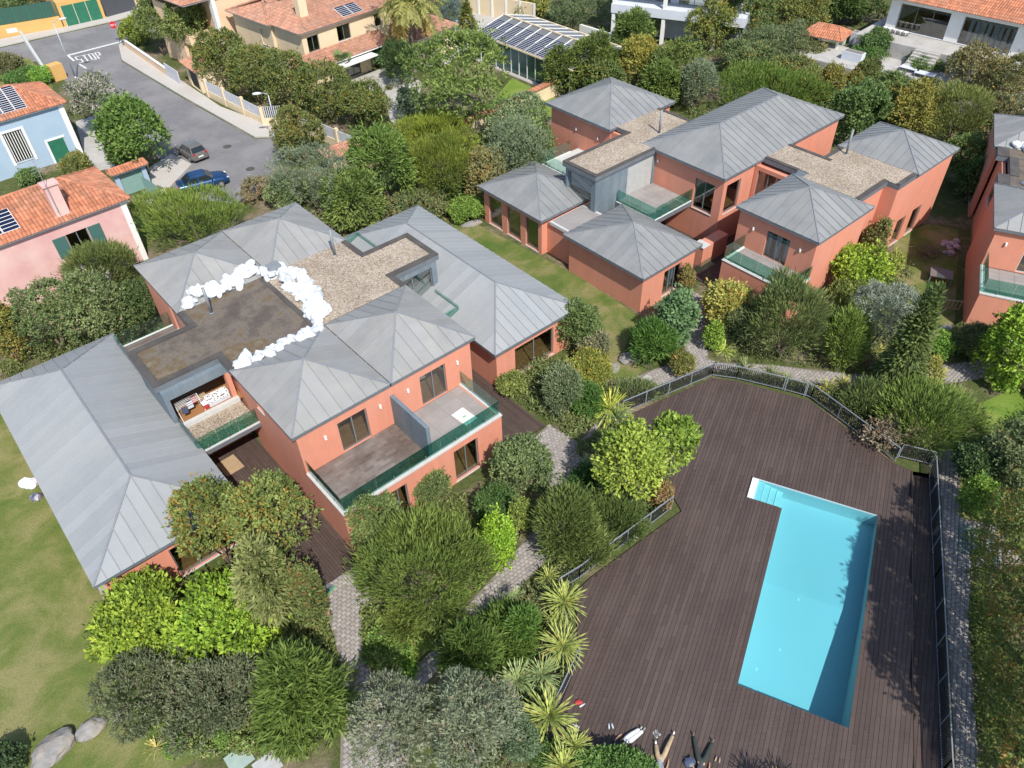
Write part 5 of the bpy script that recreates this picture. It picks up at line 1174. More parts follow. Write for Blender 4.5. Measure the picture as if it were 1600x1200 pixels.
# peach house left of it
q0 = at(385, 98); FQ = FY; u, v = FQ.l(at(360, 100)); h = House('house', FQ, u-3, v+4, 'peach house with white corner pier behind the long hedge')
block(h, u, u+7, v, v+8, 0, 7.2, {'F': [(u+.8, u+2.0, .1, 2.4)]}, M['peach'], floor=False); slab(h, u-.45, u-.003, v-.3, v+.4, 0, 7.3, M['white'], 'pier')
block(h, u-3.4, u-.5, v+3.2, v+8, 0, 6.5, {'F': [(u-2.6, u-1.2, 3.4, 5.6, 1)]}, M['peach'], floor=False); slab(h, u-3.3, u-.5, v+1.6, v+3.19, 2.6, 3.6, M['peach'], 'balcony'); tile_roof(h, u-3.9, u+7.4, v-.3, v+8.5, 7.4, 1.5, (u-.6, v+4, u+4, v+4), M['tilep'])
# garage with tiled roof at the pavement
g0 = at(318, 152); FG = Frame(math.atan2(*(at(330, 160)-at(285, 125)).yx)); u, v = FG.l(at(292, 131)); h = House('garage', FG, u+2, v+1.5, 'small cream garage with tiled roof beside the pale pavement', 'garage')
block(h, u+.3, u+4.0, v+.3, v+3.6, 0, 2.3, {'F': [(u+1.0, u+3.6, .05, 2.0)]}, M['cream'], floor=False); slab(h, u+1.02, u+3.58, v+.42, v+.46, .06, 1.98, M['dark'], 'garage_door'); tile_roof(h, u, u+4.3, v, v+3.9, 2.45, .9, (u+1.6, v+1.95, u+2.7, v+1.95), M['tilep'])
# boundary wall with white panels along the pavement
M['panelw'] = mat('white_fence_panel', (.62, .63, .66), (.50, .51, .54), 3, .7)
def panel_fence(a, b, label, n, bars=False):
    d = b-a; L = d.length; o = empty('boundary_fence', (a.x, a.y, 0), math.atan2(d.y, d.x), label, 'fence', 'white panel fences along the street'); mb = MB(); mb.box(0, L, 0, .2, 0, .75); mb.build('plinth', M['cream'], o)
    for i in range(n+1): mb = MB(); mb.box(L*i/n-.16, L*i/n+.16, -.06, .26, 0, 1.95); mb.build('post', M['cream'], o)
    for i in range(n):
        x0, x1 = L*i/n+.17, L*(i+1)/n-.17
        if bars:
            k = int((x1-x0)/.22)
            for j in range(k): mb = MB(); mb.box(x0+.2*j+.06, x0+.2*j+.14, .06, .12, .753, 2.0); mb.build('slat', M['panelw'], o)
        else: mb = MB(); mb.box(x0, x1, .06, .12, .76, 1.8); mb.build('panel', M['panelw'], o)
panel_fence(at(326, 152), at(412, 196), 'white panel fence below the long hedge, left of the street lamp', 3); panel_fence(at(414, 197), at(452, 195), 'white slatted gate fence right beside the street lamp', 1, True); panel_fence(at(470, 205), at(560, 245), 'white panel fence behind the rusty bush by the lamp', 3)
o, L = run_wall('pavement_wall', at(196, 74), at(262, 120), .9, .2, M['peach'], 'low pink street wall below the corner tree', cap=M['white']); o, L = run_wall('metal_gate', at(262, 120), at(283, 134), 1.6, .08, M['panelw'], 'white metal gate in the low pink street wall', 'gate')
# tiled little roofs poking through the trees
for (x, y, rz_, L_, lb) in ((534, 232, 1.9, 3.2, 'small tiled porch roof among the trees behind the near villa'),):
    p = at(x, y, 2.2); fr_ = Frame(R(35)); u, v = fr_.l(p); h = House('gate_house', fr_, u, v, lb, 'shelter'); block(h, u-1.4, u+1.4, v-.8, v+.8, 0, 2.0, {}, M['cream'], floor=False); tile_roof(h, u-1.8, u+1.8, v-1.2, v+1.2, 2.1, .5, (u-1, v, u+1, v), M['tilep'])
a = at(700, 232, 0); b = at(880, 140, 0)
o, L = run_wall('tiled_wall', at(712, 225), at(872, 148), 1.5, .35, M['cream'], 'garden wall capped with terracotta tiles between the gardens')
mb = MB()
for i in range(int(L/.25)): mb.tube((i*.25, -.15, 1.58), (i*.25, .5, 1.66), .12, .11, 7)
tag(mb.build('coping_tiles', M['tile'], o), kind='stuff')
# pergola hall with solar roof
s0 = at(744, 51, 3.1); s1 = at(850, 92, 3.1); FS = Frame(math.atan2(s1.y-s0.y, s1.x-s0.x)); u, v = FS.l(s0); uk = FS.l(at(796, 28, 3.1)); W_ = 8.6; LL = FS.l(at(892, 110, 3.1))[0]-u
h = House('pool_hall', FS, u+8, v+4, 'long glass pool hall with white rafters and solar panels on its roof', 'hall')
W_ = abs(FS.l(at(829, 25, 3.1))[1]-v); rz_ = 1.0
mb = h.mb(); mb.add([(u, v, 3.1), (u+LL, v, 3.1), (u+LL, v+W_/2, 3.1+rz_), (u, v+W_/2, 3.1+rz_), (u+LL, v+W_, 3.1), (u, v+W_, 3.1)], [(0, 1, 2, 3), (3, 2, 4, 5)]); mb.build('roof', M['greyroof'], h.root)
sl = Vector((0, W_/2, rz_)).normalized()
solar_panels(h, Vector((u+.1, v+.08, 3.06)), Vector((1, 0, 0)), sl, min(9, int(LL/1.65)), 2, 1.62, W_*.19)
for i in range(int(LL/1.65)+1):
    x = u+.02+i*1.65; mb = h.mb(); mb.bar((x, v+W_*.2, 3.14+rz_*.4), (x, v+W_/2, 3.16+rz_), .08, .08); mb.bar((x, v+W_/2, 3.16+rz_), (x, v+W_, 3.16), .08, .08); mb.build('rafter', M['white'], h.root)
mb = h.mb(); mb.bar((u, v+W_/2, 3.2+rz_), (u+LL, v+W_/2, 3.2+rz_), .14, .12); mb.bar((u, v+W_, 3.15), (u+LL, v+W_, 3.15), .14, .12); mb.bar((u, v, 3.02), (u+LL, v, 3.02), .2, .16); mb.build('beam', M['cream'], h.root)
NP = int((LL-.4)/1.35)
for i in range(NP+1):
    x = u+.3+i*1.35; mb = h.mb(); mb.box(x-.05, x+.05, v+.3, v+.4, 0, 2.95); mb.build('post', M['white'], h.root)
    if i < NP: mb = h.mb(); mb.box(x+.06, x+1.29, v+.34, v+.36, .1, 2.9); mb.build('pane', M['greenp'], h.root)
slab(h, u-.2, u+LL, v-.3, v+.28, 0, .08, M['concrete'], 'paving'); slab(h, u+.3, u+LL, v+.6, v+W_-.3, 0, .06, mat('indoor_teal', (.05, .28, .27), None, 1, .4), 'pool_floor'); slab(h, u+.3, u+LL, v+W_-.3, v+W_-.1, 0, 3, M['cream'], 'wall')
o, L = run_wall('boundary_wall', at(728, 18), at(835, 40), 2.6, .25, M['cream'], 'tall cream boundary wall behind the pool hall'); 
for i in range(6): mb = MB(); mb.box(L*i/5-.15, L*i/5+.15, -.08, -.003, 0, 2.7); mb.build('pier', M['white'], o)
# white modern house at the top
p = at(952, 60); FW = Frame(R(-26)); u, v = FW.l(p); h = House('house', FW, u+6, v+4, 'white modern house with deep verandas at the top edge')
M['wh2'] = mat('white_house_render', (.60, .63, .68), (.55, .58, .63), .8, .8)
block(h, u+.8, u+15, v+2.6, v+10, 0, 9.5, {'F': [(u+1.5, u+6, .2, 2.6, 3), (u+1.2, u+6.5, 4.0, 6.4, 3), (u+7.5, u+13, 4.0, 6.4, 3)]}, M['wh2'], floor=False)
for z, t in ((3.0, 1.0), (6.6, 1.3)): slab(h, u, u+16, v, v+2.58, z, z+t, M['wh2'], 'veranda_band')
for k in range(3): slab(h, u+.1+k*6.2, u+.5+k*6.2, v+.1, v+.5, 0, 2.99, M['white'], 'column'); slab(h, u+.1+k*6.2, u+.5+k*6.2, v+.1, v+.5, 4.01, 6.59, M['white'], 'column')
run_wall('white_wall', at(905, 50), at(975, 72), .9, .3, M['white'], 'low white garden wall in front of the white modern house')
# terraced house at the top right: raised garden, stairs, big glazed openings
TZ = 3.0
e0 = at(1378, 45, TZ); e1 = at(1540, 82, TZ); FT = Frame(math.atan2(e1.y-e0.y, e1.x-e0.x)); u, v = FT.l(e0)
T_ = sheet('terrace_ground', [FT.w(a, b) for a, b in ((u-1.5, v-3.2), (u+26, v-3.2), (u+26, v+12), (u-1.5, v+12))], TZ-.05, M['concrete'], thick=3.0)
sheet('terrace_ground', [FT.w(a, b) for a, b in ((u-6, v-9), (u+20, v-9), (u+20, v-3.2), (u-6, v-3.2))], 1.4, M['concrete'], thick=1.5)
h = House('house', FT, u+8, v+5, 'terracotta roofed house with big glazed openings above the garden stairs'); h.root.location.z = 0
wall(h, 'F', v+.6, u, u+18, TZ, TZ+3.2, [(u+1.1, u+6.5, TZ+.05, TZ+2.75), (u+7.9, u+13.2, TZ+.05, TZ+2.75)], M['white'], t=.5)
window(h, 'F', v+.6, u+1.1, u+6.5, TZ+.05, TZ+2.75, 3, sill=False, inset=.3); window(h, 'F', v+.6, u+7.9, u+13.2, TZ+.05, TZ+2.75, 3, sill=False, inset=.3)
wall(h, 'L', u, v+1.1, v+9, TZ, TZ+3.2, (), M['white']); wall(h, 'K', v+9, u, u+18, TZ, TZ+3.2, (), M['white']); slab(h, u+.3, u+17, v+1.1, v+8.7, TZ-.02, TZ+.06, M['wood'], 'floor')
for k in range(8): slab(h, u+8.4+k*.6, u+8.75+k*.6, v+1.6, v+1.66, TZ+.1, TZ+2.6, M['curtain'], 'curtain')
tile_roof(h, u-.4, u+18.5, v-.3, v+9.5, TZ+3.35, 2.2, (u+4, v+4.6, u+14, v+4.6)); 
st = empty('garden_stairs', FT.w(u+6.6, v-3.2), FT.a, 'pale stone garden stairs climbing to the terracotta roofed house', 'stairs')
for i in range(13):
    z = TZ-.1-i*.2
    if z < .15: break
    mb = MB(); w = 1.3+(.7 if i > 6 else 0); mb.box(-w, w, -.36*(i+1), -.36*i+.34 if i else .3, 0, z); mb.build('step', M['calcada'], st)
def bx_thing(name, c, su, sv, z0, z1, m, label, cat, fr_=FT, grp=None):
    uu, vv = fr_.l(c); o = empty(name, fr_.w(uu, vv, z0), fr_.a, label, cat, grp); mb = MB(); mb.box(-su/2, su/2, -sv/2, sv/2, z1-z0-.06, z1-z0); mb.build('top', m, o)
    for a in (-1, 1):
        for b in (-1, 1): mb = MB(); mb.box(a*su*.45-.04, a*su*.45+.04, b*sv*.42-.04, b*sv*.42+.04, 0, z1-z0-.061); mb.build('leg', M['frame'], o)
    return o
bx_thing('dining_table', at(1400, 42, TZ), 3.2, 1.1, TZ-.05, TZ+.75, M['wood'], 'long brown table on the terrace left of the white pier', 'table'); bx_thing('garden_table', at(1490, 55, TZ), 2.6, 1.2, TZ-.05, TZ+.45, M['wood'], 'low brown table on the terrace right of the white pier', 'table')
for k in range(5): p = at(1382+k*8, 48+k*2.0, TZ); bx_thing('dining_chair', p, .45, .45, TZ-.05, TZ+.42, M['white'], 'white chair in the row along the long brown terrace table', 'chair', grp='white chairs at the long terrace table')
for k, (x, y) in enumerate(((1421, 112), (1444, 121))): bx_thing('sun_lounger', at(x, y, 1.4), 2.0, 1.0, 1.4, 1.85, M['wh2'], ('left', 'right')[k]+' pale lounger on the lower terrace beside the stairs', 'lounger')
for k, (x, y, lb) in enumerate(((1347, 56, 'white planter box left of the long terrace table'), (1334, 85, 'white planter block above the lower terrace'), (1396, 62, 'grey planter block at the head of the stairs'))):
    uu, vv = FT.l(at(x, y, 2)); o = empty('planter', FT.w(uu, vv, 1.0), FT.a, lb, 'planter'); mb = MB(); mb.box(-1.1, 1.1, -.5, .5, 0, 1.3); mb.build('box', M['wh2'], o); mb = MB(); mb.box(-1.0, 1.0, -.4, .4, 1.302, 1.32); mb.build('soil', M['joint'], o)
p = at(1292, 52, 2.4); FP = Frame(FT.a+R(8)); u, v = FP.l(p); h = House('pavilion', FP, u, v, 'small open pavilion with terracotta roof at the top right', 'pavilion')
for a in (-1.8, 1.8):
    for b in (-1.3, 1.3): slab(h, u+a-.12, u+a+.12, v+b-.12, v+b+.12, 0, 2.3, M['white'], 'post')
tile_roof(h, u-2.3, u+2.3, v-1.8, v+1.8, 2.4, .9, (u-1.2, v, u+1.2, v))
run_wall('retaining_wall', at(1290, 130), at(1350, 148), 1.2, .3, M['wh2'], 'pale retaining wall behind the trees at the top right'); run_wall('garden_wall', at(1520, 205), at(1560, 225), 2.0, .25, M['cream'], 'cream garden wall beside the third villa', cap=M['sill'])

# ------------------------------------------------------------------ background trees and hedges
plant('garden_bush', 'small', (-10, -12, 60, 26), (.09, .12, .04), 'bush behind the ochre street wall at the far top left', zb=0); plant('garden_bush', 'small', (50, -14, 100, 20), (.11, .12, .05), 'brownish bush behind the ochre wall beside the garage', acc=.3, acol=(.3, .2, .1))
plant('garden_bush', 'small', (-15, 88, 40, 128), (.12, .12, .05), 'dull bush in the left garden behind the low white wall', acc=.2, acol=STRAW); plant('garden_bush', 'small', (10, 108, 58, 135), (.10, .17, .04), 'green bush in the left garden above the blue house roof')
plant('flowering_bush', 'small', (45, 108, 80, 134), (.14, .25, .03), 'lime bush with white flowers beside the gate pillar', acc=.06, acol=WHITE)
plant('blossom_tree', 'small', (105, 118, 188, 195), (.13, .15, .08), 'small tree covered in white blossom at the street', 'tree', acc=.55, acol=(.62, .55, .52), stem=.8)
plant('evergreen_tree', 'broad', (160, 157, 258, 272), (.095, .15, .03), 'dense round evergreen tree beside the silver car', 'tree', stem=.3); plant('evergreen_bush', 'broad', (172, 225, 222, 275), (.10, .16, .035), 'dark bush at the foot of the round evergreen tree')
plant('door_bush', 'small', (96, 243, 140, 280), (.16, .17, .05), 'yellowish bush before the green door of the blue house', acc=.2, acol=ORG); plant('door_bush', 'small', (28, 265, 62, 290), (.11, .16, .05), 'small bush between the pink and the blue roof')
plant('corner_hedge', 'clip', (188, 30, 232, 75), (.19, .23, .03), 'yellow green hedge curving round the street corner', 'hedge'); plant('corner_tree', 'broad', (212, 10, 272, 72), (.11, .14, .04), 'left broad leaved tree at the street corner', 'tree', stem=1.0); plant('corner_tree', 'broad', (258, 2, 322, 82), (.12, .15, .04), 'right broad leaved tree at the street corner', 'tree', stem=1.0)
for i, (bx_, lb) in enumerate((((303, 52, 385, 148), 'end of the long rusty hedge beside the small garage'), ((355, 70, 440, 175), 'second clump of the long rusty hedge above the white panels'), ((410, 85, 495, 192), 'middle clump of the long rusty hedge behind the street lamp'), ((462, 100, 560, 200), 'fourth clump of the long rusty hedge under the porch roof'), ((530, 128, 612, 212), 'right end of the long rusty hedge beside the garden path'))):
    plant('photinia_hedge', 'small', bx_, (.105, .13, .035), lb, 'hedge', acc=.30, acol=(.26, .21, .04), rzmax=1.6)
plant('lamp_bush', 'small', (430, 170, 508, 262), (.11, .13, .035), 'rusty green bush at the street lamp foot', acc=.3, acol=(.32, .2, .05), rzmax=1.4)
p = at(648, 112); palm('date_palm', (p.x, p.y, 0), 7.6, 5.0, (.17, .17, .05), 'tall feather palm in front of the cream house', 56, acc=.3)
p = at(540, 132); palm('fan_palm', (p.x, p.y, 0), 2.2, 1.7, (.11, .16, .06), 'small fan palm beside the porch roof', 24, True, .05, .15)
plant('dark_fan_bush', 'fine', (600, 70, 650, 138), (.05, .08, .025), 'dark spiky bush beside the tall palm trunk'); plant('banana_bush', 'broad', (585, 70, 615, 110), (.09, .15, .05), 'leafy plant left of the tall palm trunk')
plant('large_tree', 'broad', (625, 55, 800, 205), (.115, .155, .035), 'largest broad leaved tree beside the pool hall lawn', 'tree', stem=.8); plant('agave_bush', 'small', (620, 140, 660, 200), (.11, .15, .08), 'grey shrub at the left foot of the largest tree')
plant('casuarina', 'fine', (612, 178, 742, 262), (.135, .165, .02), 'upper feathery yellow green dome behind the villas', 'tree'); plant('casuarina', 'fine', (632, 215, 748, 325), (.12, .145, .022), 'lower feathery yellow green dome behind the villas', 'tree', rzmax=1.2)
plant('cedar', 'cedar', (545, 205, 652, 340), (.10, .15, .03), 'fresh green layered cedar behind the near villa', 'tree', rzmax=1.3); plant('cedar', 'cedar', (500, 270, 600, 365), (.11, .15, .035), 'lower cedar bough touching the near villa roof', 'tree')
plant('grey_tree', 'olive', (425, 225, 560, 345), (.13, .155, .09), 'grey green tree at the end of the street', 'tree', stem=.4); plant('blossom_shrub', 'small', (415, 280, 485, 335), (.16, .20, .08), 'pale flowering shrub beside the zinc roof corner', acc=.15, acol=(.5, .48, .35))
plant('dry_hedge', 'sparse', (380, 278, 432, 322), (.20, .17, .09), 'dry brown hedge at the end of the street', 'hedge', acc=.5, acol=(.34, .22, .12)); plant('dry_hedge', 'sparse', (460, 330, 540, 372), (.16, .16, .08), 'dry hedge strip behind the near villa rear roofs', 'hedge', acc=.4, acol=(.3, .22, .12))
plant('feather_dome', 'fine', (205, 298, 405, 412), (.125, .17, .03), 'huge feathery dome shrub behind the near villa', cov=1.1); plant('rusty_bush', 'small', (252, 296, 285, 322), (.16, .17, .05), 'rusty bush beside the blue car rear', acc=.35, acol=ORG)
plant('dull_dome', 'fine', (110, 382, 212, 472), (.10, .125, .035), 'dull dome shrub below the pink house window'); plant('viburnum', 'small', (28, 425, 130, 585), (.11, .145, .05), 'big mixed shrub before the pink wall, left part', acc=.12, acol=(.35, .28, .18), rzmax=1.4); plant('viburnum', 'small', (105, 425, 212, 565), (.12, .155, .055), 'big mixed shrub before the pink wall, right part', acc=.15, acol=(.35, .28, .18), rzmax=1.4)
plant('photinia_bush', 'small', (-20, 462, 36, 590), (.15, .16, .035), 'orange tipped bush at the left edge under the pink wall', acc=.4, acol=(.42, .22, .06)); plant('dark_shrub', 'small', (175, 440, 245, 540), (.07, .10, .03), 'dark shrub beside the glass of the left terrace')
plant('grey_tree', 'olive', (740, 190, 865, 300), (.13, .16, .085), 'loose grey green tree at the far villa rear corner', 'tree', stem=.5, cov=.9, acc=.05, acol=STRAW); plant('oleander', 'small', (760, 150, 862, 232), (.13, .17, .075), 'grey green shrub in front of the tiled garden wall', stem=.3); plant('bamboo_clump', 'sparse', (722, 235, 790, 330), (.17, .16, .06), 'thin yellow stemmed clump behind the far villa', acc=.35, acol=(.42, .28, .08)); plant('green_bush', 'small', (702, 308, 762, 350), (.14, .22, .03), 'fresh green bush at the far villa left corner')
# belt of trees behind the far villa
B = [('cedar', 'cedar', (850, 82, 905, 155), (.10, .13, .03), 'left cedar of the belt beside the pool hall', 0), ('cedar', 'cedar', (888, 58, 968, 152), (.11, .14, .03), 'tall cedar rising over the far villa rear roof', 0), ('golden_tree', 'small', (965, 62, 1028, 150), (.20, .20, .04), 'golden leaved tree in the belt behind the far villa', .35), ('cedar', 'cedar', (962, 22, 1020, 85), (.09, .13, .03), 'cedar in front of the white modern house', 0), ('laurel', 'small', (1015, 60, 1100, 165), (.10, .13, .03), 'olive green tree right of the golden leaved tree', .08), ('grey_tree', 'olive', (1055, 95, 1118, 185), (.13, .16, .09), 'pale grey green tree at the far villa main ridge', .05), ('dark_dome', 'fine', (1110, 98, 1285, 195), (.085, .13, .02), 'dark feathery dome behind the main ridge', 0), ('big_tree', 'small', (1070, 0, 1150, 90), (.12, .14, .03), 'big yellowish tree right of the white modern house', .2), ('big_tree', 'small', (1120, -15, 1215, 80), (.09, .12, .03), 'big dark tree at the top edge', .1), ('shrub_row', 'small', (1120, 65, 1210, 125), (.11, .14, .05), 'shrub row below the big dark tree', .1), ('top_hedge', 'small', (795, -10, 862, 32), (.17, .18, .04), 'yellow hedge behind the tall boundary wall', .25), ('grey_dome', 'olive', (852, -15, 942, 46), (.10, .13, .055), 'large grey dome shrub left of the white modern house', 0), ('big_tree', 'small', (1190, -15, 1300, 60), (.12, .135, .035), 'olive tinted tree left of the pavilion', .15), ('conifer', 'cedar', (1288, -15, 1350, 45), (.08, .12, .03), 'dark conifer behind the pavilion', 0), ('shrub_row', 'olive', (1195, 40, 1262, 105), (.12, .145, .065), 'grey shrub below the pavilion', .05), ('shrub_row', 'small', (1195, 90, 1285, 150), (.11, .13, .04), 'rusty shrub row below the pavilion', .25), ('columnar_tree', 'small', (1275, 88, 1318, 185), (.16, .16, .04), 'left golden column shrub behind the main roof', .3), ('columnar_tree', 'small', (1312, 95, 1345, 185), (.17, .16, .04), 'right golden column shrub behind the main roof', .35), ('laurel', 'broad', (1300, 130, 1385, 240), (.085, .13, .035), 'dark laurel tree between the far villa roofs', 0), ('laurel', 'broad', (1360, 120, 1420, 200), (.10, .14, .04), 'laurel below the stairs', .05), ('golden_tree', 'small', (1385, 135, 1465, 228), (.18, .18, .04), 'golden green tree behind the rear roof', .3), ('casuarina', 'fine', (1445, 140, 1545, 235), (.13, .15, .04), 'feathery tree with bare branches behind the rear roof', .03), ('dry_hillside_shrub', 'small', (1475, 72, 1560, 165), (.15, .14, .06), 'brownish hillside shrub below the terrace', .25), ('dry_hillside_shrub', 'small', (1530, 85, 1625, 190), (.14, .14, .05), 'brownish hillside shrub at the right edge', .3), ('dark_tree', 'broad', (1548, -20, 1625, 80), (.05, .075, .025), 'dark tree at the top right corner', 0), ('dark_shrub', 'small', (1472, 210, 1545, 300), (.09, .13, .035), 'green shrubs between the rear roof and the third villa', .05), ('dark_shrub', 'broad', (1500, 240, 1545, 330), (.07, .11, .03), 'dark shrub in the shaded gap beside the third villa', 0), ('terrace_shrub', 'small', (1345, 50, 1392, 90), (.09, .14, .04), 'dark green shrub above the lower terrace', 0), ('terrace_shrub', 'small', (1415, 82, 1480, 112), (.08, .13, .03), 'low green hedge right of the garden stairs', 0), ('terrace_shrub', 'small', (1328, 72, 1395, 96), (.08, .14, .03), 'low green hedge left of the garden stairs', 0), ('terrace_shrub', 'olive', (1360, 115, 1425, 145), (.14, .16, .10), 'grey low planting at the stair foot', .1)]
for nm, kd, bx_, col_, lb, ac in B: plant(nm, kd, bx_, col_, lb, 'tree' if any(s in nm for s in ('tree', 'cedar', 'laurel', 'conifer', 'casuarina')) else 'shrub', acc=ac, acol=(.38, .25, .05), rzmax=1.6, zb=(1.2 if 'terrace_shrub' in nm else 0))
plant('pencil_cypress', 'cedar', (718, 2, 742, 46), (.13, .14, .03), 'small pencil cypress before the tall boundary wall', 'tree', shape='cone', rzmax=4); plant('blue_shrub', 'olive', (685, 0, 718, 48), (.13, .17, .14), 'blue green shrub behind the palm crown')
for nm, kd, bx_, col_, lb, ac in (('top_tree', 'small', (1300, -25, 1385, 40), (.06, .085, .025), 'dark tree left of the terracotta roofed house', .05), ('top_tree', 'broad', (1225, -20, 1300, 40), (.10, .13, .035), 'yellowish green tree above the pavilion', .15), ('belt_tree', 'small', (905, 95, 975, 165), (.10, .13, .035), 'dull tree pressed against the far villa rear roof', .1), ('belt_tree', 'cedar', (1000, 100, 1062, 180), (.10, .14, .03), 'young cedar between golden tree and main ridge', 0), ('belt_tree', 'olive', (1150, 45, 1225, 110), (.11, .14, .06), 'grey tree above the dark feathery dome', .05), ('belt_tree', 'small', (1235, 110, 1290, 170), (.13, .15, .04), 'yellowish shrub at the ridge end', .2), ('belt_tree', 'small', (1330, 95, 1375, 160), (.12, .14, .04), 'mixed shrub left of the stair foot', .15), ('belt_tree', 'small', (1420, 130, 1480, 190), (.13, .14, .045), 'mixed shrub right of the loungers', .25), ('belt_tree', 'small', (1520, 150, 1600, 230), (.13, .13, .06), 'dry shrub behind the third villa roof', .3), ('belt_tree', 'broad', (800, 200, 868, 290), (.11, .15, .05), 'leafy shrub against the far villa rear left wall', 0), ('belt_tree', 'small', (600, 300, 700, 350), (.11, .13, .05), 'low shrub strip behind the right wing roof', .2), ('belt_tree', 'small', (680, 255, 740, 320), (.10, .13, .035), 'shrub beside the lower feathery dome', .05), ('belt_tree', 'cedar', (1025, -12, 1075, 35), (.09, .12, .03), 'dark cedar in front of the white modern house at the top', 0), ('belt_tree', 'small', (1210, 55, 1290, 100), (.12, .13, .05), 'shrub beneath the pavilion roof', .15), ('belt_tree', 'olive', (1580, 160, 1640, 260), (.12, .13, .07), 'grey shrub above the third villa at the right edge', .1)):
    plant(nm, kd, bx_, col_, lb, 'shrub', acc=ac, acol=(.36, .25, .07), rzmax=1.6)
# unseen trees added outside the right edge, placed to shade the terrace
for i, (x, y, r_) in enumerate(((1438, 868, 1.6), (1436, 930, 1.8), (1440, 995, 1.8), (1432, 1060, 1.6), (1462, 800, 1.3))):
    s_ = at(x, y, DZ); zc = 8.5; k_ = zc/math.tan(SUN_EL); c_ = Vector((s_.x+.359*k_, s_.y-.933*k_, 0)); o = empty('added_shade_tree', c_, 0, ('first', 'second', 'third', 'fourth', 'fifth')[(4, 0, 1, 2, 3).index(i)]+' tall unseen tree added beyond the right edge to shade the terrace', 'tree', 'unseen trees added beyond the right edge for their shade'); crown('small', r_, r_, r_*1.3, zc, o, (.10, .13, .04), seed=900+i, minleaf=.2, cov=.5); stems(o, 8.2, .16, r_*.7, 3, M['trunk'], i)
# ------------------------------------------------------------------ undergrowth (uncountable): low leaves over the planting beds
def undergrowth(poly, n, color, hgt=.75, acc=.10, acol=(.34, .27, .15), L0=.2):
    PSEED[0] += 1; g = np.random.default_rng(PSEED[0]); xs = [p.x for p in poly]; ys = [p.y for p in poly]; pts = []
    cl = [(g.uniform(min(xs), max(xs)), g.uniform(min(ys), max(ys)), g.uniform(.3, 1.1)) for _ in range(n//110)]
    while len(pts) < n:
        c = cl[g.integers(len(cl))]; x, y = g.normal(c[0], c[2]*.6), g.normal(c[1], c[2]*.6)
        if inside(poly, x, y): pts.append((x, y, g.uniform(.02, 1)**1.5*hgt*(c[2]+.2)))
        elif g.random() < .02: pts.append((poly[0].x, poly[0].y, .02))
    P = np.array(pts); m = len(P); up = np.array([[0, 0, 1.0]])
    D = g.normal(size=(m, 3))*.7+up*.6; Nn = g.normal(size=(m, 3))*.5+up
    o = leaves('undergrowth', P, D, Nn, L0*g.uniform(.6, 1.4, m), L0*.4*g.uniform(.7, 1.3, m), .45+g.normal(size=m)*.16, np.where(g.random(m) < acc, g.uniform(.5, 1, m), 0), np.array(acol)[None, :]*g.uniform(.6, 1.3, (m, 1)), None, color)
    o.name = 'undergrowth'; o['kind'] = 'stuff'
for pl, n, c in (
    (((780, 615), (850, 560), (940, 600), (985, 596), (925, 680), (880, 690), (858, 660)), 2600, (.12, .15, .05)),
    (((860, 770), (905, 695), (985, 660), (1050, 778), (1040, 800), (880, 915), (840, 890)), 3200, (.09, .12, .04)),
    (((700, 1050), (790, 945), (870, 890), (905, 930), (900, 1030), (860, 1115), (840, 1210), (700, 1210)), 4200, (.10, .12, .05)),
    (((1105, 545), (1100, 440), (1290, 470), (1420, 420), (1480, 560), (1370, 585), (1290, 578), (1200, 568)), 5200, (.11, .13, .05)),
    (((1110, 582), (1290, 606), (1400, 628), (1500, 600), (1480, 690), (1460, 715), (1400, 716), (1266, 622), (1150, 592)), 3600, (.11, .13, .05)),
    (((1500, 700), (1620, 640), (1620, 850), (1505, 808)), 2600, (.09, .13, .04)),
    (((1455, 545), (1500, 510), (1620, 600), (1620, 640), (1545, 560)), 2200, (.10, .14, .045)),
    (((170, 945), (300, 900), (500, 900), (535, 1050), (532, 1130), (420, 1190), (230, 1120)), 3600, (.12, .15, .045)),
    (((555, 870), (640, 790), (800, 770), (855, 790), (840, 815), (745, 930), (610, 1075), (566, 1000)), 4200, (.12, .16, .04)),
    (((600, 200), (740, 160), (860, 240), (760, 350), (540, 350), (500, 290)), 4200, (.10, .12, .04)),
    (((850, 130), (1100, 60), (1300, 110), (1320, 200), (1100, 190), (860, 165)), 5200, (.09, .12, .04)),
    (((1300, 150), (1600, 90), (1610, 200), (1540, 320), (1480, 250), (1330, 210)), 5200, (.13, .13, .055)),
    (((0, 420), (120, 400), (260, 470), (180, 530), (0, 600)), 3000, (.10, .12, .04)),
    (((300, 70), (600, 70), (640, 200), (480, 210), (340, 140)), 3000, (.10, .11, .04)),
    (((330, 1120), (420, 1175), (320, 1190), (240, 1140)), 500, (.13, .17, .05)),
):
    undergrowth(px(*pl), int(n*2.3), c, L0=.26 if min(q[1] for q in pl) < 250 else .2)

# ------------------------------------------------------------------ white bags on the roofs
def lump(seed, sx, sy, sz, amp=.25, sub=2):
    bm = bmesh.new(); bmesh.ops.create_icosphere(bm, subdivisions=sub, radius=1); g = random.Random(seed)
    ph = [(g.uniform(0, 6), g.uniform(0, 6), g.uniform(1.5, 4.5), g.uniform(1.5, 4.5), g.uniform(1.5, 4.5)) for _ in range(5)]
    for v in bm.verts:
        s = sum(math.sin(v.co.x*p[2]+p[0])*math.sin(v.co.y*p[3]+p[1])*math.cos(v.co.z*p[4]) for p in ph)/2.2
        k = 1+amp*s+g.uniform(-.5, .5)*amp*.5
        v.co = Vector((v.co.x*sx*k, v.co.y*sy*k, max(v.co.z, -.55)*sz*k+.55*sz))
    me = bpy.data.meshes.new('lump'); bm.to_mesh(me); bm.free(); return me
BAGS = [lump(i, .36+.05*(i % 3), .25+.03*(i % 2), .17, .34, 3) for i in range(8)]
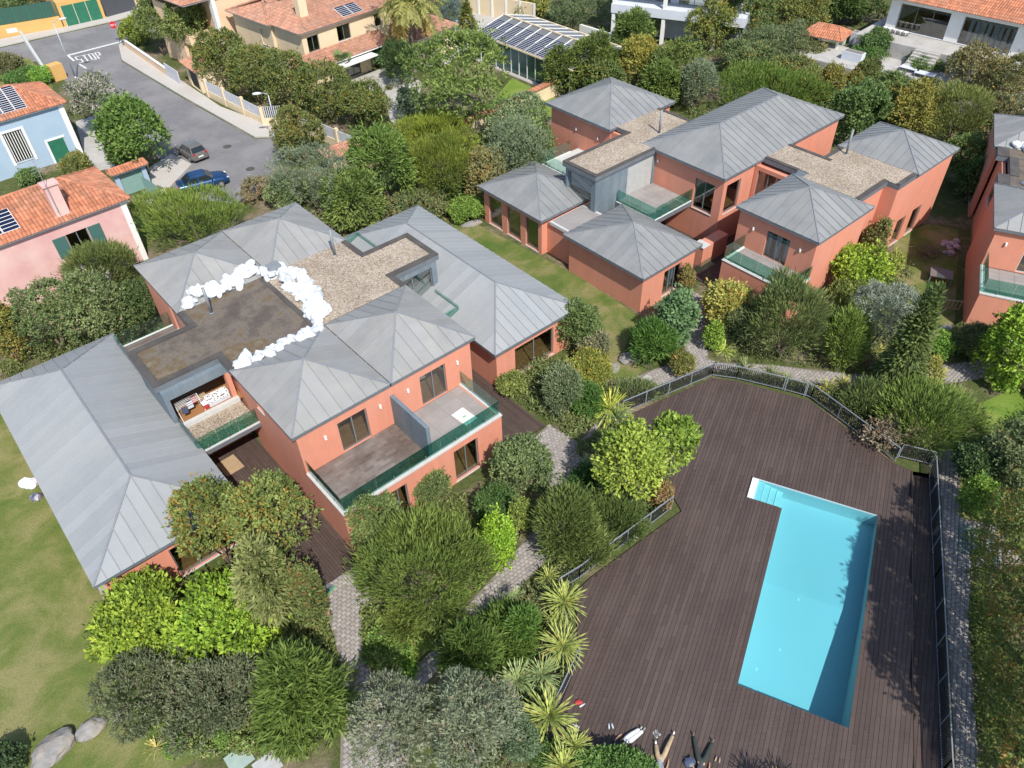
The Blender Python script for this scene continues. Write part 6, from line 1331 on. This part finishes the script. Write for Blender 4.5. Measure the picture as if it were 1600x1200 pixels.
for b in BAGS: b.materials.append(M['bag']); b.polygons.foreach_set('use_smooth', [i % 5 > 0 for i in range(len(b.polygons))])
def bag(u, v, z, lab, grp, fr=F1, sc=1.0):
    o = link('plastic_bag', BAGS[rng.randrange(8)]); o.location = fr.w(u, v, z); s = sc*rng.uniform(.8, 1.2); o.scale = (s*rng.uniform(.8, 1.35), s*rng.uniform(.8, 1.2), s*rng.uniform(.8, 1.7))
    o.rotation_euler = (rng.uniform(-.5, .5), rng.uniform(-.5, .5), rng.uniform(0, 6.28)); tag(o, lab, 'bag', grp)
for i in range(32):
    u = 8.75+i*.155+rng.uniform(-.15, .15); v = 40.28+rng.random()**1.5*.95; bag(u, v, 6.03+(v-40.2)/3.4*1.32, 'white bag in the row on the eave of the rear left zinc roof', 'white bags on the rear left roof eave')
for i in range(52):
    t = i/51; v = 40.3-t*6.4; u = 14.2+.6*math.sin(t*3.3)+rng.uniform(-.65, .65)*(1.15-.5*t); bag(u, v, 6.02+(.16 if rng.random() < .35 else 0), 'white bag in the heap between gravel and stained membrane', 'white bags heaped across the flat roof', sc=1.12)
for i in range(24):
    u = 8.6+i*.215+rng.uniform(-.15, .15); v = 33.25+rng.uniform(-.6, .25); bag(u, v, 6.0+max(0, (33.35-v)/3.35*1.32)+.02, 'white bag in the row along the front roof edge of the membrane', 'white bags on the front roof edge', sc=.95)
for u, v in ((11.3, 64.9), (11.7, 65.2), (12.1, 64.8), (12.5, 65.1), (12.9, 64.9), (11.9, 59.0), (12.3, 58.8), (12.7, 59.2), (13.1, 58.9)): bag(u, v, 6.15 if v > 60 else 6.02, 'white bag on the third villa roof at the right edge', 'white bags on the third villa roof', F3)
p = F1.l(at(47, 758)); o = link('builders_sack', lump(91, .55, .36, .3, .3, 3)); o.data.materials.append(M['bag']); o.location = F1.w(p[0], p[1], 0); tag(o, 'large white sack on the lawn beside the left wing eave', 'sack')
o = link('rubbish_bag', lump(92, .35, .3, .25, .2)); o.data.materials.append(mat('dark_blue_bag', (.05, .06, .12), (.3, .3, .33), 4, .4)); o.location = at(58, 779); tag(o, 'dark blue rubbish bag beside the large white sack', 'bag')

# ------------------------------------------------------------------ boulders
M['rock'] = mat('granite_boulder', (.27, .26, .25), (.18, .175, .17), 3, .9, .8, 8, c3=(.34, .29, .23), s3=1.2)
for i, (x, y, sx, sy, sz, rz_, lb) in enumerate(((86, 1176, 1.0, .62, .45, .9, 'largest grey boulder on the lawn at the bottom left'), (143, 1142, .62, .45, .33, .8, 'middle grey boulder between the largest one and the shrub'), (189, 1121, .36, .3, .22, .3, 'smallest boulder beside the dark grey shrub'), (983, 563, .75, .5, .3, .2, 'flat pale boulder beside the low dark conifer'), (958, 578, .5, .4, .26, 1, 'pale boulder at the gravel path near the flat one'), (1478, 518, .55, .4, .3, .5, 'grey stone at the third villa corner'), (975, 606, .3, .22, .15, 0, 'small pale stone at the gravel path edge'), (738, 352, .9, .35, .25, .4, 'pale stone ledge at the far villa left corner'))):
    o = link('boulder', lump(200+i, sx, sy, sz, .22, 3)); o.data.materials.append(M['rock']); o.location = at(x, y, -.03); o.rotation_euler.z = rz_; tag(o, lb, 'boulder', 'garden boulders')
plant('dark_shrub', 'small', (-25, 1162, 34, 1225), (.05, .08, .03), 'dark shrub cut by the bottom left corner')
plant('tuft', 'small', (258, 1150, 294, 1182), (.12, .20, .03), 'small green tuft on bare soil beside the grey shrub'); plant('tuft', 'small', (336, 1140, 360, 1170), (.12, .19, .04), 'small green tuft between grey shrub and juniper'); rosette('flax', 245, 1168, 20, (.30, .27, .09), 'straw coloured flax at the lawn edge', .2, 26)

# ------------------------------------------------------------------ street furniture and cars
def street_lamp(base, h_, arm, ang, label):
    o = empty('street_lamp', base, ang, label, 'street lamp'); mb = MB(); mb.tube((0, 0, 0), (0, 0, h_), .09, .055, 10); mb.tube((0, 0, 0), (0, 0, .5), .13, .13, 10); mb.build('pole', M['galv'], o, True)
    mb = MB(); mb.tube((0, 0, h_), (arm*.5, 0, h_+.22), .045, .04, 8); mb.tube((arm*.5, 0, h_+.22), (arm, 0, h_+.25), .04, .035, 8); mb.build('arm', M['galv'], o, True)
    bm = bmesh.new(); bmesh.ops.create_uvsphere(bm, u_segments=14, v_segments=8, radius=1)
    for v in bm.verts: v.co = Vector((v.co.x*.42+arm+.3, v.co.y*.2, v.co.z*.13+h_+.24))
    me = bpy.data.meshes.new('lamp_head'); bm.to_mesh(me); bm.free(); me.materials.append(M['panelw']); smoothed(link('lamp_head', me, o))
street_lamp(at(120, 126), 6.3, .8, R(35), 'tall street lamp beside the stop line'); street_lamp(at(438, 226), 4.9, .7, R(190), 'street lamp at the white slatted gate')
o = empty('stop_sign', at(187, 68), 0, 'red round stop sign on a pole at the street corner', 'road sign'); mb = MB(); mb.tube((0, 0, 0), (0, 0, 2.5), .035, .035, 8); mb.build('pole', M['galv'], o)
fa = Vector((-.35, .94, 0)); mb = MB(); c_ = Vector((0, 0, 2.25)); mb.tube(c_+fa*.045, c_+fa*.075, .42, .42, 8); mb.tube(c_-fa*.04, c_-fa*.075, .42, .42, 8); pl = mb.build('sign_plate', mat('sign_red', (.55, .02, .045), None, 2, .5), o)
mb = MB()
sd_ = fa.cross(Vector((0, 0, 1)))
for sgn in (-1, 1):
    k0 = 0
    for i, ch in enumerate('STOP'):
        for (x0, y0, x1, y1) in glyph[ch]:
            f = lambda x, y: c_+fa*sgn*(.078+.001*(k0 % 3))+sd_*sgn*((i+x*.85-2)*.17)+Vector((0, 0, (y-.5)*.2)); k0 += 1
            mb.bar(f(x0, y0), f(x1, y1), .028, .004, fa)
mb.build('lettering', M['white'], pl)
def car(name, mid, ang, L, W_, kind, paint, label):
    o = empty(name, mid, ang, label, 'car'); Pm = mat(name+'_paint', paint, tuple(c*.9 for c in paint), 1, .25, metal=.35); G_ = M['carglass']
    H_ = 1.46; w = W_/2
    if kind == 'hatch': st = [(0, .45, .70, .86), (.02, .30, .92, .95), (.10, .25, .96, 1), (.35, .25, .95, 1), (.68, .25, .94, 1), (.86, .25, .86, .98), (.96, .30, .74, .90), (1, .42, .60, .78)]; gh = (.02, .68, .13, .50)
    else: st = [(0, .42, .82, .84), (.02, .30, .95, .93), (.15, .25, .97, 1), (.35, .25, .95, 1), (.72, .25, .93, 1), (.88, .25, .84, .97), (.97, .30, .70, .88), (1, .42, .58, .76)]; gh = (.12, .72, .27, .56)
    mb = MB(); n = 8
    rings = []
    for (x, z0, z1, f) in st:
        X = (x-.5)*L; ww = w*f; rings.append([(X, -ww*.92, z0), (X, -ww, z0+.18), (X, -ww, (z0+z1)/2+.05), (X, -ww*.93, z1-.04), (X, -ww*.6, z1+.015), (X, ww*.6, z1+.015), (X, ww*.93, z1-.04), (X, ww, (z0+z1)/2+.05), (X, ww, z0+.18), (X, ww*.92, z0)])
    for a, b in zip(rings[:-1], rings[1:]): k = len(a); mb.add(a+b, [(i, i+1, k+i+1, k+i) for i in range(k-1)]+[(k-1, 0, k, 2*k-1)])
    mb.add(rings[0], [tuple(range(10))[::-1]]); mb.add(rings[-1], [tuple(range(10))]); body = mb.build('body', Pm, o, True)
    b0, b1, t0, t1 = [(g_-.5)*L for g_ in gh]; zb_ = .93; wt, wb = w*.72, w*.93
    mb = MB(); zm = H_+.03
    base = [(b0, -wb, zb_), (b1, -wb, zb_-.02), (b1, wb, zb_-.02), (b0, wb, zb_)]; top = [(t0, -wt, H_-.03), (t1, -wt, H_-.02), (t1, wt, H_-.02), (t0, wt, H_-.03)]; ct = [((t0+t1)/2, -wt*.9, zm), ((t0+t1)/2, wt*.9, zm)]
    mb.add(base+top+ct, [(0, 1, 5, 4), (1, 2, 6, 5), (2, 3, 7, 6), (3, 0, 4, 7), (4, 5, 8), (5, 6, 9, 8), (6, 7, 9), (7, 4, 8, 9)]); roof = mb.build('roof', Pm, o)
    V3 = lambda q: Vector(q)
    def glass(nm, A, B, C_, D_, m0=.06, m1=.1, off=.012):
        A, B, C_, D_ = map(V3, (A, B, C_, D_)); nn = (B-A).cross(D_-A).normalized(); f = lambda s, t: (A.lerp(B, s)).lerp(D_.lerp(C_, s), t)+nn*off
        mb = MB(); mb.add([f(m0, m1), f(1-m0, m1), f(1-m0, 1-m1), f(m0, 1-m1)], [(0, 1, 2, 3)]); mb.build(nm, G_, o)
    glass('windscreen', base[1], base[2], top[2], top[1]); glass('rear_window', base[3], base[0], top[0], top[3])
    for sgn in (0, 1):
        A, B, C_, D_ = (base[0], base[1], top[1], top[0]) if sgn == 0 else (base[2], base[3], top[3], top[2])
        A, B, C_, D_ = map(V3, (A, B, C_, D_)); m_ = .48
        glass('side_window', A, A.lerp(B, m_), D_.lerp(C_, m_), D_, .09, .12); glass('side_window', A.lerp(B, m_), B, C_, D_.lerp(C_, m_), .05, .12)
    for x in (-.31, .31):
        for s in (-1, 1):
            y = s*(w-.09); mb = MB(); mb.tube((x*L, y-s*.1, .31), (x*L, y+s*.105, .31), .31, .31, 18); t_ = mb.build('wheel', M['tyre'], o); mb = MB(); mb.tube((x*L, y+s*.1, .31), (x*L, y+s*.118, .31), .2, .19, 12); mb.build('rim', M['steel'], t_)
    for s in (-1, 1):
        mb = MB(); mb.bar((.455*L, s*w*.66, .66), (.485*L, s*w*.5, .62), .24, .12); mb.build('headlight', M['white'], o)
        mb = MB(); mb.bar((-.494*L, s*w*.72, .80), (-.494*L, s*w*.72, .98 if kind == 'hatch' else .90), .22, .07, (1, 0, 0)); mb.build('tail_light', M['taill'], o)
        mb = MB(); mb.bar((b1-.25, s*(w*.95), .97), (b1-.25, s*(w+.13), 1.0), .12, .11); mb.build('mirror', Pm, o)
    mb = MB(); mb.box(-.5*L-.03, -.5*L-.01, -.26, .26, .55, .66); mb.build('number_plate', M['white'], o)
    mb = MB(); mb.box(-.505*L, -.46*L, -w*.8, w*.8, .33, .48); mb.build('bumper', M['fascia'] if kind != 'hatch' else Pm, o)
    return o
M['carglass'] = mat('car_glass', (.02, .028, .032), None, 2, .06); M['tyre'] = mat('tyre_rubber', (.025, .025, .027), None, 4, .8); M['taill'] = mat('tail_lamp', (.45, .02, .03), None, 2, .3)
rl, rr = at(304, 259), at(330, 248); fl_ = at(279.5, 243.5); hd = (fl_-rl).normalized(); md = (rl+rr)/2+hd*1.95; car('hatchback_car', (md.x, md.y, .01), math.atan2(hd.y, hd.x), 3.9, 1.68, 'hatch', (.20, .19, .178), 'silver grey hatchback parked at the end of the street')
fw, rw = at(347.7, 292), at(299, 305); hd = (fw-rw).normalized(); sd2 = Vector((-hd.y, hd.x, 0)); md = (fw+rw)/2+sd2*.82; car('saloon_car', (md.x, md.y, .01), math.atan2(hd.y, hd.x), 4.4, 1.76, 'saloon', (.015, .06, .16), 'dark blue saloon parked beside the dome shrub')
# crow-like bird shadow caster: small dark bird on the asphalt near the bush
# ------------------------------------------------------------------ loggia clutter on the near villa, print on the balcony
def thing_box(name, fr, u, v, z, parts, label, cat, rz=0, grp=None):
    o = empty(name, fr.w(u, v, z), fr.a+rz, label, cat, grp)
    for nm, a, b, c, d, e, f, m in parts: mb = MB(); mb.box(a, b, c, d, e, f); mb.build(nm, m, o)
    return o
M['red'] = mat('red_cloth', (.45, .05, .05), None, 3, .8); M['card'] = mat('cardboard', (.42, .30, .18), None, 3, .9); M['pale'] = mat('pale_cloth', (.62, .66, .70), (.5, .54, .6), 4, .8); M['denim'] = mat('denim', (.06, .08, .14), None, 4, .9)
def dots_mat():
    m, t, out = nodes('patterned_mattress'); L = t.links.new; tc = N(t, 'ShaderNodeTexCoord'); vo = N(t, 'ShaderNodeTexVoronoi', Scale=9.0); L(tc.outputs['Object'], vo.inputs['Vector'])
    rp = ramp(t, [(.30, (.02, .02, .03)), (.36, (.72, .72, .72))]); L(vo.outputs[0], rp.inputs[0]); b = N(t, 'ShaderNodeBsdfPrincipled', Roughness=.9); L(rp.outputs[0], b.inputs['Base Color']); L(b.outputs[0], out.inputs[0]); return m
thing_box('mattress', F1, 7.4, 35.0, 3.13, [('cover', -.75, .55, -.25, .25, .25, .55, dots_mat()), ('base', -.75, .55, -.25, .25, 0, .24, M['pale'])], 'black and white patterned mattress in the open loggia', 'mattress')
o = empty('drying_rack', F1.w(5.7, 35.0, 3.12), F1.a, 'white drying rack with clothes in the open loggia', 'drying rack')
for k in range(6): mb = MB(); mb.bar((-.6, -.3+k*.12, .95), (.7, -.3+k*.12, .95), .02, .02); mb.build('rail', M['white'], o)
for a in (-.6, .7):
    for s in (-1, 1): mb = MB(); mb.bar((a, s*.3, 0), (a, -s*.3, .95), .025, .025, (0, 1, 0)); mb.build('leg', M['white'], o)
for nm, x, k, m in (('trousers', -.3, 0, 'denim'), ('shirt', .1, 2, 'pale'), ('towel', .45, 4, 'red')): mb = MB(); mb.box(x-.16, x+.16, -.31+k*.12, -.29+k*.12, .45, .96); mb.build(nm, M[m], o)
thing_box('cardboard_box', F1, 6.6, 35.6, 3.12, [('carton', -.3, .3, -.25, .25, 0, .4, M['card']), ('flap', -.3, .3, -.45, -.26, .36, .40, M['card'])], 'brown cardboard box behind the drying rack', 'box')
thing_box('storage_box', F1, 6.55, 34.95, 3.12, [('crate', -.16, .16, -.2, .2, 0, .35, M['red']), ('lid', -.18, .18, -.22, .22, .352, .39, M['white'])], 'red and white crate between rack and mattress', 'box')
thing_box('plywood_sheet', F1, 6.1, 32.9, .11, [('board', -.5, .6, -.6, .7, 0, .03, M['card'])], 'tan board lying on the timber patio under the loggia', 'board', .05)
pr = thing_box('printed_board', F1, 16.95, 24.55, 3.008, [('board', -.42, .42, -.6, .6, 0, .02, M['white'])], 'white printed board lying on the grey balcony', 'board', .08)
mb = MB(); mb.add([(-.14, -.03, .023), (.0, -.07, .023), (.16, .0, .023), (.02, .06, .023), (-.1, .05, .023)], [(0, 1, 2, 3, 4)]); mb.box(-.16, .16, -.14, -.11, .0201, .0235); mb.build('print', mat('green_print', (.16, .42, .16), None, 2, .8), pr)
thing_box('roof_vent_box', F1, 3.0, 28.6, 0.0, [('bench', -.6, .6, -.2, .2, .35, .42, M['card']), ('side', -.6, -.5, -.2, .2, 0, .349, M['card']), ('side', .5, .6, -.2, .2, 0, .349, M['card'])], 'brown bench inside the left wing window', 'bench')
for x, y, lb in ((374, 1186, 'pale green glass slab lying on bare soil'), (418, 1196, 'grey slab beside the pale green glass slab')):
    c_ = at(x, y, .02); o = empty('stone_slab', c_, R(40), lb, 'slab'); mb = MB(); mb.box(-.5, .5, -.45, .45, 0, .05); mb.build('slab', mat('slab_'+str(x), (.33, .42, .38) if x < 390 else (.45, .46, .46), None, 3, .6), o)
c_ = at(500, 925, .02); o = empty('robot_mower_mat', c_, R(-30), 'dark mat with green rim at the patio corner', 'mat'); mb = MB(); mb.box(-.45, .45, -.6, .6, 0, .04); mb.build('mat', M['fascia'], o); mb = MB(); mb.box(.45, .5, -.6, .6, 0, .06); mb.box(-.45, .5, -.66, -.6, 0, .06); mb.build('rim', mat('rim_green', (.03, .45, .12), None, 2, .5), o)
o = empty('green_grate', at(1530, 850, .05), F2.a, 'green plastic grate on the right hand paving', 'grate'); mb = MB()
for i in range(7): mb.box(-.9+i*.3, -.85+i*.3, -.9, .9, 0, .03); mb.box(-.9, .95, -.9+i*.3, -.85+i*.3, .003, .033)
mb.build('grid', mat('grate_green', (.08, .20, .15), None, 2, .6), o)
# courtyard beside the third villa
M['rubble'] = mat('pinkish_rubble_bag', (.42, .33, .36), (.33, .26, .30), 4, .7)
for i in range(14):
    o = link('rubble_bag', lump(300+i % 4, .28, .23, .17, .25)); 
    if not o.data.materials: o.data.materials.append(M['rubble'])
    o.location = at(1488+rng.uniform(-14, 14), 388+rng.uniform(-12, 12), rng.choice((0, 0, .25))); o.rotation_euler.z = rng.uniform(0, 6); tag(o, 'pinkish rubble bag in the heap beside the third villa', 'bag', 'pinkish rubble bags beside the third villa')
bx_thing('garden_table', at(1466, 440), 1.5, 1.2, 0, .75, mat('mauve_table', (.20, .15, .145), None, 3, .6), 'mauve brown table in the shaded court beside the third villa', 'table', F3)
o = empty('wooden_pallet', at(1484, 484, 0), F3.a+R(12), 'upright wooden pallet frame beside the third villa wall', 'pallet')
for k in range(5): mb = MB(); mb.box(-.55+k*.26, -.48+k*.26, -.06, .0, 0, .8); mb.build('slat', M['card'], o)
for z in (.05, .72): mb = MB(); mb.box(-.6, .6, .002, .06, z, z+.08); mb.build('rail', M['card'], o)
o = empty('branch_heap', at(1448, 398, 0), .4, 'heap of dry brown branches in the court beside the third villa', 'branches'); mb = MB(); g = random.Random(5)
for i in range(120):
    a = g.uniform(0, 6.28); c_ = Vector((g.gauss(0, .55), g.gauss(0, .4), g.uniform(.05, .6))); d_ = Vector((math.cos(a), math.sin(a), g.uniform(-.2, .3)))*g.uniform(.4, 1.1); mb.tube(c_-d_*.5, c_+d_*.5, .022, .008, 4)
mb.tube((.2, -.2, .3), (1.9, -1.3, .9), .06, .03, 6); mb.build('twigs', mat('dry_twig', (.22, .15, .10), (.15, .10, .07), 4, .95), o)

# ------------------------------------------------------------------ people resting on the terrace, with their things
def skin(name, pts, edges, mat_, parent, root=0, sub=2):
    """continuous limb-and-body surface grown round a skeleton: pts = [(x,y,z,r) or (x,y,z,rx,ry)]"""
    me = bpy.data.meshes.new(name); me.from_pydata([p[:3] for p in pts], edges, []); me.materials.append(mat_); o = link(name, me, parent)
    me.skin_vertices.new() if hasattr(me.skin_vertices, 'new') and not me.skin_vertices else None
    md_ = o.modifiers.new('skin', 'SKIN'); md_.use_smooth_shade = True
    if not me.skin_vertices:
        bpy.context.view_layer.objects.active = o; o.select_set(True)
    for i, sv in enumerate(me.skin_vertices[0].data): r = pts[i][3]; sv.radius = (r, pts[i][4] if len(pts[i]) > 4 else r); sv.use_root = (i == root)
    s = o.modifiers.new('sub', 'SUBSURF'); s.levels = s.render_levels = sub
    return o
SK = mat('skin', (.55, .31, .21), None, 4, .6)
def lying(head_to, hip, feet, top, trous, shoe, hair, label, arms=None, z=DZ, knees=(.0, .0), hl=None):
    """a person on their back: hip and feet are world points; head_to = unit direction from hip to head"""
    o = empty('person', (hip.x, hip.y, z), 0, label, 'person'); X = Vector((head_to.y, -head_to.x, 0)); Y = head_to
    w = lambda a, b, c: (X*a+Y*b+Vector((0, 0, c)))
    F_ = [Vector((f.x-hip.x, f.y-hip.y, .09)) for f in feet]
    if F_[0].dot(X) > F_[1].dot(X): F_ = F_[::-1]
    P = lambda v, *r: (v.x, v.y, v.z, *r)
    hipL, hipR = w(-.10, -.02, .13), w(.10, -.02, .13); kn = [hipL.lerp(F_[0], .52)+Vector((0, 0, knees[0])), hipR.lerp(F_[1], .52)+Vector((0, 0, knees[1]))]
    arms = arms or [(-.30, .30, -.34, .08), (.30, .30, .34, .08)]
    sp = [P(w(0, 0, .13), .14, .10), P(w(0, .22, .13), .13, .09), P(w(0, .44, .14), .16, .10), P(w(0, .56, .14), .06, .06), P(w(0, .63, .15), .06, .06), P(w(0, .74, .15), .10, .085), P(w(0, .82, .14), .075, .075),
          P(hipL, .095), P(kn[0], .07), P(F_[0].lerp(kn[0], .12)+Vector((0, 0, -.01)), .04), P(hipR, .095), P(kn[1], .07), P(F_[1].lerp(kn[1], .12)+Vector((0, 0, -.01)), .04)]
    ed = [(0, 1), (1, 2), (2, 3), (3, 4), (4, 5), (5, 6), (0, 7), (7, 8), (8, 9), (0, 10), (10, 11), (11, 12)]
    for k, (ex, ey, hx, hy) in enumerate(arms):
        s = -1 if k == 0 else 1; b = len(sp); sp += [P(w(s*.19, .49, .14), .055), P(w(ex, ey, .09), .042), P(w(hx, hy, .07), .03), P(w(hx+s*.01, hy-.08, .06), .035, .018)]; ed += [(2, b), (b, b+1), (b+1, b+2), (b+2, b+3)]
        c0 = w(hx+s*.01, hy-.1, .055)
        for q in range(5):
            a = (-.03+.016*q)*s if q < 4 else -.05*s; e = c0+X*a+Y*(-.075+.01*abs(q-1.5) if q < 4 else -.02); bb = len(sp); sp += [P(c0.lerp(e, .5), .0085), P(e+Vector((0, 0, -.012)), .008)]; ed += [(b+3, bb), (bb, bb+1)]
    body = skin('body', sp, ed, SK, o)
    skin('trousers', [P(w(0, .17, .135), .155, .115), P(w(0, -.03, .13), .15, .11), P(hipL, .125), P(kn[0], .105), P(F_[0].lerp(kn[0], .13), .082), P(hipR, .125), P(kn[1], .105), P(F_[1].lerp(kn[1], .13), .082)], [(0, 1), (1, 2), (2, 3), (3, 4), (1, 5), (5, 6), (6, 7)], trous, o, 1)
    skin('shirt', [P(w(0, .0, .135), .165, .125), P(w(0, .24, .135), .145, .10), P(w(0, .45, .14), .175, .11), P(w(-.19, .49, .14), .07), P(w(arms[0][0], arms[0][1]+.04, .1), .055), P(w(.19, .49, .14), .07), P(w(arms[1][0], arms[1][1]+.04, .1), .055), P(w(0, .55, .14), .075)], [(0, 1), (1, 2), (2, 3), (3, 4), (2, 5), (5, 6), (2, 7)], top, o, 1)
    for k in (0, 1):
        d_ = (F_[k]-kn[k]).normalized(); skin('shoe', [P(F_[k]-d_*.04, .045), P(F_[k]+Vector((0, 0, .03)), .048), P(F_[k]+Vector((0, 0, .15))+d_*.05, .036, .03)], [(0, 1), (1, 2)], shoe, o, 0)
    hc = w(0, .77, .135); bm = bmesh.new(); bmesh.ops.create_uvsphere(bm, u_segments=14, v_segments=10, radius=.115)
    for v in list(bm.verts):
        if v.co.z > .045 and Vector((v.co.x, v.co.y, 0)).dot(Y) < .055: v.co *= .82
    bmesh.ops.translate(bm, verts=bm.verts, vec=hc+Y*.02); me = bpy.data.meshes.new('hair'); bm.to_mesh(me); bm.free(); me.materials.append(hair); smoothed(link('hair', me, o))
    mb = MB()
    for s in (-1, 1): e = w(s*.036, .755, .232); mb.tube(e, e+Vector((0, 0, .008)), .012, .010, 8)
    mb.build('eyes', M['dark'], o); mb = MB(); nb = w(0, .735, .225); mb.tube(nb+Y*.03, nb+Vector((0, 0, .028)), .010, .016, 6); mb.build('nose', SK, o); mb = MB(); mo = w(0, .695, .222); mb.bar(mo-X*.025, mo+X*.025, .012, .012); mb.build('mouth', mat('lips', (.40, .16, .13), None, 4, .6), o)
    return o
CL = lambda n, c, c2=None: mat(n, c, c2, 5, .9, .3, 20)
hd = lambda a, b: (Vector((b.x, b.y, 0))-Vector((a.x, a.y, 0))).normalized()
ft = at(1003, 1140, .1); hp = at(977, 1160, .1); lying(hd(ft, hp), hp, [ft+Vector((-.05, .02, 0)), ft+Vector((.07, -.05, 0))], CL('dark_top', (.04, .045, .05)), CL('white_trousers', (.70, .71, .72)), CL('dark_shoe', (.03, .03, .04), (.5, .5, .5)), CL('dark_hair', (.03, .022, .018)), 'person in white trousers and dark top lying beside the clipped hedge')
hp = at(1031, 1187, .1); lying(hd(at(1036, 1150), at(1030, 1215)), hp, [at(1024, 1163, .1), at(1052, 1148, .1)], CL('grey_top', (.30, .33, .36), (.12, .13, .15)), CL('tan_trousers', (.46, .34, .20), (.30, .24, .16)), CL('white_shoe', (.72, .72, .72)), CL('brown_hair', (.07, .045, .03)), 'person in tan trousers lying with legs apart near the bottom edge', knees=(.10, .02))
hp = at(1095, 1192, .1); lying(hd(at(1099, 1150), at(1096, 1230)), hp, [at(1083, 1150, .1), at(1113, 1160, .1)], CL('charcoal_top', (.06, .065, .07)), CL('dark_green_trousers', (.035, .045, .04)), CL('brown_shoe', (.16, .11, .08)), CL('black_hair', (.02, .017, .015)), 'person in dark trousers with spread legs cut by the bottom edge')
def shoe_pair(x, y, c1, c2, label, ang):
    for k, s in enumerate((-1, 1)):
        p = at(x, y, DZ+.005); o = empty('shoe', (p.x+s*.075*math.cos(ang), p.y+s*.075*math.sin(ang), p.z), ang+s*.1, ('left ' if s < 0 else 'right ')+label, 'shoe', 'shoes left on the terrace'); mb = MB()
        mb.prism([(-.04, -.13), (.04, -.13), (.045, .0), (.05, .08), (.02, .145), (-.02, .145), (-.05, .08), (-.045, 0)], 0, .03); mb.build('sole', c2, o)
        bm = bmesh.new(); bmesh.ops.create_uvsphere(bm, u_segments=10, v_segments=8, radius=1)
        for v in bm.verts: t = (v.co.y+1)/2; v.co = Vector((v.co.x*.042, v.co.y*.132, .03+max(0, v.co.z)*(.10-.055*t)))
        me = bpy.data.meshes.new('upper'); bm.to_mesh(me); bm.free(); me.materials.append(c1); smoothed(link('upper', me, o))
W1, K1 = M['white'], M['fascia']
shoe_pair(954, 1135, M['pale'], K1, 'pale trainer standing alone on the boards', .1); shoe_pair(1026, 1147, K1, W1, 'black trainer beside the tan trousers', .6); shoe_pair(899, 1137, M['pale'], W1, 'white trainer half under the yucca blades', .9); shoe_pair(1121, 1187, M['card'], M['denim'], 'tan shoe beside the dark trousers', -.4)
o = empty('water_bottle', at(909, 1103, DZ+.005), .5, 'clear bottle lying beside the red pouch', 'bottle'); mb = MB(); mb.tube((-.12, 0, .04), (.08, 0, .04), .04, .04, 12); mb.tube((.08, 0, .04), (.14, 0, .04), .04, .015, 12); mb.build('bottle_body', M['pale'], o, True); mb = MB(); mb.tube((.14, 0, .04), (.165, 0, .04), .017, .017, 10); mb.build('cap', M['white'], o)
o = link('pouch', lump(401, .17, .12, .08, .2)); o.data.materials.append(M['red']); o.location = at(904, 1098, DZ); tag(o, 'red and black pouch lying beside the clear bottle', 'pouch')
o = empty('backpack', at(1077, 1192, DZ), .3, 'dark blue backpack between the two persons at the bottom', 'backpack'); a = link('pack_body', lump(402, .26, .2, .14, .12, 3), o); a.data.materials.append(M['denim']); smoothed(a); b = link('front_pocket', lump(403, .15, .1, .08, .1, 2), o); b.location = (0, -.13, .1); b.data.materials.append(M['fascia'])
mb = MB()
for s in (-1, 1): mb.tube((s*.1, .12, .2), (s*.14, .26, .06), .02, .02, 6)
mb.build('strap', M['fascia'], o)
